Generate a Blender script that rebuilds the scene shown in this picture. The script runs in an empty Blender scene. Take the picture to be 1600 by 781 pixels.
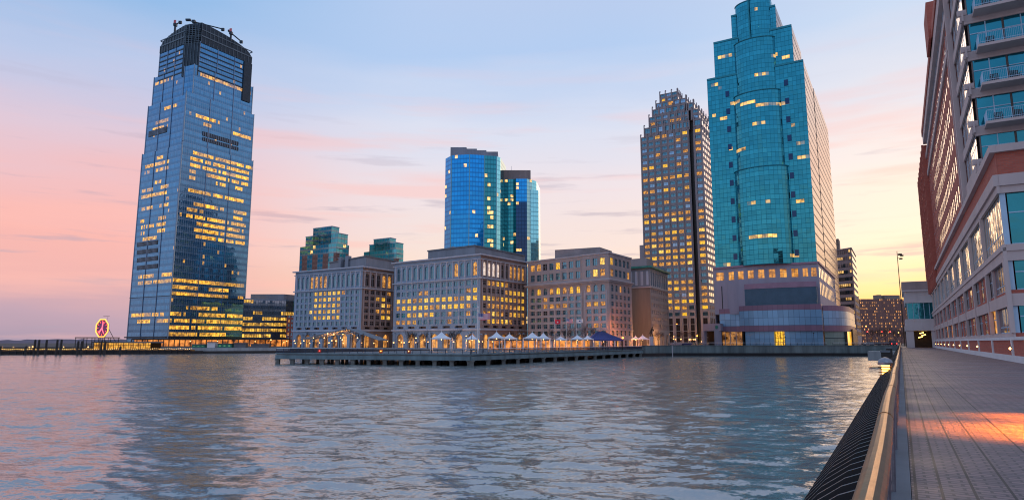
import bpy, math, random
import numpy as np
from math import sin, cos, atan, atan2, radians, pi, hypot, sqrt, floor
random.seed(7)
scene = bpy.context.scene
COL = scene.collection
R = radians

# ------------------------------------------------------------------ camera
F = 1000.0; PITCH = atan(.143); HC = 1.6
cd = bpy.data.cameras.new('camera'); cam = bpy.data.objects.new('camera', cd); COL.objects.link(cam)
cam.location = (0, 0, HC); cam.rotation_euler = (pi / 2 + PITCH, 0, 0)
cd.sensor_width = 36; cd.lens = 22.5; cd.clip_start = .05; cd.clip_end = 20000
scene.camera = cam
scene.cycles.use_denoising = True
scene.cycles.max_bounces = 6
scene.cycles.filter_width = 1.1
scene.cycles.sample_clamp_indirect = 6
scene.view_settings.view_transform = 'Standard'; scene.view_settings.look = 'None'
scene.view_settings.exposure = 0.12; scene.view_settings.gamma = 1; scene.view_settings.use_curve_mapping = False
SUN_AZ = 33.0; SUN_EL = 3.0

# ------------------------------------------------------------------ world: dusk sky
world = bpy.data.worlds.new('World'); scene.world = world; world.use_nodes = True
def build_sky():
    nt = world.node_tree; N = nt.nodes; L = nt.links; N.clear()
    out = N.new('ShaderNodeOutputWorld'); bg = N.new('ShaderNodeBackground')
    tc = N.new('ShaderNodeTexCoord')
    nrm = N.new('ShaderNodeVectorMath'); nrm.operation = 'NORMALIZE'; L.new(tc.outputs['Generated'], nrm.inputs[0])
    sep = N.new('ShaderNodeSeparateXYZ'); L.new(nrm.outputs[0], sep.inputs[0])
    def math_(op, a, b=None, clamp=False):
        m = N.new('ShaderNodeMath'); m.operation = op; m.use_clamp = clamp
        for i, v in enumerate((a, b)):
            if v is None: continue
            if isinstance(v, (int, float)): m.inputs[i].default_value = v
            else: L.new(v, m.inputs[i])
        return m.outputs[0]
    flat = N.new('ShaderNodeCombineXYZ'); L.new(sep.outputs[0], flat.inputs[0]); L.new(sep.outputs[1], flat.inputs[1])
    fn = N.new('ShaderNodeVectorMath'); fn.operation = 'NORMALIZE'; L.new(flat.outputs[0], fn.inputs[0])
    dt = N.new('ShaderNodeVectorMath'); dt.operation = 'DOT_PRODUCT'; L.new(fn.outputs[0], dt.inputs[0])
    dt.inputs[1].default_value = (sin(R(SUN_AZ)), cos(R(SUN_AZ)), 0)
    ang = math_('ARCCOSINE', math_('MINIMUM', dt.outputs['Value'], .99999))
    z = math_('MAXIMUM', sep.outputs[2], 0.0)
    # slow cloud noise also bends the bands a little
    mp = N.new('ShaderNodeMapping'); L.new(nrm.outputs[0], mp.inputs[0]); mp.inputs['Scale'].default_value = (1.6, 1.6, 9)
    mp.inputs['Rotation'].default_value = (R(5), R(-6), 0)
    n1 = N.new('ShaderNodeTexNoise'); L.new(mp.outputs[0], n1.inputs['Vector']); n1.inputs['Scale'].default_value = 1.6; n1.inputs['Detail'].default_value = 5
    zb = math_('ADD', z, math_('MULTIPLY', math_('SUBTRACT', n1.outputs[0], .5), .10))
    zb = math_('MAXIMUM', zb, 0.0)
    def ramp(stops):
        r = N.new('ShaderNodeValToRGB'); cr = r.color_ramp; cr.interpolation = 'EASE' if False else 'LINEAR'
        while len(cr.elements) > 1: cr.elements.remove(cr.elements[-1])
        cr.elements[0].position = stops[0][0]; cr.elements[0].color = (*stops[0][1], 1)
        for p, c in stops[1:]:
            e = cr.elements.new(p); e.color = (*c, 1)
        L.new(zb, r.inputs[0]); return r.outputs[0]
    G = ramp([(0, (1, .50, .10)), (.04, (1, .59, .17)), (.08, (1, .74, .43)), (.13, (.99, .81, .63)), (.22, (.96, .82, .73)), (.32, (.78, .76, .82)), (.42, (.57, .68, .86)), (.6, (.50, .58, .78)), (1, (.36, .52, .80))])
    M = ramp([(0, (.96, .50, .30)), (.06, (.93, .60, .44)), (.13, (.90, .71, .63)), (.22, (.82, .72, .76)), (.32, (.68, .71, .84)), (.42, (.43, .58, .84)), (.6, (.50, .57, .78)), (1, (.36, .52, .80))])
    Lf = ramp([(0, (.40, .32, .42)), (.035, (.52, .36, .45)), (.08, (.84, .44, .42)), (.15, (.92, .46, .42)), (.21, (.86, .50, .51)), (.28, (.72, .56, .66)), (.36, (.48, .56, .78)), (.46, (.26, .47, .77)), (.62, (.48, .52, .74)), (1, (.36, .52, .80))])
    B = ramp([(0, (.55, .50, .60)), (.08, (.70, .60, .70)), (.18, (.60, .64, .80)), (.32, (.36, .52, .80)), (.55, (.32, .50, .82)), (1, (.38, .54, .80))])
    def mixc(f, a, b):
        m = N.new('ShaderNodeMix'); m.data_type = 'RGBA'; L.new(f, m.inputs[0]) if not isinstance(f, float) else setattr(m.inputs[0], 'default_value', f)
        for i, v in ((6, a), (7, b)):
            if isinstance(v, tuple): m.inputs[i].default_value = (*v, 1)
            else: L.new(v, m.inputs[i])
        return m.outputs[2]
    def mr(v, a, b):
        m = N.new('ShaderNodeMapRange'); m.interpolation_type = 'SMOOTHSTEP'; L.new(v, m.inputs[0]); m.inputs[1].default_value = a; m.inputs[2].default_value = b; return m.outputs[0]
    c = mixc(mr(ang, R(-3), R(26)), G, M)
    c = mixc(mr(ang, R(40), R(66)), c, Lf)
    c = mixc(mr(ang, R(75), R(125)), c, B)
    # thin streaky clouds low in the sky
    mp2 = N.new('ShaderNodeMapping'); L.new(nrm.outputs[0], mp2.inputs[0]); mp2.inputs['Scale'].default_value = (2.2, 2.2, 26); mp2.inputs['Rotation'].default_value = (R(2), R(-3), 0)
    n2 = N.new('ShaderNodeTexNoise'); L.new(mp2.outputs[0], n2.inputs['Vector']); n2.inputs['Scale'].default_value = 2.6; n2.inputs['Detail'].default_value = 6; n2.inputs['Roughness'].default_value = .55
    cl = math_('MULTIPLY', mr(n2.outputs[0], .55, .70), mr(z, .40, .12))
    cl = math_('MULTIPLY', cl, .6)
    c = mixc(cl, c, (.42, .36, .46))
    n3 = N.new('ShaderNodeTexNoise'); L.new(mp2.outputs[0], n3.inputs['Vector']); n3.inputs['Scale'].default_value = 1.1; n3.inputs['Detail'].default_value = 4
    pk = math_('MULTIPLY', math_('MULTIPLY', mr(n3.outputs[0], .50, .68), mr(z, .46, .24)), .42)
    c = mixc(pk, c, (.98, .50, .44))
    sky = N.new('ShaderNodeTexSky'); sky.sky_type = 'NISHITA'; sky.sun_disc = False
    sky.sun_elevation = R(SUN_EL); sky.sun_rotation = R(SUN_AZ)
    s2 = N.new('ShaderNodeVectorMath'); s2.operation = 'SCALE'; L.new(sky.outputs[0], s2.inputs[0]); s2.inputs['Scale'].default_value = .012
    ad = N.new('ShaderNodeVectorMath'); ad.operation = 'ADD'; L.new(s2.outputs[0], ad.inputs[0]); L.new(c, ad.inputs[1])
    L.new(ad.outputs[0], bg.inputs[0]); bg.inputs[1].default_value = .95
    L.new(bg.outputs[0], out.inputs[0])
build_sky()
sd = bpy.data.lights.new('sun', 'SUN'); sun = bpy.data.objects.new('sun', sd); COL.objects.link(sun)
sd.energy = .5; sd.angle = R(45); sd.color = (1, .62, .32)
sun.rotation_euler = (pi / 2 - R(SUN_EL), 0, -R(SUN_AZ) + pi); sun.location = (0, 0, 300)

# ------------------------------------------------------------------ photo measuring: pixel of the 1600x781 photograph -> metres
_c, _s = cos(PITCH), sin(PITCH)
def ray(px, py):
    x = (px - 800) / F; y = (390.5 - py) / F
    return np.array([x, _c - y * _s, _s + y * _c])
def uz(px, py, z):
    r = ray(px, py); t = (z - HC) / r[2]; return np.array([r[0] * t, r[1] * t])
def at(px, py, Y):
    r = ray(px, py); t = Y / r[1]; return np.array([r[0] * t, Y, r[2] * t + HC])
def gx(pxh, Y): return np.array([(pxh - 800) / 1010.17 * Y, Y])       # pixel column on the horizon
def pr(p):
    z = p[2] - HC; d = p[1] * _c + z * _s
    return 800 + F * p[0] / d, 390.5 - F * (z * _c - p[1] * _s) / d
def onwall(px, py, P0, P1):
    r = ray(px, py); P0 = np.array(P0[:2]); d = np.array(P1[:2]) - P0; Ln = hypot(*d); d = d / Ln
    n2 = np.array([d[1], -d[0]]); k = (P0 @ n2) / (r[:2] @ n2)
    return (r[:2] * k - P0) @ d, r[2] * k + HC
AU = atan(.608 / 1.0102); U = np.array([sin(AU), cos(AU)]); Nn = np.array([cos(AU), -sin(AU)])   # along the promenade, across it
W = -Nn
def SL(s, l): return U * s + Nn * l
WATER = -3.4

# ------------------------------------------------------------------ materials
def mat(name):
    m = bpy.data.materials.new(name); m.use_nodes = True
    nt = m.node_tree; b = nt.nodes['Principled BSDF']; return m, nt, b
def mnode(nt, op, a, b=None, clamp=False):
    m = nt.nodes.new('ShaderNodeMath'); m.operation = op; m.use_clamp = clamp
    for i, v in enumerate((a, b)):
        if v is None: continue
        if isinstance(v, (int, float)): m.inputs[i].default_value = v
        else: nt.links.new(v, m.inputs[i])
    return m.outputs[0]
def mmix(nt, f, a, b):
    m = nt.nodes.new('ShaderNodeMix'); m.data_type = 'RGBA'
    if isinstance(f, (int, float)): m.inputs[0].default_value = f
    else: nt.links.new(f, m.inputs[0])
    for i, v in ((6, a), (7, b)):
        if isinstance(v, tuple): m.inputs[i].default_value = (*v[:3], 1)
        else: nt.links.new(v, m.inputs[i])
    return m.outputs[2]
def solid(name, col, rough=.7, metal=0., var=.25, vs=.6, bump=0., spec=.4, streak=False):
    m, nt, b = mat(name); L = nt.links
    g = nt.nodes.new('ShaderNodeNewGeometry')
    n = nt.nodes.new('ShaderNodeTexNoise'); n.inputs['Scale'].default_value = vs; n.inputs['Detail'].default_value = 6; n.inputs['Roughness'].default_value = .65
    if streak:
        mp = nt.nodes.new('ShaderNodeMapping'); mp.inputs['Scale'].default_value = (1, 1, .12); L.new(g.outputs['Position'], mp.inputs[0]); L.new(mp.outputs[0], n.inputs['Vector'])
    else: L.new(g.outputs['Position'], n.inputs['Vector'])
    lo = tuple(c * (1 - var) for c in col); hi = tuple(min(1, c * (1 + var)) for c in col)
    f = mnode(nt, 'MULTIPLY_ADD', n.outputs[0], 2.2); nt.nodes[-1].inputs[2].default_value = -.6; nt.nodes[-1].use_clamp = True
    L.new(mmix(nt, f, lo, hi), b.inputs['Base Color'])
    b.inputs['Roughness'].default_value = rough; b.inputs['Metallic'].default_value = metal; b.inputs['Specular IOR Level'].default_value = spec
    if bump:
        bp = nt.nodes.new('ShaderNodeBump'); bp.inputs['Strength'].default_value = bump; bp.inputs['Distance'].default_value = .05; L.new(n.outputs[0], bp.inputs['Height']); L.new(bp.outputs[0], b.inputs['Normal'])
    return m
def emis(name, col, st, base=(.3, .3, .3)):
    m, nt, b = mat(name); b.inputs['Base Color'].default_value = (*base, 1)
    b.inputs['Emission Color'].default_value = (*col, 1); b.inputs['Emission Strength'].default_value = st
    return m
def glass(name, col, metal=.75, rough=.05, wob=.015, var=.25):
    m, nt, b = mat(name); L = nt.links
    g = nt.nodes.new('ShaderNodeNewGeometry')
    n = nt.nodes.new('ShaderNodeTexNoise'); n.inputs['Scale'].default_value = .35; n.inputs['Detail'].default_value = 3; L.new(g.outputs['Position'], n.inputs['Vector'])
    L.new(mmix(nt, n.outputs[0], tuple(c * (1 - var) for c in col), tuple(min(1, c * (1 + var)) for c in col)), b.inputs['Base Color'])
    b.inputs['Metallic'].default_value = metal; b.inputs['Roughness'].default_value = rough
    bp = nt.nodes.new('ShaderNodeBump'); bp.inputs['Strength'].default_value = .3; bp.inputs['Distance'].default_value = wob * 4
    n2 = nt.nodes.new('ShaderNodeTexNoise'); n2.inputs['Scale'].default_value = .5; L.new(g.outputs['Position'], n2.inputs['Vector'])
    L.new(n2.outputs[0], bp.inputs['Height']); L.new(bp.outputs[0], b.inputs['Normal'])
    return m
def litwin(name, col, st, scale=.9, lo=.25):
    """a lit room seen through glass: uneven, brighter where the lamps are"""
    m, nt, b = mat(name); L = nt.links
    g = nt.nodes.new('ShaderNodeNewGeometry')
    n = nt.nodes.new('ShaderNodeTexNoise'); n.inputs['Scale'].default_value = scale; n.inputs['Detail'].default_value = 3; n.inputs['Roughness'].default_value = .7; L.new(g.outputs['Position'], n.inputs['Vector'])
    f = nt.nodes.new('ShaderNodeMapRange'); L.new(n.outputs[0], f.inputs[0]); f.inputs[1].default_value = .36; f.inputs[2].default_value = .62; f.inputs[3].default_value = lo; f.inputs[4].default_value = 1.25
    b.inputs['Base Color'].default_value = (.08, .06, .04, 1); b.inputs['Roughness'].default_value = .1
    c2 = mmix(nt, n.outputs[0], (col[0], col[1] * .55, col[2] * .4), (col[0], min(1, col[1] * 1.25), min(1, col[2] * 1.6)))
    L.new(c2, b.inputs['Emission Color']); L.new(mnode(nt, 'MULTIPLY', f.outputs[0], st), b.inputs['Emission Strength'])
    return m
def curtain_mat(name, tint, mull, spandrel=None, spf=.28, mw=.10, mh=.06, metal=.85, rough=.04, wob=.010, lit=(1, .60, .14), lst=1.5, tonevar=.5, bumps=.02):
    """glass curtain wall: 'uv' counts panes, face attributes lit and tone choose what is behind each"""
    m, nt, b = mat(name); L = nt.links; N = nt.nodes
    uv = N.new('ShaderNodeUVMap'); uv.uv_map = 'uv'
    sp = N.new('ShaderNodeSeparateXYZ'); L.new(uv.outputs[0], sp.inputs[0])
    fu = mnode(nt, 'FRACT', sp.outputs[0]); fv = mnode(nt, 'FRACT', sp.outputs[1])
    mu = mnode(nt, 'MAXIMUM', mnode(nt, 'LESS_THAN', fu, mw), mnode(nt, 'LESS_THAN', fv, mh))
    fl = N.new('ShaderNodeVectorMath'); fl.operation = 'FLOOR'; L.new(uv.outputs[0], fl.inputs[0])
    wn = N.new('ShaderNodeTexWhiteNoise'); wn.noise_dimensions = '3D'; L.new(fl.outputs[0], wn.inputs['Vector'])
    tone = N.new('ShaderNodeAttribute'); tone.attribute_name = 'tone'
    la = N.new('ShaderNodeAttribute'); la.attribute_name = 'lit'
    dark = tuple(c * (1 - tonevar) for c in tint)
    tt = mnode(nt, 'ADD', mnode(nt, 'MULTIPLY', wn.outputs['Value'], .35), mnode(nt, 'MULTIPLY', tone.outputs['Fac'], .65))
    col = mmix(nt, tt, dark, tint)
    isp = mnode(nt, 'LESS_THAN', fv, spf)
    col = mmix(nt, mnode(nt, 'MULTIPLY', isp, .75), col, spandrel or tuple(c * .6 for c in tint))
    col = mmix(nt, mu, col, mull)
    col = mmix(nt, mnode(nt, 'MULTIPLY', la.outputs['Fac'], mnode(nt, 'GREATER_THAN', fv, max(spf, .3)), True), col, tuple(c * .15 for c in tint))
    L.new(col, b.inputs['Base Color'])
    b.inputs['Metallic'].default_value = metal
    L.new(mnode(nt, 'ADD', mnode(nt, 'MULTIPLY', mnode(nt, 'MAXIMUM', mu, mnode(nt, 'MULTIPLY', isp, .4)), .3), rough), b.inputs['Roughness'])
    # every pane sits at a slightly different angle
    g = N.new('ShaderNodeNewGeometry')
    sb = N.new('ShaderNodeVectorMath'); sb.operation = 'SUBTRACT'; L.new(wn.outputs['Color'], sb.inputs[0]); sb.inputs[1].default_value = (.5, .5, .5)
    sc = N.new('ShaderNodeVectorMath'); sc.operation = 'SCALE'; L.new(sb.outputs[0], sc.inputs[0]); sc.inputs['Scale'].default_value = wob
    ad = N.new('ShaderNodeVectorMath'); ad.operation = 'ADD'; L.new(sc.outputs[0], ad.inputs[0]); L.new(g.outputs['Normal'], ad.inputs[1])
    nz = N.new('ShaderNodeVectorMath'); nz.operation = 'NORMALIZE'; L.new(ad.outputs[0], nz.inputs[0])
    bp = N.new('ShaderNodeBump'); bp.inputs['Strength'].default_value = .5; bp.inputs['Distance'].default_value = bumps
    n2 = N.new('ShaderNodeTexNoise'); n2.inputs['Scale'].default_value = .22; n2.inputs['Detail'].default_value = 3; L.new(g.outputs['Position'], n2.inputs['Vector'])
    L.new(n2.outputs[0], bp.inputs['Height']); L.new(nz.outputs[0], bp.inputs['Normal']); L.new(bp.outputs[0], b.inputs['Normal'])
    # lit rooms
    n3 = N.new('ShaderNodeTexNoise'); n3.inputs['Scale'].default_value = .55; n3.inputs['Detail'].default_value = 3; L.new(g.outputs['Position'], n3.inputs['Vector'])
    mr = N.new('ShaderNodeMapRange'); L.new(n3.outputs[0], mr.inputs[0]); mr.inputs[1].default_value = .33; mr.inputs[2].default_value = .6; mr.inputs[3].default_value = .2; mr.inputs[4].default_value = 1.3
    e = mnode(nt, 'MULTIPLY', la.outputs['Fac'], mr.outputs[0])
    e = mnode(nt, 'MULTIPLY', e, mnode(nt, 'SUBTRACT', 1.0, mu)); e = mnode(nt, 'MULTIPLY', e, mnode(nt, 'GREATER_THAN', fv, max(spf, .3)))
    e = mnode(nt, 'MULTIPLY', e, lst)
    L.new(mmix(nt, n3.outputs[0], (lit[0], lit[1] * .7, lit[2] * .5), (lit[0], min(1, lit[1] * 1.2), min(1, lit[2] * 2))), b.inputs['Emission Color'])
    L.new(e, b.inputs['Emission Strength'])
    return m

M = {}
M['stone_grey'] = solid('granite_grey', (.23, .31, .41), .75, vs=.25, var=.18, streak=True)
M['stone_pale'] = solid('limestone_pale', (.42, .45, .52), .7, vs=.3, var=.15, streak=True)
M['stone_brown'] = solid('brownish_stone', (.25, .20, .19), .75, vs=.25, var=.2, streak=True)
M['stone_tan'] = solid('tan_brick', (.36, .29, .28), .75, vs=.3, var=.15, streak=True)
M['stone_tanp'] = solid('tan_trim', (.42, .37, .38), .7, vs=.3, var=.15, streak=True)
M['brown_brick'] = solid('brown_brick', (.24, .19, .16), .8, vs=.4, var=.2, streak=True)
M['green_copper'] = solid('green_copper', (.05, .22, .17), .6)
M['red_brick'] = solid('red_brick', (.30, .08, .06), .8, vs=.8, var=.2)
M['dark_steel'] = solid('dark_steel', (.025, .04, .055), .35, metal=.5, var=.3)
M['slate'] = solid('roof_grey', (.14, .15, .17), .7)
M['screen'] = solid('roof_screen', (.22, .24, .28), .6, vs=.2, streak=True)
M['concrete'] = solid('concrete', (.30, .32, .33), .8, vs=.5, var=.3, streak=True, bump=.2)
M['concrete_old'] = solid('quay_concrete', (.13, .16, .16), .8, vs=.35, var=.55, streak=True, bump=.3)
M['pile'] = solid('pile_concrete', (.16, .16, .15), .85, vs=1.2, var=.4)
M['timber'] = solid('wet_timber', (.035, .03, .028), .8, vs=1.5, var=.4)
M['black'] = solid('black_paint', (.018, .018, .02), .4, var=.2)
M['white'] = solid('white_paint', (.72, .72, .74), .5, var=.08)
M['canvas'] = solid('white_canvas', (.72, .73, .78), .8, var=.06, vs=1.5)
M['navy'] = solid('navy_canvas', (.05, .06, .22), .7, var=.15)
M['cream'] = solid('cream_precast', (.52, .41, .39), .75, vs=.35, var=.12, streak=True)
M['cream2'] = solid('pale_precast', (.58, .52, .52), .7, vs=.35, var=.12, streak=True)
M['hotel_brick'] = None
M['win_frame'] = solid('window_frame', (.30, .32, .36), .5, var=.1)
M['blue_frame'] = solid('pale_blue_frame', (.38, .52, .66), .4, var=.1)
M['glass_dark'] = glass('window_glass', (.12, .28, .36), .75)
M['glass_teal'] = glass('teal_window_glass', (.03, .22, .28), .85, .06)
M['glass_brown'] = glass('brown_window_glass', (.06, .05, .05), .5)
M['glass_clear'] = glass('bright_mirror_glass', (.85, .84, .84), .95, .04)
M['lit_a'] = litwin('lit_room_yellow', (1, .58, .03), 1.1, scale=1.3, lo=.4)
M['lit_b'] = litwin('lit_room_orange', (1, .46, .06), .8, lo=.06)
M['lit_a2'] = litwin('lit_room_bright', (1, .66, .10), 1.3, scale=1.5, lo=.3)
M['lit_a3'] = litwin('lit_room_dim', (1, .52, .05), .7, scale=1.2, lo=.25)
M['lit_arch'] = litwin('arcade_glow', (1, .44, .08), .75, scale=.22, lo=.0)  # the arcade's warm light put into the arch panes as glow
M['lit_p'] = litwin('amber_office', (1, .44, .07), .75, scale=.3, lo=.25)
M['refl_w'] = litwin('pale_reflection', (.95, .85, .62), .9, lo=.6)  # white reflection in the arch panes, put in as glow
M['globe'] = emis('lamp_globe', (1, .46, .12), 5)
M['globe_o'] = emis('sodium_lamp', (1, .26, .03), 12)
M['globe_w'] = emis('warm_lamp', (1, .52, .18), 5)
M['red_lamp'] = emis('red_lamp', (1, .04, .03), 8)
M['panel_blue'] = solid('pale_blue_panel', (.30, .44, .56), .35, metal=.3, vs=.3, var=.12)
M['panel_pink'] = solid('mauve_granite', (.32, .18, .24), .5, vs=.4, var=.15)
M['stone_mauve'] = solid('mauve_stone', (.34, .30, .36), .7, vs=.3, var=.12, streak=True)
M['bark'] = solid('bark', (.06, .04, .03), .9)
M['bronze'] = solid('dark_bronze', (.05, .04, .035), .45, metal=.6)
M['chair'] = solid('dark_chair', (.02, .025, .03), .5)

# ------------------------------------------------------------------ mesh helper
ORG = {}
SPLIT = {'pilaster', 'corner_fin', 'corner_post', 'balcony', 'column', 'slot_window', 'louvre_band', 'ribbon_window', 'open_steel_bay', 'mullion_spine', 'pier', 'recess_panel', 'panel', 'rear_pile', 'granite_band'}
class MB:
    def mark(s): s.pc.append(len(s.f))
    def __init__(s): s.pc = []; s.v = []; s.f = []; s.m = []; s.uv = []; s.lit = []; s.tone = []; s.curt = False; s.sm = []
    def q(s, pts, mi=0, uv=None, lit=0, tone=.5, smooth=False):
        k = len(s.v); s.v += [tuple(float(a) for a in p) for p in pts]; s.f.append(tuple(range(k, k + len(pts)))); s.m.append(mi)
        s.uv.append(uv); s.lit.append(lit); s.tone.append(tone); s.sm.append(smooth)
        if uv is not None: s.curt = True
    def box(s, x0, x1, y0, y1, z0, z1, mi=0):
        s.prism([(x0, y0), (x1, y0), (x1, y1), (x0, y1)], z0, z1, mi)
    def prism(s, poly, z0, z1, mi=0, cap=None, bottom=True):
        s.mark()
        a = sum(poly[i][0] * poly[(i + 1) % len(poly)][1] - poly[(i + 1) % len(poly)][0] * poly[i][1] for i in range(len(poly)))
        if a < 0: poly = list(poly)[::-1]
        n = len(poly)
        for i in range(n):
            p, q = poly[i], poly[(i + 1) % n]
            s.q([(p[0], p[1], z0), (q[0], q[1], z0), (q[0], q[1], z1), (p[0], p[1], z1)], mi)
        s.q([(p[0], p[1], z1) for p in poly], mi if cap is None else cap)
        if bottom: s.q([(p[0], p[1], z0) for p in poly[::-1]], mi)
    def obox(s, P, d, Ln, dep, z0, z1, mi=0):
        """box: from P along unit d for Ln, dep outwards (to the right of d)"""
        P = np.array(P[:2]); d = np.array(d); n = np.array([d[1], -d[0]])
        s.prism([P, P + d * Ln, P + d * Ln + n * dep, P + n * dep], z0, z1, mi)
    def tube(s, pts, r, seg=6, mi=0, r1=None, smooth=True, cap=True):
        s.mark(); pts = [np.array(p, float) for p in pts]; rings = []; n = len(pts)
        for i, p in enumerate(pts):
            t = pts[min(i + 1, n - 1)] - pts[max(i - 1, 0)]; t /= (np.linalg.norm(t) + 1e-9)
            a = np.cross(t, (0, 0, 1)) if abs(t[2]) < .9 else np.cross(t, (1, 0, 0)); a /= np.linalg.norm(a); b = np.cross(t, a)
            rr = r if r1 is None else r + (r1 - r) * i / (n - 1)
            rings.append([p + (a * cos(k * 2 * pi / seg) + b * sin(k * 2 * pi / seg)) * rr for k in range(seg)])
        for i in range(n - 1):
            for k in range(seg):
                s.q([rings[i][k], rings[i + 1][k], rings[i + 1][(k + 1) % seg], rings[i][(k + 1) % seg]][::-1], mi, smooth=smooth)
        if cap: s.q(rings[0][::-1][::-1], mi); s.q(rings[-1][::-1], mi)
    def lathe(s, c, prof, seg=16, mi=0, smooth=True):
        for i in range(len(prof) - 1):
            (r0, z0), (r1, z1) = prof[i], prof[i + 1]
            for k in range(seg):
                a, b = 2 * pi * k / seg, 2 * pi * (k + 1) / seg
                s.q([(c[0] + r0 * cos(a), c[1] + r0 * sin(a), c[2] + z0), (c[0] + r0 * cos(b), c[1] + r0 * sin(b), c[2] + z0), (c[0] + r1 * cos(b), c[1] + r1 * sin(b), c[2] + z1), (c[0] + r1 * cos(a), c[1] + r1 * sin(a), c[2] + z1)], mi, smooth=smooth)
    def ball(s, c, r, seg=8, mi=0, sz=1):
        s.lathe(c, [(r * sin(pi * i / (seg // 2 + 1)) + 1e-4, -r * sz * cos(pi * i / (seg // 2 + 1))) for i in range(seg // 2 + 2)], seg, mi)
    def build(s, name, mats, parent=None, origin=None, weld=False):
        if name in SPLIT and len(s.pc) > 1:
            pc = s.pc + [len(s.f)]; out = None
            if pc[0] != 0: pc = [0] + pc[1:]
            for a, b in zip(pc, pc[1:]):
                if a == b: continue
                m = MB(); m.f = []; vs = {}
                for fi in range(a, b):
                    f = s.f[fi]; m.q([s.v[k] for k in f], s.m[fi], s.uv[fi], s.lit[fi], s.tone[fi], s.sm[fi])
                m.pc = []; out = m.build(name, mats, parent, origin, weld)
            return out
        if origin is None: origin = ORG.get(parent.name, (0, 0, 0)) if parent else (0, 0, 0)
        o = np.array(origin, float)
        me = bpy.data.meshes.new(name)
        vv = (np.array(s.v) - o) if s.v else np.zeros((0, 3))
        me.from_pydata(vv.tolist(), [], s.f)
        for m in (mats if isinstance(mats, (list, tuple)) else [mats]): me.materials.append(m)
        me.polygons.foreach_set('material_index', s.m); me.polygons.foreach_set('use_smooth', s.sm)
        if s.curt:
            ul = me.uv_layers.new(name='uv'); arr = []
            for f, u in zip(s.f, s.uv): arr += [c for p in (u if u is not None else [(.5, .5)] * len(f)) for c in p]
            ul.data.foreach_set('uv', arr)
            for nm, vals in (('lit', s.lit), ('tone', s.tone)):
                at_ = me.attributes.new(nm, 'FLOAT', 'FACE'); at_.data.foreach_set('value', [float(x) for x in vals])
        if weld:
            import bmesh
            bm = bmesh.new(); bm.from_mesh(me); bmesh.ops.remove_doubles(bm, verts=bm.verts, dist=1e-4); bm.to_mesh(me); bm.free()
        me.update()
        ob = bpy.data.objects.new(name, me); COL.objects.link(ob)
        if parent:
            ob.parent = parent; ob.location = tuple(o - np.array(ORG.get(parent.name, (0, 0, 0))))
        else: ob.location = tuple(o)
        ORG[ob.name] = tuple(o)
        return ob
def tag(o, label=None, cat=None, group=None, kind=None):
    if label: o['label'] = label
    if cat: o['category'] = cat
    if group: o['group'] = group
    if kind: o['kind'] = kind
    return o
def thing(name, loc, label, cat, group=None, rz=0):
    o = bpy.data.objects.new(name, None); COL.objects.link(o); o.location = tuple(float(a) for a in loc); o.rotation_euler = (0, 0, rz)
    o.empty_display_size = .5; ORG[o.name] = tuple(float(a) for a in loc)
    return tag(o, label, cat, group)
def copy_tree(o, loc, rz=0, scale=None, label=None, parent=None):
    c = o.copy(); COL.objects.link(c)
    if parent is None:
        c.location = tuple(float(a) for a in loc); c.rotation_euler = (0, 0, rz)
        if scale: c.scale = scale
        if label: c['label'] = label
    else: c.parent = parent
    for ch in list(o.children): copy_tree(ch, None, parent=c)
    return c
ORD = ['first', 'second', 'third', 'fourth', 'fifth', 'sixth', 'seventh', 'eighth', 'ninth', 'tenth', 'eleventh', 'twelfth', 'thirteenth', 'fourteenth', 'fifteenth', 'sixteenth']

def hooded(t, loc, e, col, d, size, r=.6, name='lamp_light'):
    """spot thrown along d, added at a lamp and coned to miss the water"""
    from mathutils import Vector
    ld = bpy.data.lights.new(name, 'SPOT'); ld.energy = e; ld.color = col; ld.spot_size = R(size); ld.spot_blend = .4; ld.shadow_soft_size = r  # cone shaped so the water does not mirror the added spot
    lo = bpy.data.objects.new(name, ld); COL.objects.link(lo); lo.parent = t; lo.location = loc; lo.rotation_euler = Vector(d).to_track_quat('-Z', 'Y').to_euler()
    return lo
# ------------------------------------------------------------------ facade helpers
def unit(P0, P1):
    d = np.array(P1[:2], float) - np.array(P0[:2], float); L = hypot(*d); return d / L, L
def curtain(mb, path, z0, z1, cw, ch, lit=None, tone=None, mi=0, closed=False, matf=None, zmax=None, u0=0):
    """glass wall along path (left to right seen from outside); cells carry uv, lit, tone"""
    nr = max(1, round((z1 - z0) / ch)); col = u0
    for i in range(len(path) - 1 + (1 if closed else 0)):
        P0 = np.array(path[i], float); P1 = np.array(path[(i + 1) % len(path)], float); d, L = unit(P0, P1)
        n = max(1, round(L / cw))
        for c in range(n):
            A = P0 + (P1 - P0) * c / n; B = P0 + (P1 - P0) * (c + 1) / n
            for r in range(nr):
                za = z0 + (z1 - z0) * r / nr; zb = z0 + (z1 - z0) * (r + 1) / nr
                cen = ((A[0] + B[0]) / 2, (A[1] + B[1]) / 2, (za + zb) / 2)
                l = lit(cen, col, r) if lit else 0; t = tone(cen, col, r) if tone else .5
                mb.q([(A[0], A[1], za), (B[0], B[1], za), (B[0], B[1], zb), (A[0], A[1], zb)], matf(cen, col, r) if matf else mi,
                     uv=[(col, r), (col + 1, r), (col + 1, r + 1), (col, r + 1)], lit=l, tone=t)
            col += 1
    return col
class WinSet:
    def __init__(s): s.w = []
    def add(s, P, d, z, w, h, kind, var, depth):
        if var == 'lit_a': var = ('lit_a', 'lit_a', 'lit_a', 'lit_a2', 'lit_a3', 'lit_b')[int(abs(P[0] * 7.3 + z * 3.1 + P[1]) * 1.7) % 6]
        s.w.append((P, d, z, w, h, kind, var, depth))
WCACHE = {}
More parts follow.
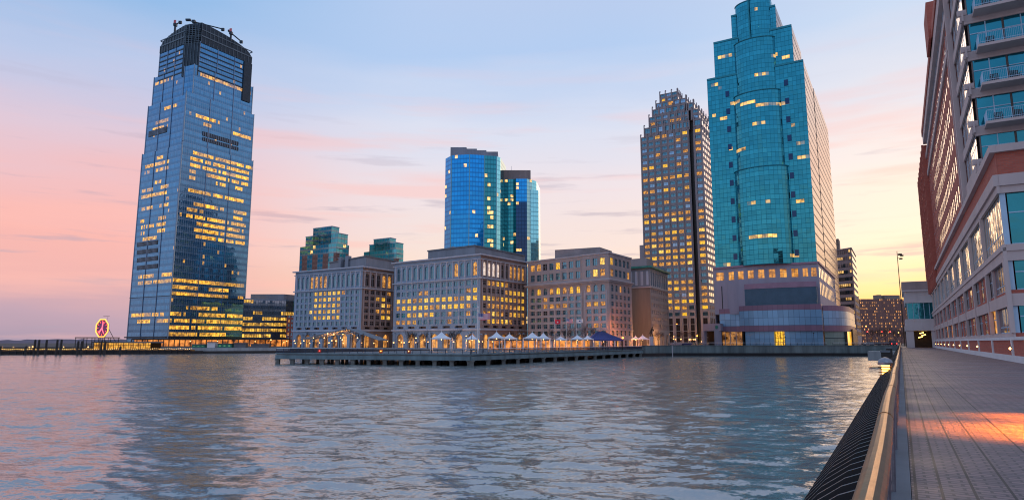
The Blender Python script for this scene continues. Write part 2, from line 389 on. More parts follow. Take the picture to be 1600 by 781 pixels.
def win_geo(mb, w, h, kind, depth, T=lambda x, y, z: (x, y, z), mo=0):
    """pane (slot mo), frame bars (slot mo+1)"""
    n = 8
    if kind == 'arch':
        r = w / 2; zs = h - r
        con = [(-w / 2, 0), (w / 2, 0)] + [(r * cos(pi * k / n), zs + r * sin(pi * k / n)) for k in range(n + 1)]
    else: con = [(-w / 2, 0), (w / 2, 0), (w / 2, h), (-w / 2, h)]
    mb.q([T(x, depth, z) for x, z in con], mo)
    def bar(x0, x1, z0, z1):
        y0, y1 = depth - (.07 if depth > .1 else .012), depth - .002
        c = [(x0, y0, z0), (x1, y0, z0), (x1, y0, z1), (x0, y0, z1)]
        mb.q([T(*p) for p in c], mo + 1)
        mb.q([T(x0, y1, z0), T(x0, y0, z0), T(x0, y0, z1), T(x0, y1, z1)], mo + 1); mb.q([T(x1, y0, z0), T(x1, y1, z0), T(x1, y1, z1), T(x1, y0, z1)], mo + 1)
        mb.q([T(x0, y1, z0), T(x1, y1, z0), T(x1, y0, z0), T(x0, y0, z0)], mo + 1)
    t = .045
    if kind == 'tall': bar(-w / 2, w / 2, h * .5 - t, h * .5 + t)
    elif kind == 'mirror': 
        k = max(1, round(w / 1.6))
        for i in range(k + 1): x = -w / 2 + w * i / k; bar(x - t, x + t, 0, h)
        bar(-w / 2, w / 2, h * .25 - t, h * .25 + t)
    elif kind == 'slot': pass
    else:
        bar(-t, t, 0, h - (0 if kind != 'arch' else .05)); bar(-w / 2, w / 2, h * .62 - t, h * .62 + t)
        if kind == 'wide': bar(-w / 4 - t, -w / 4 + t, 0, h); bar(w / 4 - t, w / 4 + t, 0, h)
    bar(-w / 2, w / 2, 0, .09)
def place_windows(root, ws, frame='win_frame', limit=98, name='window'):
    base = ORG[root.name]
    order = sorted(ws.w, key=lambda a: -(a[3] * a[4]) / ((a[0][0] ** 2 + a[0][1] ** 2) + (a[2]) ** 2) * abs((a[1][1] * a[0][0] - a[1][0] * a[0][1]) / (hypot(*a[0]) + 1e-6)))
    for (P, d, z, w, h, kind, var, depth) in order[:limit]:
        key = (round(w, 2), round(h, 2), kind, var, frame, depth)
        if key not in WCACHE:
            mb = MB(); win_geo(mb, w, h, kind, depth); o = mb.build(name, [M[var], M[frame]], root, origin=(0, 0, 0)); WCACHE[key] = o.data
        else:
            o = bpy.data.objects.new(name, WCACHE[key]); COL.objects.link(o); o.parent = root
        o.location = (P[0] - base[0], P[1] - base[1], z - base[2]); o.rotation_euler = (0, 0, atan2(d[1], d[0]))
    rest = order[limit:]
    if rest:
        vs = sorted(set(a[6] for a in rest)); mb = MB()
        for (P, d, z, w, h, kind, var, depth) in rest:
            def T(x, y, zz, P=P, d=d, z=z): return (P[0] + d[0] * x - d[1] * y, P[1] + d[1] * x + d[0] * y, z + zz)
            win_geo(mb, w, h, kind, depth, T, mo=vs.index(var) * 2)
        ml = []
        for v in vs: ml += [M[v], M[frame]]
        tag(mb.build(name, ml, root, origin=base), kind='stuff')
def wall(mb, ws, P0, P1, rows, ncol, margin=1., mi=0, depth=.35, ends=True, cols=None):
    """masonry wall with real openings. rows: (z0,z1,wz0,wz1,frac,kind,varfn,mat) ; kind None = blank. left to right from outside"""
    d, L = unit(P0, P1); n = np.array([d[1], -d[0]]); P0 = np.array(P0[:2], float)
    def T(x, z, y=0): p = P0 + d * x - n * y; return (p[0], p[1], z)
    xs = cols or [margin + (L - 2 * margin) * i / ncol for i in range(ncol + 1)]
    for r, row in enumerate(rows):
        z0, z1, wa, wb, fr, kind, vf, rm = row
        if rm is None: rm = mi
        if kind is None:
            mb.q([T(0, z0), T(L, z0), T(L, z1), T(0, z1)], rm); continue
        if xs[0] > 0: mb.q([T(0, z0), T(xs[0], z0), T(xs[0], z1), T(0, z1)], rm)
        if xs[-1] < L - 1e-6: mb.q([T(xs[-1], z0), T(L, z0), T(L, z1), T(xs[-1], z1)], rm)
        for c in range(len(xs) - 1):
            x0, x1 = xs[c], xs[c + 1]; cw = x1 - x0; w = cw * fr; a0 = (x0 + x1 - w) / 2; a1 = a0 + w
            v = vf(c, r) if vf else 'glass_dark'
            if v is None: mb.q([T(x0, z0), T(x1, z0), T(x1, z1), T(x0, z1)], rm); continue
            mb.q([T(x0, z0), T(a0, z0), T(a0, z1), T(x0, z1)], rm); mb.q([T(a1, z0), T(x1, z0), T(x1, z1), T(a1, z1)], rm)
            mb.q([T(a0, z0), T(a1, z0), T(a1, wa), T(a0, wa)], rm)
            if kind == 'arch':
                rr = w / 2; zs = wb - rr; cx = (a0 + a1) / 2; ar = [(cx - rr * cos(pi * k / 8), zs + rr * sin(pi * k / 8)) for k in range(9)]
                mid = 4
                mb.q([T(a0, z1)] + [T(x, z) for x, z in ar[:mid + 1]] + [T(cx, z1)], rm)
                mb.q([T(cx, z1)] + [T(x, z) for x, z in ar[mid:]] + [T(a1, z1)], rm)
                con = [(a0, wa), (a1, wa)] + ar[::-1]
            else:
                mb.q([T(a0, wb), T(a1, wb), T(a1, z1), T(a0, z1)], rm)
                con = [(a0, wa), (a1, wa), (a1, wb), (a0, wb)]
            for k in range(len(con)):
                p, q = con[k], con[(k + 1) % len(con)]
                mb.q([T(p[0], p[1]), T(p[0], p[1], depth), T(q[0], q[1], depth), T(q[0], q[1])], rm)
            pc = P0 + d * ((a0 + a1) / 2)
            ws.add(pc, d, wa, round(w, 2), round(wb - wa, 2), kind, v, depth)
def cornice(mb, pts, z0, z1, out, mi=0):
    """projecting band round a footprint path (open or closed), mitred by overlap of boxes of slightly different heights"""
    for i in range(len(pts) - 1):
        d, L = unit(pts[i], pts[i + 1]); e = .003 * (i % 2)
        P = np.array(pts[i][:2]) - d * out * (1 if i % 2 == 0 else 0) ; Ln = L + out * (2 if i % 2 == 0 else 0)
        mb.obox(P, d, Ln, out, z0 + e, z1 - e, mi)
def foot(top_l, top_c, top_r, Yc, ext=None):
    """footprint corners from the photographed roof line: left, corner, right; height from the corner's distance"""
    c3 = at(*top_c, Yc); z = c3[2]
    return uz(*top_l, z), c3[:2], uz(*top_r, z), z

# ================================================================== SETTING: water, ground, promenade, hills
def make_water():
    rng = np.random.default_rng(3)
    nr, na = 620, 620
    r = 13 * (900 / 13) ** (np.arange(nr) / (nr - 1)); a = np.radians(np.linspace(-58, 60, na))
    RR, AA = np.meshgrid(r, a, indexing='ij'); X = RR * np.sin(AA); Y = RR * np.cos(AA); Z = np.zeros_like(X)
    cell = RR * (math.log(900 / 13) / nr)
    wind = radians(262)
    for k in range(90):
        lam = 0.7 * (7 / .7) ** rng.random(); th = wind + rng.normal(0, .5); kk = 2 * pi / lam
        amp = .0038 * lam ** .6 * (.6 + .8 * rng.random())
        w = np.clip((lam / cell - 2.5) / 2.5, 0, 1)
        ph = kk * (X * cos(th) + Y * sin(th)) + rng.random() * 7 + .9 * np.sin(X * .07 * rng.random() + Y * .05 + k)
        Z += amp * w * (1 - 2 * np.abs(np.sin(ph / 2)) ** 1.3 + .2)
    # gusts: calmer and rougher patches
    g = np.sin(X * .043 + 1.3 * np.sin(Y * .021)) * np.sin(Y * .035 + 1.1 * np.sin(X * .017 + 1)) * .25 + .95
    Z = Z * g + WATER
    edge = np.clip((np.arange(nr) - (nr - 60)) / 55, 0, 1)[:, None]; Z = Z * (1 - edge) + WATER * edge
    v = np.stack([X, Y, Z], -1).reshape(-1, 3)
    i, j = np.meshgrid(np.arange(nr - 1), np.arange(na - 1), indexing='ij'); k = (i * na + j).ravel()
    f = np.stack([k, k + 1, k + na + 1, k + na], -1)
    # flat skirt: far sheet and the near fan under the promenade
    base = len(v)
    ring = [(-6000, 8000), (6000, 8000), (6000, -400), (-6000, -400)]
    v = np.concatenate([v, np.array([(x, y, WATER - .35) for x, y in ring])])
    me = bpy.data.meshes.new('water'); fl = [tuple(q) for q in f[:, ::-1].tolist()] + [(base + 3, base + 2, base + 1, base)]
    me.from_pydata(v.tolist(), [], fl); me.polygons.foreach_set('use_smooth', [True] * len(fl)); me.update()
    o = bpy.data.objects.new('water', me); COL.objects.link(o); tag(o, kind='structure')
    m, nt, b = mat('river_water'); L = nt.links; N = nt.nodes
    g_ = N.new('ShaderNodeNewGeometry')
    def slope(scale, rot, sc, amp, det=4, dist=.4):
        mp = N.new('ShaderNodeMapping'); mp.inputs['Scale'].default_value = scale; mp.inputs['Rotation'].default_value = (0, 0, R(rot)); L.new(g_.outputs['Position'], mp.inputs[0])
        n = N.new('ShaderNodeTexNoise'); n.inputs['Scale'].default_value = sc; n.inputs['Detail'].default_value = det; n.inputs['Roughness'].default_value = .62; n.inputs['Distortion'].default_value = dist; L.new(mp.outputs[0], n.inputs['Vector'])
        sb = N.new('ShaderNodeVectorMath'); sb.operation = 'SUBTRACT'; L.new(n.outputs['Color'], sb.inputs[0]); sb.inputs[1].default_value = (.5, .5, .5)
        ml = N.new('ShaderNodeVectorMath'); ml.operation = 'MULTIPLY'; L.new(sb.outputs[0], ml.inputs[0]); ml.inputs[1].default_value = (amp * .55, amp, 0)
        return ml.outputs[0], n.outputs[0]
    s1, f1 = slope((.55, 1.25, 1), -10, 1.3, 1.05)
    s2, f2 = slope((.8, 1.5, 1), 14, 6.0, .95, 5)
    s3, f3 = slope((.3, .5, 1), 5, .22, .22)
    v = g_.outputs['Normal']
    # gusts: ruffled and calmer patches
    gust = N.new('ShaderNodeMapRange'); L.new(f3, gust.inputs[0]); gust.inputs[1].default_value = .35; gust.inputs[2].default_value = .65; gust.inputs[3].default_value = .65; gust.inputs[4].default_value = 1.25
    for q in (s1, s2, s3):
        sc_ = N.new('ShaderNodeVectorMath'); sc_.operation = 'SCALE'; L.new(q, sc_.inputs[0]); L.new(gust.outputs[0], sc_.inputs['Scale'])
        ad = N.new('ShaderNodeVectorMath'); ad.operation = 'ADD'; L.new(v, ad.inputs[0]); L.new(sc_.outputs[0], ad.inputs[1]); v = ad.outputs[0]
    nz = N.new('ShaderNodeVectorMath'); nz.operation = 'NORMALIZE'; L.new(v, nz.inputs[0]); L.new(nz.outputs[0], b.inputs['Normal'])
    L.new(mmix(nt, f1, (.06, .09, .09), (.19, .20, .20)), b.inputs['Base Color'])
    b.inputs['Roughness'].default_value = .15; b.inputs['IOR'].default_value = 3.7; b.inputs['Specular IOR Level'].default_value = .5
    me.materials.append(m)
make_water()

ground_m = solid('dark_ground', (.06, .055, .05), .9, vs=.05, var=.4)
road_m = solid('asphalt', (.05, .05, .052), .8, vs=.4, var=.3)
def sheet(name, poly, z, m, thick=None):
    mb = MB()
    if thick: mb.prism(poly, z - thick, z)
    else: mb.q([(p[0], p[1], z) for p in poly])
    return tag(mb.build(name, m), kind='structure')
# the far shore, one land sheet to the horizon
qL = [uz(-60, 552.2, WATER), uz(250, 552.2, WATER), uz(452, 551.2, WATER)]
Q0 = np.array([44.5, 222.]); Q1 = np.array([54., 227.]); Q2 = np.array([112., 227.4]); Q3 = SL(262, -.6)
land = [(-5000, 330), tuple(qL[1] + (0, 40)), tuple(qL[1]), tuple(qL[2]), (-40, 262), (Q0[0], 236), tuple(Q0 + (0, .6)), tuple(Q1 + (0, .6)), tuple(Q2 + (0, .6)), tuple(Q3 + (-3, .6)), (Q3[0], Q3[1]), tuple(SL(262, 60)), (6000, 400), (6000, 7900), (-5000, 7900)]
sheet('ground', land, -1.05, ground_m, 3)
# street level behind the quay
street = [tuple(Q0 + (0, .6)), tuple(Q1 + (0, .6)), tuple(Q2 + (0, .6)), tuple(Q3 + (-1, .5)), tuple(SL(262, 40)), tuple(SL(700, 60)), tuple(SL(700, -260)), (44.5, 300)]
sheet('street', street, -.02, road_m, 1.1)
# quay wall
mb = MB()
for a, b_ in ((Q0, Q1), (Q1, Q2), (Q2, Q3)):
    d, L = unit(a, b_); mb.obox(a, d, L, -1.2, -2.35, .12)
    mb.obox(a, d, L, .12, .12, .34)
    mb.obox(a, d, L, -.3, WATER - 1, -2.35, 1)
tag(mb.build('quay_wall', [M['concrete_old'], M['black']]), 'weathered concrete quay wall below the teal tower podium, dark at the waterline', 'quay wall')
def railing(name, P0, P1, z, label, hgt=1.1, step=2.4, dense=False):
    d, L = unit(P0, P1); t = thing(name, (*P0, z), label, 'railing')
    m1 = MB(); m1.tube([(*P0, z + hgt), (*P1, z + hgt)], .05, 5); m1.build('top_rail', M['white'], t)
    m2 = MB()
    for h in (.3, .55, .8): m2.tube([(*P0, z + h), (*P1, z + h)], .02, 4)
    m2.build('lower_rail', M['black'], t)
    n = int(L / step); po = None
    for i in range(n + 1):
        p = np.array(P0) + d * min(L, i * step)
        if po is None:
            mm = MB(); mm.box(P0[0] - .045, P0[0] + .045, P0[1] - .045, P0[1] + .045, z, z + hgt); po = mm.build('post', M['black'], t); base = po.location.copy()
        else:
            o = po.copy(); COL.objects.link(o); o.parent = t; o.location = (p[0] - P0[0], p[1] - P0[1], 0)
    return t
railing('railing', Q1 + (1, .5), Q2 + (-1, .5), .12, 'thin pale railing along the quay in front of the teal tower')
railing('railing', Q2 + (1, .5), Q3 + (-3, .8), .12, 'thin pale railing along the quay beside the yellow lit corner')

# far hills and treeline on the left horizon
mb = MB(); rng = random.Random(5)
for (yy, hh, x0, x1) in ((1500, 7, -2600, 900), (1100, 3.5, -2200, 700)):
    px_ = None; n = 240
    for i in range(n + 1):
        x = x0 + (x1 - x0) * i / n; h = hh * (.55 + .35 * sin(i * .13) + .3 * rng.random())
        if px_: mb.q([(px_[0], yy, -1), (x, yy, -1), (x, yy + 20, h), (px_[0], yy + 20, px_[1])]); mb.q([(px_[0], yy + 20, px_[1]), (x, yy + 20, h), (x, yy + 90, -1), (px_[0], yy + 90, -1)])
        px_ = (x, h)
tag(mb.build('hills', solid('hazy_treeline', (.17, .13, .16), 1, vs=.03, var=.2)), kind='structure')  # mauve in this colour stands in for distant haze

# promenade with its brick pavement (uv = metres across, metres along)
def brick_mat():
    m, nt, b = mat('brick_pavers'); L = nt.links; N = nt.nodes
    uv = N.new('ShaderNodeUVMap'); uv.uv_map = 'uv'
    sp = N.new('ShaderNodeSeparateXYZ'); L.new(uv.outputs[0], sp.inputs[0])
    def bricks(rot, sx):
        mp = N.new('ShaderNodeMapping'); mp.inputs['Rotation'].default_value = (0, 0, rot); L.new(uv.outputs[0], mp.inputs[0])
        br = N.new('ShaderNodeTexBrick'); L.new(mp.outputs[0], br.inputs['Vector']); br.inputs['Scale'].default_value = 1
        br.inputs['Brick Width'].default_value = .30 * sx; br.inputs['Row Height'].default_value = .15 * sx; br.inputs['Mortar Size'].default_value = .016; br.inputs['Mortar Smooth'].default_value = .3
        br.inputs['Color1'].default_value = (.15, .11, .125, 1); br.inputs['Color2'].default_value = (.34, .22, .22, 1); br.inputs['Mortar'].default_value = (.018, .018, .02, 1); br.inputs['Bias'].default_value = -.1
        return br
    b1 = bricks(R(45), .95); b2 = bricks(0, .8)
    # smooth border strips by the rail, dark joints between them
    inb = mnode(nt, 'LESS_THAN', sp.outputs[0], 1.42)
    jt = None
    for x in (.02, .26, .56, .9, 1.42):
        g = mnode(nt, 'LESS_THAN', mnode(nt, 'ABSOLUTE', mnode(nt, 'SUBTRACT', sp.outputs[0], x)), .014)
        jt = g if jt is None else mnode(nt, 'MAXIMUM', jt, g)
    col = mmix(nt, inb, b1.outputs['Color'], mmix(nt, .3, b2.outputs['Color'], (.13, .12, .13)))
    ns = N.new('ShaderNodeTexNoise'); ns.inputs['Scale'].default_value = .45; ns.inputs['Detail'].default_value = 5; L.new(uv.outputs[0], ns.inputs['Vector'])
    # blocks of redder paving laid in bands
    bd = mnode(nt, 'GREATER_THAN', mnode(nt, 'FRACT', mnode(nt, 'MULTIPLY', sp.outputs[1], .16)), .55)
    wid = mnode(nt, 'GREATER_THAN', sp.outputs[0], 2.2)
    col = mmix(nt, mnode(nt, 'MULTIPLY', mnode(nt, 'MULTIPLY', bd, wid), .5), col, (.22, .11, .11))
    col = mmix(nt, mnode(nt, 'MULTIPLY', ns.outputs[0], .5), col, (.155, .12, .14))
    col = mmix(nt, jt, col, (.02, .02, .022))
    L.new(col, b.inputs['Base Color'])
    mr = N.new('ShaderNodeMapRange'); L.new(ns.outputs[0], mr.inputs[0]); mr.inputs[1].default_value = .3; mr.inputs[2].default_value = .7; mr.inputs[3].default_value = .62; mr.inputs[4].default_value = .42
    L.new(mr.outputs[0], b.inputs['Roughness'])
    h = mnode(nt, 'SUBTRACT', 1.0, mnode(nt, 'MAXIMUM', mmix(nt, inb, b1.outputs['Fac'], b2.outputs['Fac']), jt))
    n4 = N.new('ShaderNodeTexNoise'); n4.inputs['Scale'].default_value = 14; L.new(uv.outputs[0], n4.inputs['Vector'])
    h = mnode(nt, 'ADD', h, mnode(nt, 'MULTIPLY', n4.outputs[0], .5))
    bp = N.new('ShaderNodeBump'); bp.inputs['Strength'].default_value = .8; bp.inputs['Distance'].default_value = .012; L.new(h, bp.inputs['Height']); L.new(bp.outputs[0], b.inputs['Normal'])
    return m
mb = MB()
S0, S1 = -6, 262
l0, l1 = -.02, 7.75
n = 30
for i in range(n):
    a, c = S0 + (S1 - S0) * i / n, S0 + (S1 - S0) * (i + 1) / n
    P = [SL(a, l0), SL(a, l1), SL(c, l1), SL(c, l0)]
    mb.q([(*p, 0) for p in P], 0, uv=[(l0, a), (l1, a), (l1, c), (l0, c)])
mb.prism([SL(S0, l0), SL(S0, l1), SL(S1, l1), SL(S1, l0)], -1.2, -.003, 1)
tag(mb.build('promenade', [brick_mat(), M['concrete']]), kind='structure')
mb = MB(); mb.prism([SL(S0, -.42), SL(S0, -.025), SL(S1 + 6, -.025), SL(S1 + 6, -.42)], -1.0, .07)
mb.prism([SL(S0, -.36), SL(S0, -.1), SL(S1 + 6, -.1), SL(S1 + 6, -.36)], -6, -1.0, 1)
tag(mb.build('promenade_kerb', [M['slate'], M['concrete_old']]), kind='structure')

# ---- foreground railing: top tube in sleeves, bellied pickets over the water
rail_m = solid('worn_bronze_rail', (.48, .28, .14), .30, metal=1, vs=9, var=.22, bump=.06)
picket_m = solid('dark_painted_steel', (.26, .25, .28), .3, metal=.8, vs=12, var=.3)
def P3(s, l, z): p = SL(s, l); return (p[0], p[1], z)
rt = thing('promenade_railing', P3(2, -.2, 0), 'dark picket railing with a bronze tube handrail, bellied out over the water', 'railing')
LR = -.125; seg = 3.05; s = -1.2; k = 0
while s < 258:
    bow = .02
    m1 = MB()
    pts = [P3(s + seg * t, LR + bow * (1 if k % 2 else -1) * sin(pi * t) * .25, 1.10) for t in (0.012, .25, .5, .75, .988)]
    m1.tube(pts, .047, 16 if s < 30 else 8); m1.build('handrail', rail_m, rt)
    m1 = MB(); m1.tube([P3(s - .05, LR, 1.098), P3(s + .05, LR, 1.098)], .040, 12); m1.build('sleeve', M['black'], rt)
    m1 = MB(); m1.tube([P3(s, LR, 1.06), P3(s, LR - .03, .6), P3(s, LR - .06, .05)], .028, 8); m1.build('post', picket_m, rt)
    s += seg; k += 1
m1 = MB()
m1.tube([P3(-2, LR - .02, 1.035), P3(258, LR - .02, 1.035)], .018, 6); m1.tube([P3(-2, LR - .13, .16), P3(258, LR - .13, .16)], .02, 6)
m1.build('bottom_rail', picket_m, rt)
PK = [(LR - .03, 1.03), (LR - .14, .985), (LR - .26, .90), (LR - .38, .77), (LR - .46, .62), (LR - .49, .47), (LR - .46, .34), (LR - .36, .24), (LR - .22, .18), (LR - .13, .16)]
def flat_picket(mb, s, pk):
    inn = [(l + .055 * min(1, max(0, (z - .1) * 1.6 + .2)), z - (.02 if i < 3 else 0)) for i, (l, z) in enumerate(pk)]
    for i in range(len(pk) - 1):
        a, b, c, d = pk[i], pk[i + 1], inn[i + 1], inn[i]
        for t in (-.011, .011): mb.q([P3(s + t, *a), P3(s + t, *b), P3(s + t, *c), P3(s + t, *d)])
        mb.q([P3(s - .011, *a), P3(s + .011, *a), P3(s + .011, *b), P3(s - .011, *b)], 1); mb.q([P3(s - .011, *d), P3(s + .011, *d), P3(s + .011, *c), P3(s - .011, *c)])  # black sides paint the shade, paler outer edge the highlight
PKD = None; rest = MB(); i = 0; s = .35
base = np.array(ORG[rt.name])
while s < 230:
    if i < 98:
        if PKD is None:
            mk = MB(); flat_picket(mk, 0, PK); pk = mk.build('picket', [M['black'], picket_m], rt, origin=(0, 0, 0)); PKD = pk; 
        else: pk = PKD.copy(); COL.objects.link(pk); pk.parent = rt
        p = U * s; pk.location = (p[0] - base[0], p[1] - base[1], -base[2])
    else:
        flat_picket(rest, s, PK[::2] + [PK[-1]])
    s += .19 if s < 60 else .33; i += 1
tag(rest.build('picket', [M['black'], picket_m], rt), kind='stuff')

# bollard light and mooring boxes outside the rail
def bollard_light():
    p = P3(16.9, -.34, 0); t = thing('bollard_light', p, 'dome topped bollard lamp glowing through louvres just outside the handrail', 'bollard light')
    h = 1.21
    m1 = MB(); m1.lathe(p, [(.06, .0), (.13, .02), (.13, h - .42), (.145, h - .40)], 20); m1.build('shaft', M['black'], t)
    m1 = MB(); m1.lathe(p, [(.14, h - .13), (.155, h - .125), (.155, h - .07), (.125, h - .01), (.07, h + .03), (.001, h + .045)], 20); m1.build('dome_cap', picket_m, t)
    m1 = MB(); m1.lathe(p, [(.08, h - .41), (.08, h - .12)], 16); m1.build('lamp_core', emis('bollard_glow', (1, .50, .09), 7), t)
    m1 = MB()
    for k in range(5): m1.lathe(p, [(.09, h - .40 + k * .058), (.155, h - .415 + k * .058), (.155, h - .402 + k * .058), (.09, h - .39 + k * .058)], 20)
    m1.build('louvre', solid('bronze_louvre', (.4, .22, .08), .4, metal=.8), t)
bollard_light()
def mooring(s, l, lab):
    p = P3(s, l, -.2); t = thing('mooring_fender', p, lab, 'fender')
    m1 = MB(); m1.prism([SL(s - .5, l - .35), SL(s - .5, l + .3), SL(s + .5, l + .3), SL(s + .5, l - .35)], -.6, .75); m1.build('fender_body', M['black'], t)
    m1 = MB(); m1.prism([SL(s - .6, l - .4), SL(s - .6, l + .3), SL(s + .6, l + .3), SL(s + .6, l - .4)], .752, .9); m1.build('cap', M['slate'], t)
mooring(60, -1.1, 'black box fender outside the handrail, the nearer of the two'); mooring(92, -1.3, 'black box fender outside the handrail, the farther of the two')

# concrete landing block where promenade meets quay
mb = MB(); mb.prism([SL(150, -.45), SL(150, -6), SL(158, -6), SL(158, -.45)], -2.2, -.35); mb.prism([SL(151, -.6), SL(151, -1.4), SL(157, -1.4), SL(157, -.6)], -6, -2.2)
tag(mb.build('landing_platform', M['concrete']), 'grey concrete landing block jutting from the seawall near the quay corner', 'landing')

# ================================================================== GLASS TOWER (left) with its dark crown
def glass_tower():
    Yc = 405.
    C = gx(262, Yc); rw = U; lw = -Nn
    def along(P, d, pxh):   # distance k along d from P so that the point falls on column pxh
        q = (pxh - 800) / 1010.17; return (q * P[1] - P[0]) / (d[0] - q * d[1])
    B_ = C + lw * 5.5 + U * 3.0            # chamfer low
    def tier(lpx, rpx, cut):
        Bp = C + lw * (5.5 + cut) + U * 3.0; k = along(Bp, lw, lpx); A = Bp + lw * k
        kr = along(C, rw, rpx); E = C + rw * kr; Cc = C + rw * (0 + cut * 1.2)
        back = 34
        return [tuple(A + rw * back), tuple(A), tuple(Bp), tuple(Cc), tuple(E), tuple(E + lw * 38)], (A, Bp, Cc, E)
    t = thing('skyscraper', (C[0], C[1] + 20, -1.05), 'blue glass skyscraper with a dark steel crown and rows of yellow lit floors', 'skyscraper')
    zt = lambda py, Y: at(0, py, Y)[2]
    z1 = zt(232, 420); z2 = zt(156, 420); z3 = zt(112, 420); z4 = zt(70, 415)
    tiers = [(198, 379, 0, -1.05, z1), (201.3, 376, 0, z1, z2), (207, 371.6, 3.5, z2, z3), (213.5, 366, 6, z3, z4)]
    cm = curtain_mat('tower_glass', (.11, .34, .60), (.20, .34, .50), (.07, .19, .34), spf=.45, mw=.10, mh=.05, lit=(1, .50, .04), lst=1.15, wob=.006, tonevar=.45, bumps=.12)
    stripsR = [(313, 392, 118, .95), (307, 392, 168, .9), (307, 347, 187, .95), (307, 350, 196, .5), (345, 392, 207, .4), (300, 392, 242, .85), (298, 388, 252, .95), (297, 388, 262, .85), (296, 388, 272, .8), (295, 380, 283, .7), (295, 347, 297, .95), (345, 383, 309, .5), (290, 385, 318, .55), (290, 383, 330, .7), (305, 383, 342, .95), (305, 383, 351, .95), (304, 383, 361, .95), (304, 382, 370, .98), (270, 380, 435, .9), (258, 380, 444, .8), (235, 297, 452, .95), (260, 380, 459, .3), (290, 350, 483, .35), (200, 385, 494, .75), (240, 385, 504.7, .85), (239, 393, 516.5, .99), (225, 393, 526, .95), (290, 340, 340, .4)]
    stripsL = [(243, 264, 128, .7), (257, 276, 164, .8), (238, 268, 187, .8), (238, 268, 194, .5), (226, 267, 247, .5), (226, 267, 257, .6), (226, 267, 266, .6), (222, 262, 283, .5), (222, 262, 292, .7), (220, 262, 303, .5), (220, 262, 322, .8), (220, 260, 340, .6), (220, 258, 350, .75), (220, 258, 359, .7), (222, 258, 369, .7), (215, 270, 435, .6), (215, 270, 444, .7), (205, 270, 494, .5), (205, 270, 505, .4)]
    rr = random.Random(11); CH = 4.2; runs = {}
    def litf(cen, col, r):
        px, py = pr(cen)
        # the row each strip belongs to: compare heights at this column, following the facade's own perspective
        rel = np.array([cen[0], cen[1]]) - C
        onr = (rel @ U) > -.5 and (rel @ Nn) > -1.5
        for (x0, x1, yy, p) in (stripsR if onr else stripsL):
            if x0 <= px <= x1:
                P0 = C if onr else B_; dd = U if onr else lw
                k0 = onwall(x0 if onr else x1, yy, P0, P0 + dd)
                if abs(k0[1] - cen[2]) < CH * .5:
                    key = (x0, yy, col // 5)
                    if key not in runs: runs[key] = (rr.random() < p ** .7) * (.45 + .75 * rr.random())
                    return runs[key] * (rr.random() < .93) * (.8 + .3 * rr.random())
        if not onr and -6.5 < rel @ Nn < -.5 and rr.random() < .03: return .5
        return (rr.random() < .015) * .5
    def tonef(cen, col, r):
        v = .5 + .18 * math.sin(r * 1.9) + .25 * (rr.random() - .5)
        rel = np.array([cen[0], cen[1]]) - C
        if abs((rel @ U) - 3) > 60: v += 0
        return v
    for i, (lp, rp, cut, a, b) in enumerate(tiers):
        poly, (A, Bp, Cc, E) = tier(lp, rp, cut)
        mb = MB()
        curtain(mb, [poly[0], poly[1], poly[2], poly[3], poly[4], poly[5]], a, b, 1.5, CH, litf, tonef, closed=True)
        mb.q([(p[0], p[1], b) for p in poly], 1)
        mb.build('glass_wall', [cm, M['dark_steel']], t)
        # projecting vertical fins at the facade ends and corner seams
        mf = MB()
        for P in (A, Bp, Cc, E):
            mf.prism([P + (-.25, -.3), P + (.25, -.3), P + (.25, .2), P + (-.25, .2)], a, b + .4, 0)
        for q in (.33, .66):
            P = Cc + (E - Cc) * q; mf.obox(P, U, .35, .35, a, b)
            P = A + (Bp - A) * q; d2 = unit(A, Bp)[0]; mf.obox(P, d2, .35, .35, a, b)
        mf.build('corner_fin', M['tower_fin'], t)
        if i == 3: top = (poly, A, Bp, Cc, E, b)
        if i == 2:
            ml = MB(); kk, _ = onwall(378, 110, Cc, E); d = U; 
    # dark horizontal louvre bands
    def band(P0, P1, x0, x1, y0, hgt, name='louvre_band'):
        d, L = unit(P0, P1); k0, za = onwall(x0, y0, P0, P1); k1, _ = onwall(x1, y0, P0, P1)
        mb = MB(); mb.obox(np.array(P0) + d * k0, d, k1 - k0, .25, za, za + hgt); 
        nn = int((k1 - k0) / 1.4)
        for j in range(nn): mb.obox(np.array(P0) + d * (k0 + j * 1.4 + .5), d, .3, .36, za + .1, za + hgt - .1, 1)
        mb.build(name, [M['dark_steel'], M['tower_fin']], t)
    poly, (A, Bp, Cc, E) = tier(198, 379, 0)
    poly2, (A2, Bp2, Cc2, E2) = tier(201.3, 376, 0)
    band(Cc2, E2, 316, 373, 212, 3.0); band(Cc2, E2, 316, 373, 220, 2.6)
    band(A2, Bp2, 232, 260, 215, 4.2)
    for y in (386, 398, 410, 422): band(A, Bp, 214, 246, y, 2.9)
    # striped glass field under the crown: louvred top floors
    poly, A, Bp, Cc, E, zt4 = top
    mb = MB()
    for P0, P1 in ((Cc, E), (A, Bp)):
        d, L = unit(P0, P1)
        for j in range(6): mb.obox(P0, d, L * (.84 if P0 is Cc else 1), .3, zt4 - 4 - j * 3.4, zt4 - 3.3 - j * 3.4)
    mb.build('louvre_band', M['dark_steel'], t)
    # crown: curved screen rising to the middle, open lattice at the chamfer
    hc = zt(38, Yc + 8) - zt4
    path = [poly[0], poly[1], poly[2], poly[3], poly[4], poly[5]]
    mb = MB()
    def hz(u): return zt4 + hc * (.36 + .64 * sin(pi * min(1, max(0, u))) ** .5)
    tot = [0]
    for i in range(len(path)): tot.append(tot[-1] + unit(path[i], path[(i + 1) % len(path)])[1])
    fl_ = tot[4] - tot[1]
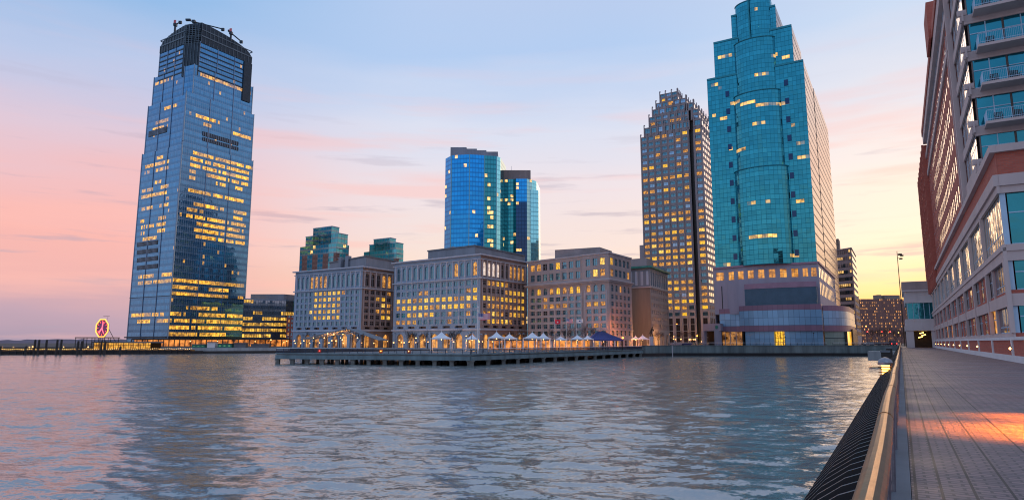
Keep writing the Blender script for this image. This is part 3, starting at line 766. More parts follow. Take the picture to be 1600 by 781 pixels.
    for i in range(len(path)):
        P0, P1 = np.array(path[i]), np.array(path[(i + 1) % len(path)]); d, L = unit(P0, P1); nn = max(4, int(L / 3)); n2 = np.array([d[1], -d[0]])
        for c in range(nn):
            u0, u1 = (tot[i] + L * c / nn - tot[1]) / fl_, (tot[i] + L * (c + 1) / nn - tot[1]) / fl_
            if i in (5, 0): u0 = u1 = 0
            if i == 4: u0 = u1 = 0
            a, b = P0 + d * L * c / nn + n2 * .3, P0 + d * L * (c + 1) / nn + n2 * .3
            mb.q([(a[0], a[1], zt4 - .5), (b[0], b[1], zt4 - .5), (b[0], b[1], hz(u1)), (a[0], a[1], hz(u0))])
            a2, b2 = a - n2 * 1.0, b - n2 * 1.0
            mb.q([(b2[0], b2[1], zt4 - .5), (a2[0], a2[1], zt4 - .5), (a2[0], a2[1], hz(u0)), (b2[0], b2[1], hz(u1))])
            mb.q([(a[0], a[1], hz(u0)), (b[0], b[1], hz(u1)), (b2[0], b2[1], hz(u1)), (a2[0], a2[1], hz(u0))])
            mb.obox(a, d, .3, .3, zt4 - .4, min(hz(u0), hz(u1)), 1)
        mb.obox(P0 + n2 * .3, d, L, .35, zt4 + hc * .30, zt4 + hc * .36, 1); mb.obox(P0 + n2 * .3, d, L, .35, zt4 + hc * .62, zt4 + hc * .67, 1)
    mb.build('crown', [M['dark_steel'], M['crown_rib']], t)
    # dark open bay below the crown at the chamfer and at the right end
    mb = MB(); d, L = unit(Bp, Cc); mb.obox(Bp, d, L, .8, zt4 - 24, zt4 - .6)
    for j in range(5): mb.obox(Bp + d * (L * (j + .5) / 5), d, .3, 1.1, zt4 - 24, zt4 + hc * .9, 1)
    for j in range(9): mb.obox(Bp + d * .2, d, L - .4, 1.0, zt4 - 1 + j * hc / 10, zt4 - .8 + j * hc / 10, 1)
    d, L = unit(Cc, E); mb.obox(Cc + d * (L * .85), d, L * .16, .8, zt4 - 30, zt4 - .6)
    mb.build('open_steel_bay', [M['dark_steel'], M['crown_rib']], t)
    # low base with a street canopy
    poly, (A, Bp, Cc, E) = tier(197, 380, 0)
    mb = MB()
    for P0, P1 in ((A, Bp), (Bp, Cc), (Cc, E)):
        d, L = unit(P0, P1); mb.obox(P0, d, L, 1.6, 4.0, 4.8)
        mb.obox(P0, d, L, .25, 30.6, 31.0)
    mb.build('entrance_canopy', M['dark_steel'], t)
    return zt4 + hc, (A, Bp, Cc, E), top
M['tower_fin'] = solid('steel_fin', (.18, .26, .36), .35, metal=.7, var=.15)
M['crown_rib'] = solid('crown_rib', (.10, .14, .17), .4, metal=.5)
zroof, tw, twtop = glass_tower()
def roof_crane(px, py, Y, ln, ang, tilt, lab, red=True):
    p = at(px, py, Y); t = thing('rooftop_crane', (p[0], p[1], p[2] - 3), lab, 'crane')
    m1 = MB(); m1.tube([(p[0], p[1], p[2] - 6), (p[0], p[1], p[2])], .7, 6); m1.box(p[0] - 1, p[0] + 1, p[1] - 1, p[1] + 1, p[2] - 1.2, p[2] + .8); m1.build('mast', M['dark_steel'], t)
    m1 = MB(); e = (p[0] + ln * cos(ang), p[1] + ln * .2, p[2] + ln * sin(tilt))
    m1.tube([(p[0] - ln * .2 * cos(ang), p[1], p[2] - ln * .2 * sin(tilt)), e], .45, 4); m1.box(e[0] - 1, e[0] + 1, e[1] - .6, e[1] + .6, e[2] - 1.4, e[2] + .6)
    m1.box(p[0] - ln * .3, p[0] - ln * .12, p[1] - .8, p[1] + .8, p[2] - .3 - ln * .2 * sin(tilt), p[2] + 1 - ln * .2 * sin(tilt)); m1.build('jib', M['dark_steel'], t)
    if red: m1 = MB(); m1.box(p[0] - .8, p[0] + .8, p[1] - 1, p[1] - .7, p[2] + .8, p[2] + 3); m1.build('machine_housing', solid('pinkish_red_paint', (.55, .12, .14), .5), t)
roof_crane(274, 39, 425, 3, 0, .9, 'tiny red topped crane at the left end of the skyscraper crown')
roof_crane(303, 34, 425, 19, 0, -.20, 'long dark crane jib lying over the middle of the skyscraper crown', False)
roof_crane(361, 52, 430, 7, 0, -.95, 'small red and black crane leaning at the right end of the skyscraper crown')

def annex():
    Y = 432; z = at(400, 469, Y)[2]
    A = gx(377, Y - 8); Bc = uz(447, 470, z); zz = z
    d, L = unit(A, Bc)
    t = thing('office_block', ((A[0] + Bc[0]) / 2, Y + 5, -1.05), 'low blue glass office block joined to the right foot of the tallest skyscraper', 'office building')
    cm = curtain_mat('annex_glass', (.24, .40, .54), (.08, .12, .18), spf=.45, mw=.16, lit=(1, .56, .06), lst=.9)
    rr = random.Random(2); rows = {1: .8, 2: .85, 3: .8, 4: .8, 5: .75, 6: .15, 7: .5}
    seg = {}
    def lf(c, col, r):
        if r < 0: return 0
        if (col // 4, r) not in seg: seg[(col // 4, r)] = rr.random() < rows.get(r, .05)
        return seg[(col // 4, r)] * (.4 + .8 * rr.random())
    n2 = np.array([-d[1], d[0]]) * 30
    Bk = Bc + U * 24
    mb = MB(); curtain(mb, [tuple(A), tuple(Bc), tuple(Bk), tuple(Bk - d * L)], -1.05, z, 1.5, (z + 1.05) / 8, lf, lambda c, a, r: .4 + .3 * rr.random(), closed=True)
    mb.q([(*A, z), (*Bc, z), (*Bk, z), (*(Bk - d * L), z)], 1); mb.build('glass_wall', [cm, M['slate']], t)
    A2 = uz(386, 459, z + 4.8); B2 = uz(438, 459, z + 4.8)
    mb = MB(); mb.prism([A2 + U * 3, B2 + U * 3, B2 + U * 16, A2 + U * 16], z, z + 4.8); mb.build('penthouse', M['screen'], t)
    mb = MB(); mb.obox(A, d, L, .3, z - .1, z + .7); mb.obox(Bc, U, 24, .3, z - .1, z + .7); mb.build('parapet', M['tower_fin'], t)
annex()

# small dark red building between
def small_red():
    Y = 420; z = at(456, 492, Y)[2]; A, Bc = gx(446, Y), gx(463, Y)
    t = thing('brick_building', ((A[0] + Bc[0]) / 2, Y, -1.05), 'narrow dark red brick building in the gap left of the stone office blocks', 'building')
    mb = MB(); ws = WinSet(); rr = random.Random(3); n = 7; h = (z + 1) / n
    rows = [(-1.05 + h * i, -1.05 + h * (i + 1), -1.05 + h * i + 1.1, -1.05 + h * i + 2.7, .5, 'rect', (lambda c, r: 'lit_b' if rr.random() < .2 else 'glass_dark'), None) for i in range(n)]
    wall(mb, ws, A, Bc, rows, 3, .5, 0); e = rows[-1][1]
    wall(mb, ws, Bc, Bc + U * 12, rows, 4, .5, 0)
    Bk = Bc + U * 12; mb.q([(*A, e), (*Bc, e), (*Bk, e), (*(A + U * 12), e)]); mb.q([(*A, -1.05), (*(A + U * 12), -1.05), (*(A + U * 12), e), (*A, e)])
    mb.build('wall', M['red_brick'], t); place_windows(t, ws)
small_red()

# ================================================================== arched stone office blocks
def litset(d): return lambda c, r: d.get((c, r), 'glass_dark')
def shell(mb, pts, z, mi):
    mb.q([(*p[:2], z) for p in pts], mi)
def arched_block(name, lab, L0, C0, R0, Yc, nl, nr, base_rows, lit_l, lit_r, m_front, m_side, pent, top_l=None, lens=(40, 30)):
    Lp, Cp, Rp, z = foot(L0, C0, R0, Yc)
    dl, Ll = unit(Cp, Lp); dr, Lr = unit(Cp, Rp)
    Bk = Lp + dr * Lr
    t = thing(name, ((Lp[0] + Rp[0]) / 2, Yc + 15, -1.05), lab, 'office building')
    g = -1.05; zb = g + 6.9                                     # arcade base
    H = z - 1.3
    za = H - 7.6                                                # attic arches start
    nf = 6; fh = (za - .6 - (zb + 2.1)) / nf
    def rows(lit, side):
        rw = [(g, zb, g + .1, zb - 1.1, .62, 'arch', lambda c, r: 'lit_arch', None)]
        rw.append((zb, zb + .9, 0, 0, 0, None, None, None))
        rw.append((zb + .9, zb + 2.1, zb + 1.0, zb + 1.9, .6, 'slot', lambda c, r: 'glass_brown', None))
        return rw
    def upper(lit, side):
        out = []
        for i in range(nf):
            a = zb + 2.1 + fh * i
            out.append((a, a + fh, a + fh * .20, a + fh * .80, .68, 'rect', lambda c, r, i=i: lit.get((nf - i, c + 1), 'glass_dark'), None))
        out.append((za - .6, za, 0, 0, 0, None, None, None))
        out.append((za, H - .4, za + .7, H - 1.6, .60, 'arch', lambda c, r: lit.get((0, c + 1), 'glass_dark'), None))
        out.append((H - .4, z - .3, 0, 0, 0, None, None, None))
        return out
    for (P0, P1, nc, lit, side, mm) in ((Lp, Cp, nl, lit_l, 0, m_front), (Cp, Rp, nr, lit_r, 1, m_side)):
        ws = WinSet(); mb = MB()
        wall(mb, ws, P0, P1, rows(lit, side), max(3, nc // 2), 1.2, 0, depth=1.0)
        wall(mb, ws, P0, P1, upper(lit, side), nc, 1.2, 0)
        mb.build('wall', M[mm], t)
        t['_'] = 1
        yield_ws.setdefault(t.name, WinSet()).w += ws.w
        # pilasters between bays, capitals under the attic
        d, L = unit(P0, P1); mp = MB(); n2 = np.array([d[1], -d[0]])
        for c in range(nc + 1):
            x = 1.2 + (L - 2.4) * c / nc - .22
            mp.obox(np.array(P0) + d * x, d, .44, .30, za + .05, H - .45)
            mp.obox(np.array(P0) + d * (x + .1), d, .24, .14, zb + 2.15, za - .65)
        mp.build('pilaster', M['stone_pale'] if side == 0 else M['stone_tanp'], t)
    del t['_']
    mb = MB(); mb.q([(*Rp, g), (*Bk, g), (*Bk, z), (*Rp, z)]); mb.q([(*Bk, g), (*Lp, g), (*Lp, z), (*Bk, z)]); mb.build('wall', M[m_side], t)
    mb = MB(); shell(mb, [Lp, Cp, Rp, Bk], z - .3, 0); mb.build('roof', M['slate'], t)
    for (a, b, o) in ((z - .5, z, 1.0), (H - .75, H - .45, .4), (za - .55, za - .1, .55), (zb + .1, zb + .75, .45)):
        mb = MB(); cornice(mb, [Lp, Cp, Rp], a, b, o); mb.build('cornice', M['stone_pale'], t)
    # penthouse screen set back on the roof
    if pent:
        (p0, p1, p2, zt_) = pent
        mb = MB(); c3 = at(*p1, Yc + 9); zz = c3[2]; A = uz(*p0, zz); C3 = c3[:2]; E = uz(*p2, zz)
        mb.prism([A, C3, E, A + (E - C3)], z - .29, zz); mb.build('penthouse', M['screen'], t)
        mb = MB(); cornice(mb, [A, C3, E], zz - .5, zz + .1, .3); mb.build('cornice', M['slate'], t)
    for k, (q, w_, h_) in enumerate(((.25, 3, 1.6), (.5, 2, 2.2), (.72, 4, 1.3), (.4, 1.5, 1.2))):
        p = Lp + (Cp - Lp) * q + U * (6 + 4 * (k % 2)); mb = MB(); mb.prism([p, p + dl * -w_, p - dl * w_ + U * 2, p + U * 2], z - .29, (zz if pent and k % 2 else z) + h_ * .6); mb.build('roof_unit', M['screen'], t)
    p = Cp + U * 12 + dl * 8; mb = MB(); mb.tube([(*p, z), (*p, z + 9)], .12, 4); mb.build('mast', M['dark_steel'], t)
    place_windows(t, yield_ws[t.name], limit=98)
    return t
yield_ws = {}
Ya = 'lit_a'; Yb = 'lit_b'; Yw = 'refl_w'; GT = 'glass_teal'
def spread(d, row, cols, v):
    for c in cols: d[(row, c)] = v
l1 = {}; r1 = {}
for row in (1, 2, 3, 4, 5): spread(l1, row, range(5, 11), Ya)
spread(l1, 4, (4,), Ya); spread(l1, 0, (4, 5, 6, 7), Yb); spread(l1, 1, (11,), Yb)
spread(r1, 2, (3, 4), Ya); spread(r1, 3, (4,), Ya); spread(r1, 3, (5,), Yb); spread(r1, 4, (3, 4, 5), Yb); spread(r1, 5, (4, 5), Ya); spread(r1, 0, (4, 5), Yb); spread(r1, 1, (5,), Yb)
for row in range(0, 7):
    for c in range(1, 6):
        if (row, c) not in r1: r1[(row, c)] = 'glass_brown'
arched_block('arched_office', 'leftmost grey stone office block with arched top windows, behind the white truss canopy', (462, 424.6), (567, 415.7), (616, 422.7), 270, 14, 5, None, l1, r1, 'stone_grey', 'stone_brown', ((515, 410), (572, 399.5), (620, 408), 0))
l2 = {}; r2 = {}
spread(l2, 3, range(1, 15), Ya); spread(l2, 4, range(2, 14), Ya); l2[(4, 1)] = Yb; spread(l2, 5, (3, 4, 5, 7), Ya); spread(l2, 5, (6, 13), Yb); l2[(5, 10)] = Ya; spread(l2, 6, (1, 2, 3), Yb); l2[(6, 4)] = Ya; l2[(6, 10)] = Yb
spread(l2, 2, (5, 6, 13), Yb); l2[(2, 14)] = Ya; spread(l2, 0, (11, 14), Yb); spread(l2, 5, (1, 2), GT)
for row in range(0, 7):
    for c in range(1, 11): r2[(row, c)] = 'glass_brown'
spread(r2, 0, (1, 2, 3, 4), Yw); spread(r2, 0, (7, 8, 9, 10), Yb); spread(r2, 1, (2, 3, 4, 5), Ya); r2[(1, 6)] = Yb; spread(r2, 2, (6, 7, 8, 9, 10), Ya); spread(r2, 3, range(1, 11), Ya); spread(r2, 4, range(2, 9), Yb); spread(r2, 4, (9, 10), Ya)
spread(r2, 5, (2, 3, 4, 8, 9), Ya); spread(r2, 5, (1, 5, 7, 10), Yb); spread(r2, 6, (2, 3, 5, 6), Ya); spread(r2, 6, (4, 7, 10), Yb)
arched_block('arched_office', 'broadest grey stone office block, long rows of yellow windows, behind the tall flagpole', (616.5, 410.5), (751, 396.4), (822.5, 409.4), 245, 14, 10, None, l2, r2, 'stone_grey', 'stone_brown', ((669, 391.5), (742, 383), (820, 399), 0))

def block3():
    Lp, Cp, Rp, z = foot((824.5, 409), (952.7, 394.6), (985.6, 403.5), 235)
    dl, Ll = unit(Lp, Cp); dr, Lr = unit(Cp, Rp); g = -1.05; Bk = Lp + dr * Lr
    t = thing('stone_office', ((Lp[0] + Rp[0]) / 2, 250, g), 'tan stone office block with a heavy mid cornice, behind the three small flags', 'office building')
    zc = z - 10.2                      # main cornice
    nf = 5; zb = g + 7.2; za = zc - 4.6; fh = (za - zb) / nf
    lit = {}
    for c in (1, 2): lit[('t2', c)] = Yb
    lit[('t2', 5)] = Ya; lit[('t2', 11)] = Ya; lit[('t1', 10)] = Ya; lit[('t1', 11)] = Ya; lit[('t2', 3)] = 'glass_brown'
    for c in (2, 5, 7, 8): lit[('a', c)] = Ya
    for c in (4, 6, 9): lit[('a', c)] = Yb
    for c in (3, 5): lit[(3, c)] = Yb
    lit[(4, 3)] = Yb
    for c in (4, 5, 6): lit[(3, c)] = Yb
    lit[(3, 9)] = Yb; lit[(3, 10)] = Ya; lit[(3, 11)] = Yb; lit[(0, 10)] = Yb; lit[(2, 3)] = 'glass_brown'
    sl = {('t2', 1): Ya, ('t1', 1): Yb, ('t1', 5): Yb, ('a', 3): Yb}
    def mk(li, blank=False):
        rows = [(g, g + 4.0, g + .2, g + 3.2, .6, 'rect', lambda c, r: 'lit_b' if c % 3 == 1 else 'glass_brown', 1), (g + 4.0, zb, g + 4.8, g + 6.7, .55, 'tall', lambda c, r: 'glass_dark', 1)]
        for i in range(nf): a = zb + fh * i; rows.append((a, a + fh, a + fh * .18, a + fh * .80, .62, 'rect', lambda c, r, i=i: li.get((i, c + 1), 'glass_dark'), None))
        rows.append((za, zc - .9, za + .6, zc - 1.4, .55, 'arch', lambda c, r: li.get(('a', c + 1), 'glass_dark'), None))
        rows.append((zc - .9, zc + .9, 0, 0, 0, None, None, 1))
        hh = (z - .9 - zc - .9) / 2
        for i, k in ((0, 't1'), (1, 't2')): a = zc + .9 + hh * i; rows.append((a, a + hh, a + hh * .18, a + hh * .80, .64, 'rect', lambda c, r, k=k: li.get((k, c + 1), 'glass_dark'), None))
        rows.append((z - .9, z, 0, 0, 0, None, None, 1)); return rows
    ws = WinSet(); mb = MB()
    # left wing 8 bays, slightly projecting corner pavilion 3 bays
    L8 = Ll * .70; mid = Lp + dl * L8; out = np.array([dl[1], -dl[0]]) * .9
    wall(mb, ws, Lp, mid, mk(lit), 8, 1.0, 0)
    li2 = {(k[0], k[1] - 8): v for k, v in lit.items()}
    wall(mb, ws, mid + out, Cp + out, mk(li2), 3, 1.2, 0)
    mb.q([(*mid, g), (*(mid + out), g), (*(mid + out), z), (*mid, z)])
    wall(mb, ws, Cp + out, Rp, mk(sl), 5, 1.0, 0)
    mb.q([(*Rp, g), (*Bk, g), (*Bk, z), (*Rp, z)]); mb.q([(*Bk, g), (*Lp, g), (*Lp, z), (*Bk, z)])
    mb.build('wall', [M['stone_tan'], M['stone_tanp']], t)
    mb = MB()
    for P0, P1, nc, mg in ((Lp, mid, 8, 1.0), (mid + out, Cp + out, 3, 1.2)):
        d, L = unit(P0, P1)
        for c in range(nc + 1):
            x = mg + (L - 2 * mg) * c / nc - .25; mb.obox(P0 + d * x, d, .5, .18, zb, za + 1.2)
    mb.build('pilaster', M['stone_tanp'], t)
    mb = MB()
    d, L = unit(Lp, mid)
    for i in range(nf + 1):
        mb.obox(Lp + d * 1.0, d, L - 2.0, .09, zb + fh * i - .5, zb + fh * i + .35); d2, L2 = unit(mid + out, Cp + out); mb.obox(mid + out + d2 * 1.2, d2, L2 - 2.4, .09, zb + fh * i - .5, zb + fh * i + .35)
    mb.build('spandrel_band', M['stone_tanp'], t)
    for (a, b, o) in ((zc - .6, zc - .1, .7), (zc - .1, zc + .35, 1.2), (z - .35, z + .15, .5), (zb - .5, zb - .1, .4)):
        mb = MB(); cornice(mb, [Lp, mid - out * 0], a, b, o); cornice(mb, [mid + out, Cp + out, Rp], a, b - .01, o); mb.build('cornice', M['stone_tanp'], t)
    mb = MB(); shell(mb, [Lp, mid, mid + out, Cp + out, Rp, Bk], z - .3, 0); mb.build('roof', M['slate'], t)
    c3 = at(937, 386, 247); zz = c3[2]; A = uz(867, 390.5, zz); E = uz(944, 388.5, zz) + U * 8
    mb = MB(); mb.prism([A, c3[:2], E, A + (E - c3[:2])], z - .29, zz); mb.build('penthouse', solid('penthouse_tan', (.30, .25, .25), .8, vs=.3), t)
    place_windows(t, ws, limit=98)
block3()

def block4():
    Lp, Cp, Rp, z = foot((984, 418), (1015, 417), (1043, 427.5), 262)
    Lp = Cp - Nn * 9.5
    g = -1.05; dl, Ll = unit(Lp, Cp); dr, Lr = unit(Cp, Rp); Bk = Lp + dr * Lr
    t = thing('stone_office', (Cp[0], Cp[1] + 6, g), 'narrow tan building with a green cornice and a blank brown side wall', 'office building')
    za = z - 8.2
    mb = MB(); ws = WinSet(); nf = 6; zb = g + 7.5; fh = (za - zb) / nf
    rows = [(g, zb, g + .3, zb - 1.8, .5, 'arch', lambda c, r: 'lit_b' if c in (1,) else 'glass_brown', 1)]
    for i in range(nf): a = zb + fh * i; rows.append((a, a + fh, a + fh * .25, a + fh * .78, .42, 'tall', lambda c, r: 'glass_brown', None))
    rows.append((za, z - 1.0, za + .7, z - 1.6, .68, 'tall', lambda c, r: 'glass_dark', 1)); rows.append((z - 1.0, z, 0, 0, 0, None, None, 1))
    wall(mb, ws, Cp, Rp, rows[:1], 4, .8, 0, depth=.8); wall(mb, ws, Cp, Rp, rows[1:], 9, .8, 0)
    mb.q([(*Lp, g), (*Cp, g), (*Cp, za), (*Lp, za)], 2); mb.q([(*Lp, za), (*Cp, za), (*Cp, z), (*Lp, z)], 3)
    mb.q([(*Rp, g), (*Bk, g), (*Bk, z), (*Rp, z)]); mb.q([(*Bk, g), (*Lp, g), (*Lp, z), (*Bk, z)]); mb.q([(*Lp, z), (*Cp, z), (*Rp, z), (*Bk, z)], 3)
    mb.build('wall', [M['stone_tan'], M['stone_tanp'], M['brown_brick'], M['screen']], t)
    mb = MB()
    for k in range(4): mb.obox(Lp + dl * (.8 + k * Ll / 4), dl, Ll / 4 - 1.4, .12, za + .8, z - 1.6)
    mb.build('panel', M['stone_pale'], t)
    mb = MB(); cornice(mb, [Lp, Cp, Rp], z - .35, z + .45, 1.3); mb.build('cornice', M['green_copper'], t)
    mb = MB(); cornice(mb, [Lp, Cp, Rp], za - .3, za + .2, .4); mb.build('cornice', M['stone_tanp'], t)
    c3 = at(1010, 403, 275); A = c3[:2] - Nn * 9; mb = MB(); mb.prism([A, c3[:2], c3[:2] + U * 9, A + U * 9], z, c3[2]); mb.build('penthouse', M['stone_tan'], t)
    c3 = at(1034, 418, 280); mb = MB(); mb.box(c3[0] - 2, c3[0] + 2, 280, 283, z, c3[2]); mb.build('roof_unit', M['screen'], t)
    place_windows(t, ws, limit=98)
block4()

# ================================================================== towers behind
def path_tower(name, lab, pts, z, cw, nrow, mats, matf, litf, tonef, crown=None, g=-1.05, back=26):
    """pts: front path left to right (world xy)"""
    t = thing(name, (pts[0][0] / 2 + pts[-1][0] / 2, pts[0][1], g), lab, 'tower')
    bk = [np.array(pts[-1]) + (4, back), np.array(pts[0]) + (4, back)]
    mb = MB(); path = [tuple(p) for p in pts] + [tuple(b) for b in bk]
    curtain(mb, path, g, z, cw, (z - g) / nrow, litf, tonef, closed=True, matf=matf); mb.q([(p[0], p[1], z) for p in path], 0)
    mb.build('glass_wall', mats, t); return t
# blue twin
bl = curtain_mat('blue_glass', (.03, .40, .92), (.02, .16, .42), (.02, .20, .50), spf=.3, mw=.08, mh=.06, tonevar=.45, lst=1.6)
bl2 = curtain_mat('teal_dark_glass', (.05, .36, .42), (.02, .14, .18), (.02, .16, .2), spf=.3, mw=.08, tonevar=.45, lst=1.6)
cy = curtain_mat('cyan_glass', (.30, .85, .95), (.1, .4, .5), spf=.2, mw=.06, tonevar=.25, lst=1.0)
def blue_tower():
    Y = 480; rr = random.Random(5)
    z = at(735, 243, Y)[2]; z2 = at(735, 232, Y + 6)[2]
    px = [693, 704, 735, 757, 776, 784]; off = [9, 0, -3, 0, 2, 6]
    px = [(p - 800) / .957 + 800 for p in (696.5, 706, 734, 757, 776, 782)]
    pts = [gx(p, Y + o) for p, o in zip(px, off)]
    segs = {}
    def mf(c, col, r):
        x = pr((c[0], c[1], 60))[0]
        q = (c[0] / c[1]) * 1010 + 800
        return 0 if q < (758 - 800) / .957 + 800 else (1 if q < (776.5 - 800) / .957 + 800 else 2) if c[1] < Y + 8 else 1
    def lf(c, col, r):
        q = (c[0] / c[1]) * 1010 + 800
        if 760 < q < 772 and rr.random() < .28: return .9
        return (rr.random() < .025) * .8
    t = path_tower('blue_glass_tower', 'bright blue glass tower with a stepped grey top, rising behind the broadest stone block', pts, z, 2.4, 40, [bl, bl2, cy], mf, lf, lambda c, a, r: .75 if r > 33 else .45 + .3 * rr.random())
    mb = MB()
    for a, b, h in ((704, 729, 0), (729, 745, -1.5), (745, 760, -3), (760, 778, -4.5)):
        q0, q1 = [(p - 800) / .957 + 800 for p in (a, b)]
        A, B2 = gx(q0, Y + 3), gx(q1, Y + 3); mb.prism([A, B2, B2 + (0, 16), A + (0, 16)], z, z2 + h * .8)
    mb.build('mechanical_crown', M['screen'], t)
    mb = MB()
    for p in pts[1:-1]: mb.box(p[0] - .3, p[0] + .3, p[1] - .35, p[1] + .2, 0, z)
    mb.build('corner_fin', M['glass_dark'], t)
blue_tower()
def teal_slim():
    Y = 500; rr = random.Random(9); z = at(800, 280, Y)[2]; zc = at(800, 265, Y)[2]
    k = .96
    px = [(p - 800) / k + 800 for p in (784, 802, 806, 823, 831, 838)]; off = [2, 0, -1, -1, 2, 7]
    pts = [gx(p, Y + o) for p, o in zip(px, off)]
    dk = curtain_mat('navy_glass', (.03, .08, .18), (.02, .04, .08), spf=.2, tonevar=.3, lst=1.3)
    def mf(c, col, r):
        q = ((c[0] / c[1]) * 1010) * k + 800
        if 808 < q < 822 and r < 36: return 3
        return 1 if q < 806 else (0 if q < 824 else 2)
    t = path_tower('teal_glass_tower', 'slim teal and pale cyan glass tower right of the bright blue tower', pts, z, 2.2, 42, [bl, bl2, cy, dk], mf, lambda c, a, r: (rr.random() < .04) * .9, lambda c, a, r: .5 + .3 * rr.random())
    A, B2 = gx((785 - 800) / k + 800, Y + 2), gx((829 - 800) / k + 800, Y + 2)
    mb = MB(); mb.prism([A, B2, B2 + (0, 16), A + (0, 16)], z, zc); mb.build('mechanical_crown', M['stone_brown'], t)
    mb = MB(); p = gx(799, Y + 8); mb.tube([(*p, zc), (*p, zc + 5)], .12, 4); mb.build('antenna', M['white'], t)
    # lower shoulder step on the right
    A, B2 = gx((829 - 800) / k + 800, Y + 1), gx((841 - 800) / k + 800, Y + 3); mb = MB(); zs = at(836, 296, Y)[2]
    curtain(mb, [tuple(A), tuple(B2), tuple(B2 + (0, 12)), tuple(A + (0, 12))], -1.05, zs, 2.2, 3.6, None, lambda c, a, r: .6 + .2 * rr.random(), closed=True); mb.q([(*A, zs), (*B2, zs), (*(B2 + (0, 12)), zs), (*(A + (0, 12)), zs)])
    mb.build('shoulder_wing', cy, t)
teal_slim()

def residential(name, lab, body, steps, Yc, brickcols):
    rr = random.Random(hash(lab) % 1000 if False else len(lab))
    tg = curtain_mat(name + '_glass', (.10, .46, .54), (.2, .26, .3), (.28, .36, .38), spf=.35, mw=.1, tonevar=.5, lst=1.2, metal=.7)
    (x0, xc, x1, ytop) = body; z = at(xc, ytop, Yc)[2]
    C3 = gx(xc, Yc); k = .0
    def along(P, d, pxh): q = (pxh - 800) / 1010.17; return (q * P[1] - P[0]) / (d[0] - q * d[1])
    A = C3 - Nn * along(C3, -Nn, x0); A = C3 + (-Nn) * abs(along(C3, -Nn, x0)); E = C3 + U * along(C3, U, x1)
    t = thing(name, (C3[0], C3[1] + 10, -1.05), lab, 'tower')
    n = round((z + 1) / 3.2)
    brick = M['red_brick']; br2 = curtain_mat(name + '_brick', (.30, .16, .13), (.24, .12, .10), spf=.5, metal=0, rough=.7, mw=.3, tonevar=.2)
    def mf(c, col, r): return 1 if (col % 4 in (brickcols % 4, (brickcols + 1) % 4) and r < n - 2) else 0
    mb = MB(); Bk = A + (E - C3)
    curtain(mb, [tuple(A), tuple(C3), tuple(E), tuple(Bk)], -1.05, z, 2.6, (z + 1.05) / n, lambda c, a, r: (rr.random() < .035) * 1., lambda c, a, r: .3 + .6 * rr.random(), closed=True, matf=mf)
    mb.q([(*A, z), (*C3, z), (*E, z), (*Bk, z)]); mb.build('glass_wall', [tg, br2], t)
    for (f0, f1, dep, yy) in steps:
        zz = at(xc, yy, Yc + 5)[2]; d, L = unit(A, C3); P0 = A + d * L * f0 + U * 1.5; P1 = A + d * L * f1 + U * 1.5
        mb = MB(); curtain(mb, [tuple(P0), tuple(P1), tuple(P1 + U * dep), tuple(P0 + U * dep)], z, zz, 2.6, 3.2, None, lambda c, a, r: .3 + .6 * rr.random(), closed=True); mb.q([(*P0, zz), (*P1, zz), (*(P1 + U * dep), zz), (*(P0 + U * dep), zz)])
        mb.build('upper_storey', tg, t)
        mb = MB(); mb.prism([P0 - Nn * .4, P1 + Nn * .4, P1 + U * dep + Nn * .4, P0 + U * dep - Nn * .4], zz, zz + .5); mb.build('parapet', M['stone_pale'], t)
    # balcony slabs on the right face
    mb = MB(); d, L = unit(C3, E)
    for r in range(1, n): mb.obox(C3 + d * 1, d, L * .45, .9, -1.05 + r * (z + 1.05) / n - .15, -1.05 + r * (z + 1.05) / n + .1)
    mb.build('balcony', M['stone_pale'], t)
residential('apartment_tower', 'red brick and teal glass apartment tower with a stepped top', (462, 520, 540, 380), [(.10, .98, 9, 366), (.30, .80, 7, 354)], 420, 1)
residential('apartment_tower', 'shorter teal apartment tower with a flat cap, behind two stone office blocks', (564, 616, 627, 389), [(.12, .92, 8, 380), (.25, .75, 6, 372)], 430, 3)

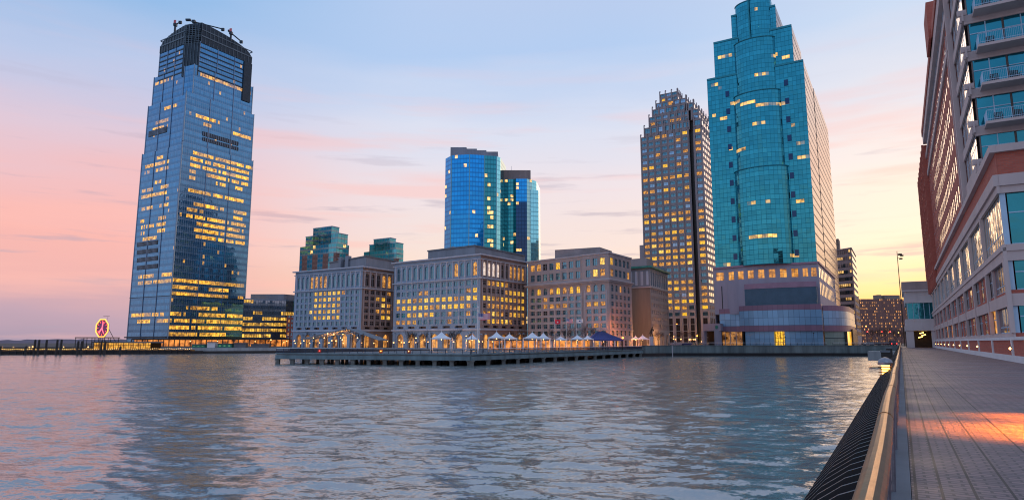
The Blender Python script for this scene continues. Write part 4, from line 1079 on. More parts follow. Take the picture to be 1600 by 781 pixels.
# ---- dark stepped tower
def stepped_tower():
    Yc = 400.; C3 = gx(1111, Yc); g = -.02
    def along(P, d, pxh): q = (pxh - 800) / 1010.17; return (q * P[1] - P[0]) / (d[0] - q * d[1])
    La = abs(along(C3, -Nn, 1010)); Lb = along(C3, U, 1122)
    Lb = max(Lb, 26.)
    t = thing('stepped_tower', (C3[0] - 15, C3[1] + 15, g), 'dark grey stone tower stepping up to a spiky crown, left of the teal tower', 'skyscraper')
    ws = WinSet()
    rr = random.Random(21); FH = 4.15
    specs = [(0, La, 0, Lb, 207), (0, La - 2.6, .0, Lb, 193), (1.5, La - 6, .6, Lb - 2, 177), (5, La - 8.2, 1.5, Lb - 4, 165), (10, La - 10.5, 2.6, Lb - 8, 155), (16, La - 13, 4, Lb - 12, 141)]
    # (offset of front corner leftwards, left extent, inset of the front face, depth)
    zs = g
    brightrows = {9: 1}
    litrows = {30: .5, 28: .5, 26: .9, 22: .5, 20: .8, 19: .7, 17: .6, 16: .7, 15: .6, 14: .7, 13: .8, 12: .9, 9: .8, 8: .7, 7: .6, 6: .8, 5: .8, 33: .4, 35: .4, 24: .4, 31: .3}
    dm = MB(); fin = MB()
    for i, (c0, ex, ins, dep, py) in enumerate(specs):
        z1 = at(1040, py, Yc + 10)[2]; n = max(1, round((z1 - zs) / FH)); fh = (z1 - zs) / n
        Lp = C3 - Nn * ex + U * ins; Cp = C3 - Nn * c0 + U * ins; Rp = C3 - Nn * c0 + U * dep
        base = round((zs - g) / FH)
        def vf(c, r, base=base):
            p = litrows.get(base + r, .04)
            if rr.random() < p * 1.1: return 'lit_a' if rr.random() < .6 else 'lit_b'
            return 'glass_dark' if rr.random() < .7 else 'glass_blue'
        rows = []
        for k in range(n):
            a = zs + k * fh
            if i == 0 and k < 4: rows.append((a, a + fh, a + .2, a + fh - .1, .55, 'rect', lambda c, r: 'glass_brown', None))
            else: rows.append((a, a + fh, a + fh * .34, a + fh * .86, .74, 'rect', vf, None))
        mb = MB(); wL = unit(Lp, Cp)[1]; nb = max(3, round(wL / 4.6))
        # recessed slot in the front near the corner
        d, L = unit(Lp, Cp)
        k1, k2 = L * .80, L * .86
        if i < 4:
            wall(mb, ws, Lp, Lp + d * k1, rows, max(3, round(k1 / 4.6)), .3); P1 = Lp + d * k1; P2 = Lp + d * k2
            mb.q([(*P1, zs), (*(P1 + U * 2.5), zs), (*(P1 + U * 2.5), z1), (*P1, z1)], 1); mb.q([(*(P1 + U * 2.5), zs), (*(P2 + U * 2.5), zs), (*(P2 + U * 2.5), z1), (*(P1 + U * 2.5), z1)], 1); mb.q([(*(P2 + U * 2.5), zs), (*P2, zs), (*P2, z1), (*(P2 + U * 2.5), z1)], 1)
            wall(mb, ws, P2, Cp, rows, 1, .4)
        else: wall(mb, ws, Lp, Cp, rows, nb, .3)
        rr2 = random.Random(4)
        rowsR = [(a, b, wa, wb, .62, 'rect', (lambda c, r: 'glass_clear' if r > 3 or i > 0 else 'glass_brown'), None) for (a, b, wa, wb, fr, kd, v, m_) in rows]
        wall(mb, ws, Cp, Rp, rowsR, max(3, round((dep - ins) / 4.2)), .4, depth=.04)
        Bk = Lp + (Rp - Cp)
        mb.q([(*Rp, zs), (*Bk, zs), (*Bk, z1), (*Rp, z1)]); mb.q([(*Bk, zs), (*Lp, zs), (*Lp, z1), (*Bk, z1)])
        mb.q([(*Lp, z1), (*Cp, z1), (*Rp, z1), (*Bk, z1)]); mb.build('shaft', [M['dark_stone'], M['black']], t)
        mf = MB()
        for k in range(nb + 1):
            p = Lp + d * min(L - .5, max(0, (L * k / nb) - .3)); mf.obox(p, d, .55, .55, zs, z1 + 1.4)
            mf.ball((p[0] + d[0] * .3, p[1] + d[1] * .3 - .4, z1 + 1.6), .55, 6)
        nr_ = max(3, round((dep - ins) / 6))
        for k in range(nr_ + 1):
            p = Cp + U * ((dep - ins) * k / nr_ - (.5 if k else 0)); mf.obox(p, U, .5, .5, z1 - 2, z1 + 1.6)
        mf.build('buttress', M['dark_stone'], t)
        zs = z1
    # low wing on the left and tall pier base
    zz = at(1000, 382, Yc + 20)[2]; Lp = C3 - Nn * (La + 3) + U * .5
    mb = MB(); mb.prism([Lp, Lp + Nn * 3.2, Lp + Nn * 3.2 + U * 20, Lp + U * 20], g, zz); mb.build('low_wing', M['dark_stone'], t)
    place_windows(t, ws, frame='black', limit=98)
M['dark_stone'] = solid('dark_stone', (.31, .27, .28), .7, vs=.2, var=.2, streak=True)
M['glass_blue'] = glass('blue_window_glass', (.30, .46, .62), .8)
stepped_tower()

# ================================================================== teal tower on its mauve podium
def teal_tower():
    Yc = 240.; C3 = gx(1285, Yc)
    def along(P, d, pxh): q = (pxh - 800) / 1010.17; return (q * P[1] - P[0]) / (d[0] - q * d[1])
    g = -.02; zb = at(1283, 410, Yc)[2]
    def zt(px, py, Y): return at(px, py, Y)[2]
    z1 = zt(1255, 95, Yc); z2 = zt(1236, 45, Yc + 5); z3 = zt(1209, 13, Yc + 8); z4 = zt(1180, 0, Yc + 8)
    front = -Nn
    t = thing('teal_tower', (C3[0] - 14, C3[1] + 14, g), 'stepped teal glass tower with a round glass bay up its front', 'skyscraper')
    tg = curtain_mat('teal_glass', (.045, .37, .47), (.012, .15, .20), (.03, .29, .38), spf=.0, mw=.07, mh=.09, tonevar=.45, lst=1.0, lit=(1, .56, .10), wob=.022, metal=.9, bumps=.1)
    side = curtain_mat('side_glass', (.38, .28, .27), (.13, .085, .09), (.24, .17, .17), spf=.18, mw=.3, mh=.22, tonevar=.35, metal=.5, rough=.22, wob=.004, lst=1.)  # rosy tint paints the sunset's reflection onto this face
    rr = random.Random(8)
    strips = [(1205, 1233, 84, 94), (1190, 1200, 112, 120), (1178, 1192, 112, 120), (1140, 1234, 155, 170), (1113, 1130, 132, 140), (1110, 1135, 180, 188), (1177, 1193, 190, 198), (1242, 1262, 222, 231), (1242, 1264, 240, 249), (1140, 1165, 232, 240), (1165, 1205, 366, 372), (1205, 1215, 366, 374), (1242, 1255, 310, 320), (1195, 1205, 314, 318), (1168, 1180, 316, 320), (1225, 1275, 398, 408), (1130, 1140, 410, 415), (1120, 1145, 86, 92)]
    def lf(c, col, r):
        px, py = pr(c)
        for x0, x1, y0, y1 in strips:
            ym = (y0 + y1) / 2; hh = min(3.2, (y1 - y0) / 2)
            if x0 <= px <= x1 and abs(py - ym) <= hh: return .5 + .8 * rr.random() if rr.random() < .8 else .15
        return (rr.random() < .004) * .7
    tn = {}
    def tf(c, col, r):
        px, py = pr(c); v = .4 + .25 * rr.random()
        if r % 5 == 3 and 1137 < px < 1237: v += .35
        return v
    def xl(pxh): return abs(along(C3, -Nn, pxh))
    def tier(lpx, rpx, ins, za, zb_, dep):
        a = xl(rpx) if rpx < 1285 else 0; b = xl(lpx)
        Lp = C3 - Nn * b + U * ins; Rp = C3 - Nn * a + U * ins; E = Rp + U * (dep - ins); Bk = Lp + U * (dep - ins)
        mb = MB(); k = curtain(mb, [tuple(Lp), tuple(Rp)], za, zb_, 1.5, 1.9, lf, tf, mi=0)
        curtain(mb, [tuple(Rp), tuple(E)], za, zb_, 1.5, 3.6, None, lambda c, a, r: .5 + .4 * rr.random(), mi=1)
        curtain(mb, [tuple(E), tuple(Bk), tuple(Lp)], za, zb_, 3, 3.6, None, tf, mi=0)
        mb.q([(*Lp, zb_), (*Rp, zb_), (*E, zb_), (*Bk, zb_)], 2)
        mb.build('glass_wall', [tg, side, M['dark_steel']], t)
        mb = MB(); mb.obox(Lp, unit(Lp, Rp)[0], unit(Lp, Rp)[1], .25, zb_ - .3, zb_ + .5); mb.build('parapet', M['teal_trim'], t)
        return Lp, Rp
    M['teal_trim'] = solid('teal_trim', (.02, .22, .28), .4, metal=.5)
    tier(1123, 1285, 0, zb, z1, 32); 
    tier(1136, 1268.8, .8, z1, z2, 30)
    tier(1167, 1243, 1.6, z2, z3, 26)
    # round bay, widest at the foot
    cyc = C3 - Nn * xl(1204) + U * 2.5
    for (w0, w1, za, zz, dd) in ((1160, 1250, zb, zt(1180, 255, Yc), 0), (1164, 1246, zt(1180, 255, Yc), zt(1180, 133, Yc), .5), (1168, 1240, zt(1180, 133, Yc), zt(1180, 47, Yc), 1.), (1173.5, 1235, zt(1180, 47, Yc), z4, 1.6)):
        r = (xl(w0) - xl(w1)) / 2; pts = []
        for k in range(19):
            a = pi * k / 18; pts.append(tuple(cyc - Nn * (r * cos(a)) - U * (r * .62 * sin(a) + 1.2 - dd)))
        mb = MB(); curtain(mb, pts, za, zz, 1.4, 1.9, lf, tf, mi=0); mb.q([(*p, zz) for p in pts], 1)
        if zz == z4:
            pb = [tuple(cyc + Nn * r + U * 2), tuple(cyc + Nn * r + U * 12), tuple(cyc - Nn * r + U * 12), tuple(cyc - Nn * r + U * 2)]
            curtain(mb, [pts[-1]] + pb + [pts[0]], z3 - 4, zz, 1.5, 3.6, None, tf); mb.q([(*p, zz) for p in pb], 1)
        mb.build('round_bay', [tg, M['dark_steel']], t)
        mb = MB(); mb.tube([(*p, zz) for p in pts], .28, 5); mb.build('bay_rim', M['teal_trim'], t)
    # dark notches beside the bay
    mb = MB(); nn_ = int((z1 - zb) / 7.6)
    for k in range(nn_):
        for q in (1156, 1254):
            p = C3 - Nn * xl(q); mb.obox(p - Nn * .8, Nn, 1.5, .25, zb + 3 + k * 7.6, zb + 5.4 + k * 7.6)
    mb.build('recess_panel', M['navy_glass2'], t)
    mb = MB(); p = cyc - U * (xl(1173.5) - xl(1235)) * .5 * .62 - Nn * 1.2; mb.obox(p - U * .1, Nn, .5, .5, zt(1180, 133, Yc), z4 + .8); mb.build('mullion_spine', M['teal_trim'], t)
    # seam and second block
    z5 = zt(1272, 138, Yc + 35 * U[1]); A = C3 + U * 32 - Nn * 1.5; mb = MB(); mb.prism([A - Nn * 26, A, A + U * 3, A - Nn * 26 + U * 3], zb, z5 - 2); mb.build('dark_seam', M['dark_steel'], t)
    Pa = C3 + U * 35; Pb = C3 + U * 101; mb = MB()
    curtain(mb, [tuple(Pa - Nn * 26), tuple(Pa), tuple(Pb), tuple(Pb - Nn * 26)], g, z5, 1.5, 3.6, None, lambda c, a, r: .5 + .4 * rr.random(), mi=0, closed=True)
    mb.q([(*Pa, z5), (*Pb, z5), (*(Pb - Nn * 26), z5), (*(Pa - Nn * 26), z5)], 1); mb.build('rear_block', [side, M['slate']], t)
    return C3, zb
M['navy_glass2'] = glass('navy_panel', (.02, .05, .12), .7)
TC, TZB = teal_tower()

def podium():
    Yc = 240.; C3 = TC; g = -.02; zb = TZB
    def xl(pxh): q = (pxh - 800) / 1010.17; return abs((q * C3[1] - C3[0]) / (-Nn[0] + q * Nn[1]))
    t = thing('podium_building', (C3[0] - 12, C3[1] + 8, g), 'mauve granite podium with pale blue panels and a dark screen under the teal tower', 'building')
    # ---- upper drum: rectangle with bowed front
    lw, rwid = xl(1119.5), 0
    def bow(a, b, depth, n=14, ins=0., off=0.):
        """front path from left distance a to right distance b bulging toward the water"""
        pts = []
        for k in range(n + 1):
            q = k / n; x = a + (b - a) * q; pts.append(C3 - Nn * x - U * (depth * sin(pi * q) + off))
        return pts
    zl = at(1180, 474.5, 236)[2]           # top of lower volume
    up = [C3 - Nn * lw, C3 - Nn * xl(1140)] + bow(xl(1140), xl(1258), 3.0, 7)[1:] + [C3 + Nn * .3]
    mb = MB(); ws = WinSet()
    h1, h2 = zb - 6.6, zb - .9
    for i in range(len(up) - 1):
        P0, P1 = up[i], up[i + 1]; d, L = unit(P0, P1)
        isw = True
        mb.q([(*P0, zl - 3), (*P1, zl - 3), (*P1, h1), (*P0, h1)])
        if isw: wall(mb, ws, P0, P1, [(h1, h2, h1 + 1.4, h2 - 1.0, .62 if L < 8 else .5, 'rect', lambda c, r: 'lit_p', None)], 1 if L < 6 else 2, .15, depth=.25)
        else: mb.q([(*P0, h1), (*P1, h1), (*P1, h2), (*P0, h2)])
        mb.q([(*P0, h2), (*P1, h2), (*P1, zb), (*P0, zb)])
    # right side wall with tall colonnade windows
    Rb = C3 + Nn * .3 + U * 72
    nc = 12; rows = [(g, zb - 13, 0, 0, 0, None, None, None), (zb - 13, zb - 6, zb - 12, zb - 7, .45, 'tall', lambda c, r: 'glass_clear', None), (zb - 6, zb - .9, zb - 5.4, zb - 1.3, .6, 'tall', lambda c, r: 'glass_clear', None), (zb - .9, zb, 0, 0, 0, None, None, None)]
    wall(mb, ws, C3 + Nn * .3, Rb, rows, nc, 1, depth=.06)
    Lb = C3 - Nn * lw + U * 60
    mb.q([(*Rb, g), (*Lb, g), (*Lb, zb), (*Rb, zb)]); mb.q([(*Lb, g), (*up[0], g), (*up[0], zb), (*Lb, zb)])
    mb.q([(*p, zb) for p in up] + [(*Rb, zb), (*Lb, zb)])
    mb.build('wall', M['stone_mauve'], t)
    mb = MB()
    for i in range(len(up) - 1): d, L = unit(up[i], up[i + 1]); mb.obox(up[i] - d * .1, d, L + .2, .5, zb - .35 + .002 * (i % 2), zb + .35 - .002 * (i % 2))
    mb.obox(C3 + Nn * .3, U, 72, .5, zb - .34, zb + .33); mb.build('cornice', M['panel_pink'], t)
    place_windows(t, ws, frame='teal_trim')
    # ---- louvred dark screen on the front
    sc = bow(xl(1170), xl(1287), 1.2, 12, off=3.1); zs1 = at(1200, 447, 236)[2]
    mb = MB()
    for i in range(len(sc) - 1):
        P0, P1 = sc[i], sc[i + 1]
        mb.q([(*P0, zl), (*P1, zl), (*P1, zs1), (*P0, zs1)]); d, L = unit(P0, P1)
        for k in range(24): mb.obox(P0, d, L, .12, zl + (zs1 - zl) * (k + .2) / 24, zl + (zs1 - zl) * (k + .65) / 24, 0)
    mb.q([(*sc[0], zl), (*(sc[0] + U * 4), zl), (*(sc[0] + U * 4), zs1), (*sc[0], zs1)]); mb.q([(*sc[-1], zl), (*(sc[-1] + U * 4), zl), (*(sc[-1] + U * 4), zs1), (*sc[-1], zs1)])
    mb.build('louvre_screen', solid('blue_grey_screen', (.085, .15, .21), .5, metal=.3, vs=.12, var=.25), t)
    mb = MB()
    for i in range(len(sc) - 1): d, L = unit(sc[i], sc[i + 1]); mb.obox(sc[i], d, L, .25, zs1, zs1 + 2.0)
    for i in range(len(sc) - 1): d, L = unit(sc[i], sc[i + 1]); mb.obox(sc[i] + U * .2, d, L, .1, zs1 + 2.01, zs1 + 2.02)
    mb.prism([sc[0] + U * 4] + sc + [sc[-1] + U * 4], zs1 + .02, zs1 + .03)
    mb.build('granite_band', M['panel_pink'], t)
    mb = MB()
    for q in (1131, 1146): P = C3 - Nn * xl(q); mb.obox(P, Nn, .35, .06, zb - 18, zb - 7.4)
    mb.build('slot_window', M['black'], t)
    # ---- lower volumes: bands of pink granite and pale panels
    pan = curtain_mat('pale_blue_panels', (.22, .42, .62), (.06, .11, .18), (.22, .42, .62), spf=.0, mw=.05, mh=.035, metal=.35, rough=.3, tonevar=.3, wob=.004)
    pnk = curtain_mat('mauve_granite_panels', (.26, .14, .20), (.10, .06, .09), spf=0, mw=.03, mh=.03, metal=.1, rough=.45, tonevar=.2, wob=.003)
    grn = curtain_mat('pale_green_panels', (.22, .30, .26), (.06, .08, .08), spf=0, mw=.02, mh=.12, metal=.1, rough=.5, tonevar=.2)
    def lower(path, zt_, nm, zg=None):
        z0 = at(1200, 517, 236)[2] if zg is None else zg; z3 = zt_; z2 = z3 - 2.0; z1_ = z0 + 2.2
        rn = random.Random(3); tf = lambda c, a, r: rn.random()
        mb = MB(); curtain(mb, path, z1_, z2, 1.9, (z2 - z1_) / 2, None, tf, mi=0); mb.build(nm, pan, t)
        mb = MB(); mb.mark(); curtain(mb, path, z2, z3, 1.9, 2, None, tf, mi=0); mb.q([(*p, z3) for p in path]); mb.mark(); curtain(mb, path, z0, z1_, 1.9, 2.2, None, tf, mi=0)
        mb.q([(*p, z0) for p in path]); mb.build('granite_band', pnk, t)
        return z0
    off0 = 3.0
    left = [C3 - Nn * xl(1126) + U * 3, C3 - Nn * xl(1126) - U * .2, C3 - Nn * xl(1160) - U * .2]
    mainp = [C3 - Nn * xl(1160) + U * 1.0] + bow(xl(1160), -.6, 3.0, 16, off=3.4) + [C3 + Nn * .6 + U * 1]
    left = [tuple(p) for p in left]; mainp = [tuple(p) for p in mainp]
    zg = lower(left + [tuple(C3 - Nn * xl(1160) + U * 1.0)], zl - .8, 'panel_wall'); lower(mainp, zl, 'panel_wall')
    # right hand curved volume
    R0 = C3 + Nn * .7 + U * 1.5; R1 = uz(1337, 533, zg) if False else gx(1331, 252); d, L = unit(R0, R1)
    rp = [tuple(R0 + d * L * k / 12 + np.array([d[1], -d[0]]) * 2.6 * sin(pi * (k / 12) ** .8)) for k in range(13)]
    rpp = rp + [tuple(np.array(rp[-1]) + U * 30)]
    lower(rpp, zl - .3, 'panel_wall'); 
    mb = MB(); mb.q([(*p, zl - .35) for p in rpp] + [(*(C3 + Nn * .7 + U * 30), zl - .35)]); mb.build('roof', M['slate'], t)
    # ground floor walls (recessed), with lit entrance
    def gf(path, m, ins, z1g, h=1.9, nm='ground_floor_panel', z0g=g):
        mb = MB(); rn = random.Random(6); curtain(mb, [tuple(np.array(p) + U * ins) for p in path], z0g, z1g, h, 2.2, None, lambda c, a, r: rn.random()); mb.build(nm, m, t)
    gm = [np.array(p) for p in mainp[1:-1]]; n = len(gm)
    gf(gm[1:8], pan, .7, zg); gf(gm[9:17], pan, .7, zg)
    P0, P1 = gm[7] + U * .7, gm[9] + U * .7
    mb = MB(); mb.q([(*P0, g), (*(P0 + U * 3), g), (*(P0 + U * 3), zg), (*P0, zg)]); mb.q([(*P1, g), (*(P1 + U * 3), g), (*(P1 + U * 3), zg), (*P1, zg)]); mb.build('ground_floor_panel', M['panel_blue'], t)
    A, B2 = P0 + U * 3, P1 + U * 3; d, L = unit(A, B2)
    mb = MB(); mb.q([(*A, g), (*B2, g), (*B2, zg), (*A, zg)]); mb.build('entrance', M['lit_a'], t)
    mb = MB()
    for k in range(5): mb.obox(A + d * (L * k / 4 - .08), d, .16, .2, g, zg)
    for z in (1.4, 2.8, 4.2): mb.obox(A, d, L, .18, z, z + .14)
    mb.build('entrance_frame', M['bronze'], t)
    # right volume ground floor: pale green panels, amber wall, its light painted as glow
    r = [np.array(p) for p in rp]
    gf(r[0:7], grn, .8, zg, 3.4); 
    mb = MB(); 
    for a2, b2 in ((r[7] + U * .6, r[12] + U * .3),):
        mb.q([(*a2, g), (*b2, g), (*b2, zg), (*a2, zg)])
    mb.build('amber_glow_wall', litwin('amber_wall_glow', (1, .52, .04), .95, scale=.3, lo=.6), t)
    mb = MB(); p = r[-1]; mb.prism([p, p + Nn * .6, p + Nn * .6 + U * 30, p + U * 30], g, zg + 1); p = r[6]; mb.prism([p + U * .3, p + Nn * .8 + U * .3, p + Nn * .8 + U * 1.6, p + U * 1.6], g, zg); mb.build('pier', M['bronze'], t)
    mb = MB(); mb.prism([np.array(rp[-1]) + U * 30, rp[-1], C3 + Nn * .7 + U * 3, C3 + Nn * .7 + U * 30], g, .1); mb.build('floor_slab', M['concrete'], t)
    # left ground floor: open portico columns and dim windows
    mb = MB(); LL = C3 - Nn * xl(1126)
    for q in (1133, 1141, 1150): p = C3 - Nn * xl(q) + U * .3; mb.obox(p, Nn, .25, .2, g, zg)
    mb.build('column', M['stone_mauve'], t)
    mb = MB(); a, b = C3 - Nn * xl(1127) + U * 2.5, C3 - Nn * xl(1158) + U * 2.5; mb.q([(*a, g), (*b, g), (*b, zg), (*a, zg)]); mb.build('shop_window', litwin('dim_shop', (1, .45, .10), .35, scale=.5, lo=.02), t)
podium()
def portico():
    Y = 262; z = at(1110, 506, Y)[2]; t = thing('portico', (*gx(1112, Y), -.02), 'low pinkish square portico left of the teal tower podium with orange light inside', 'portico')
    A, B2 = gx(1099, Y), gx(1126.5, Y - 8)
    d, L = unit(A, B2); zt_ = z; zb = at(1110, 517, Y)[2]
    mb = MB(); mb.prism([A, B2, B2 + U * 12, A + U * 12], zb, zt_); mb.build('lintel', M['stone_mauve'], t)
    for k, w in ((0, 1.5), (L - 2.4, 2.4)):
        mb = MB(); mb.obox(A + d * k + U * 1.5, d, w, 1.5, -.02, zb - .003); mb.build('column', M['stone_mauve'], t)
    mb = MB(); p = A + d * L * .62; mb.q([(*(p + U * 6), 0), (*(p + d * 1.3 + U * 6), 0), (*(p + d * 1.3 + U * 6), zb), (*(p + U * 6), zb)]); mb.build('lit_door', emis('orange_doorway', (1, .22, .05), .8), t)
    mb = MB(); mb.prism([A + U * 8, B2 + U * 8, B2 + U * 11, A + U * 11], -.02, zb - .01); mb.build('inner_wall', M['bronze'], t)
    mb = MB(); c = A + d * (L * .80); n2 = np.array([d[1], -d[0]]); mb.lathe((0, 0, 0), [(.001, 0), (.75, 0), (.75, .12), (.001, .12)], 14)
    zz = (zb + zt_) / 2
    mb.v = [(c[0] + v[0] * d[0] + n2[0] * (v[2] + .02), c[1] + v[0] * d[1] + n2[1] * (v[2] + .02), zz + v[1]) for v in mb.v]; mb.build('round_sign', M['green_copper'], t)
portico()

# ---- banded office and far slab
def banded():
    Y = 345; C3 = gx(1341, Y); g = -.02
    z = at(1330, 388, Y)[2]; zh = at(1316, 371, Y + 6)[2]
    L_ = gx(1309, Y + 12); Rb = C3 + U * 40
    t = thing('banded_office', (C3[0] - 6, Y + 10, g), 'concrete office block striped with dark ribbon windows, right of the teal tower', 'office building')
    n = round((z - g) / 3.7); fh = (z - g) / n; rr = random.Random(4)
    d, L = unit(L_, C3); Lc = L_ + d * 2
    mb = MB(); mb.prism([L_, C3, Rb, L_ + U * 40], g, z); mb.build('wall', solid('pale_concrete', (.36, .29, .28), .8, vs=.3, var=.15, streak=True), t)
    gl = curtain_mat('ribbon_glass', (.12, .12, .13), (.05, .05, .05), spf=0, mw=.2, mh=0, lst=1.2, tonevar=.5)
    mb = MB(); seg = {}
    for r in range(1, n):
        a = g + r * fh + fh * .32; b = a + fh * .55
        def lf(c, col, _, r=r):
            k = (r, col // 3)
            if k not in seg: seg[k] = rr.random() < (.6 if r in (n - 2, n - 4, n - 6) else .12)
            return seg[k] * .6
        mb.mark(); curtain(mb, [tuple(L_ + d * 3.2 + np.array([d[1], -d[0]]) * .03), tuple(C3 - d * .8 + np.array([d[1], -d[0]]) * .03)], a, b, 1.3, fh, lf, lambda c, x, y: rr.random())
        curtain(mb, [tuple(C3 + U * .8 + Nn * .03), tuple(Rb + Nn * .03)], a, b, 1.3, fh, None, lambda c, x, y: rr.random())
    mb.build('ribbon_window', gl, t)
    A = L_ + U * 3; mb = MB(); mb.prism([A - d * 1.0, A + d * 5, A + d * 5 + U * 10, A + U * 10 - d * 1.0], z, zh); mb.build('stair_tower', M['brown_brick'], t)
    mb = MB(); cornice(mb, [L_, C3, Rb], z - .2, z + .5, .25); mb.build('parapet', M['stone_tan'], t)
banded()
def slab():
    Y = 620; A, B2 = gx(1344, Y), gx(1424, Y); z = at(1380, 467, Y)[2]; g = -.02
    t = thing('apartment_slab', ((A[0] + B2[0]) / 2, Y, g), 'wide brick apartment slab closing the street, dotted with many small lit windows', 'apartment building')
    cm = curtain_mat('slab_wall', (.26, .13, .11), (.24, .13, .11), (.22, .12, .10), spf=.45, mw=.42, mh=.1, metal=0, rough=.7, tonevar=.35, lst=.9, lit=(1, .46, .12))
    rr = random.Random(12)
    mb = MB(); curtain(mb, [tuple(A), tuple(B2), tuple(B2 + (0, 18)), tuple(A + (0, 18))], g, z, 1.9, 2.9, lambda c, a, r: (rr.random() < .4) * rr.random(), lambda c, a, r: rr.random(), closed=True)
    mb.q([(*A, z), (*B2, z), (*(B2 + (0, 18)), z), (*(A + (0, 18)), z)], 1); mb.build('wall', [cm, M['slate']], t)
    for a, b, y in ((1377, 1383, 460), (1388, 1412, 460.5)):
        P, Q = gx(a, Y + 4), gx(b, Y + 4); mb = MB(); mb.prism([P, Q, Q + (0, 8), P + (0, 8)], z, at(1380, y, Y)[2]); mb.build('roof_block', M['brown_brick'], t)
slab()
def green_wall_building():
    Y = 470
    A, B2 = gx(1100, Y), gx(1150, Y)
green_wall_building()

# ================================================================== hotel on the right
def brick_wall_mat():
    m, nt, b = mat('hotel_brick'); L = nt.links; N = nt.nodes
    g = N.new('ShaderNodeNewGeometry'); mp = N.new('ShaderNodeMapping'); mp.inputs['Rotation'].default_value = (0, 0, -(pi / 2 - AU)); L.new(g.outputs['Position'], mp.inputs[0])
    sp = N.new('ShaderNodeSeparateXYZ'); L.new(mp.outputs[0], sp.inputs[0]); cb = N.new('ShaderNodeCombineXYZ')
    L.new(mnode(nt, 'ADD', sp.outputs[0], sp.outputs[1]), cb.inputs[0]); L.new(sp.outputs[2], cb.inputs[1])
    br = N.new('ShaderNodeTexBrick'); L.new(cb.outputs[0], br.inputs['Vector']); br.inputs['Scale'].default_value = 1; br.inputs['Brick Width'].default_value = .4; br.inputs['Row Height'].default_value = .13; br.inputs['Mortar Size'].default_value = .01
    br.inputs['Color1'].default_value = (.42, .085, .055, 1); br.inputs['Color2'].default_value = (.52, .13, .08, 1); br.inputs['Mortar'].default_value = (.28, .16, .13, 1)
    n = N.new('ShaderNodeTexNoise'); n.inputs['Scale'].default_value = .5; n.inputs['Detail'].default_value = 4; L.new(g.outputs['Position'], n.inputs['Vector'])
    L.new(mmix(nt, mnode(nt, 'MULTIPLY', n.outputs[0], .4), br.outputs['Color'], (.30, .07, .05)), b.inputs['Base Color']); b.inputs['Roughness'].default_value = .8
    return m
M['hotel_brick'] = brick_wall_mat()
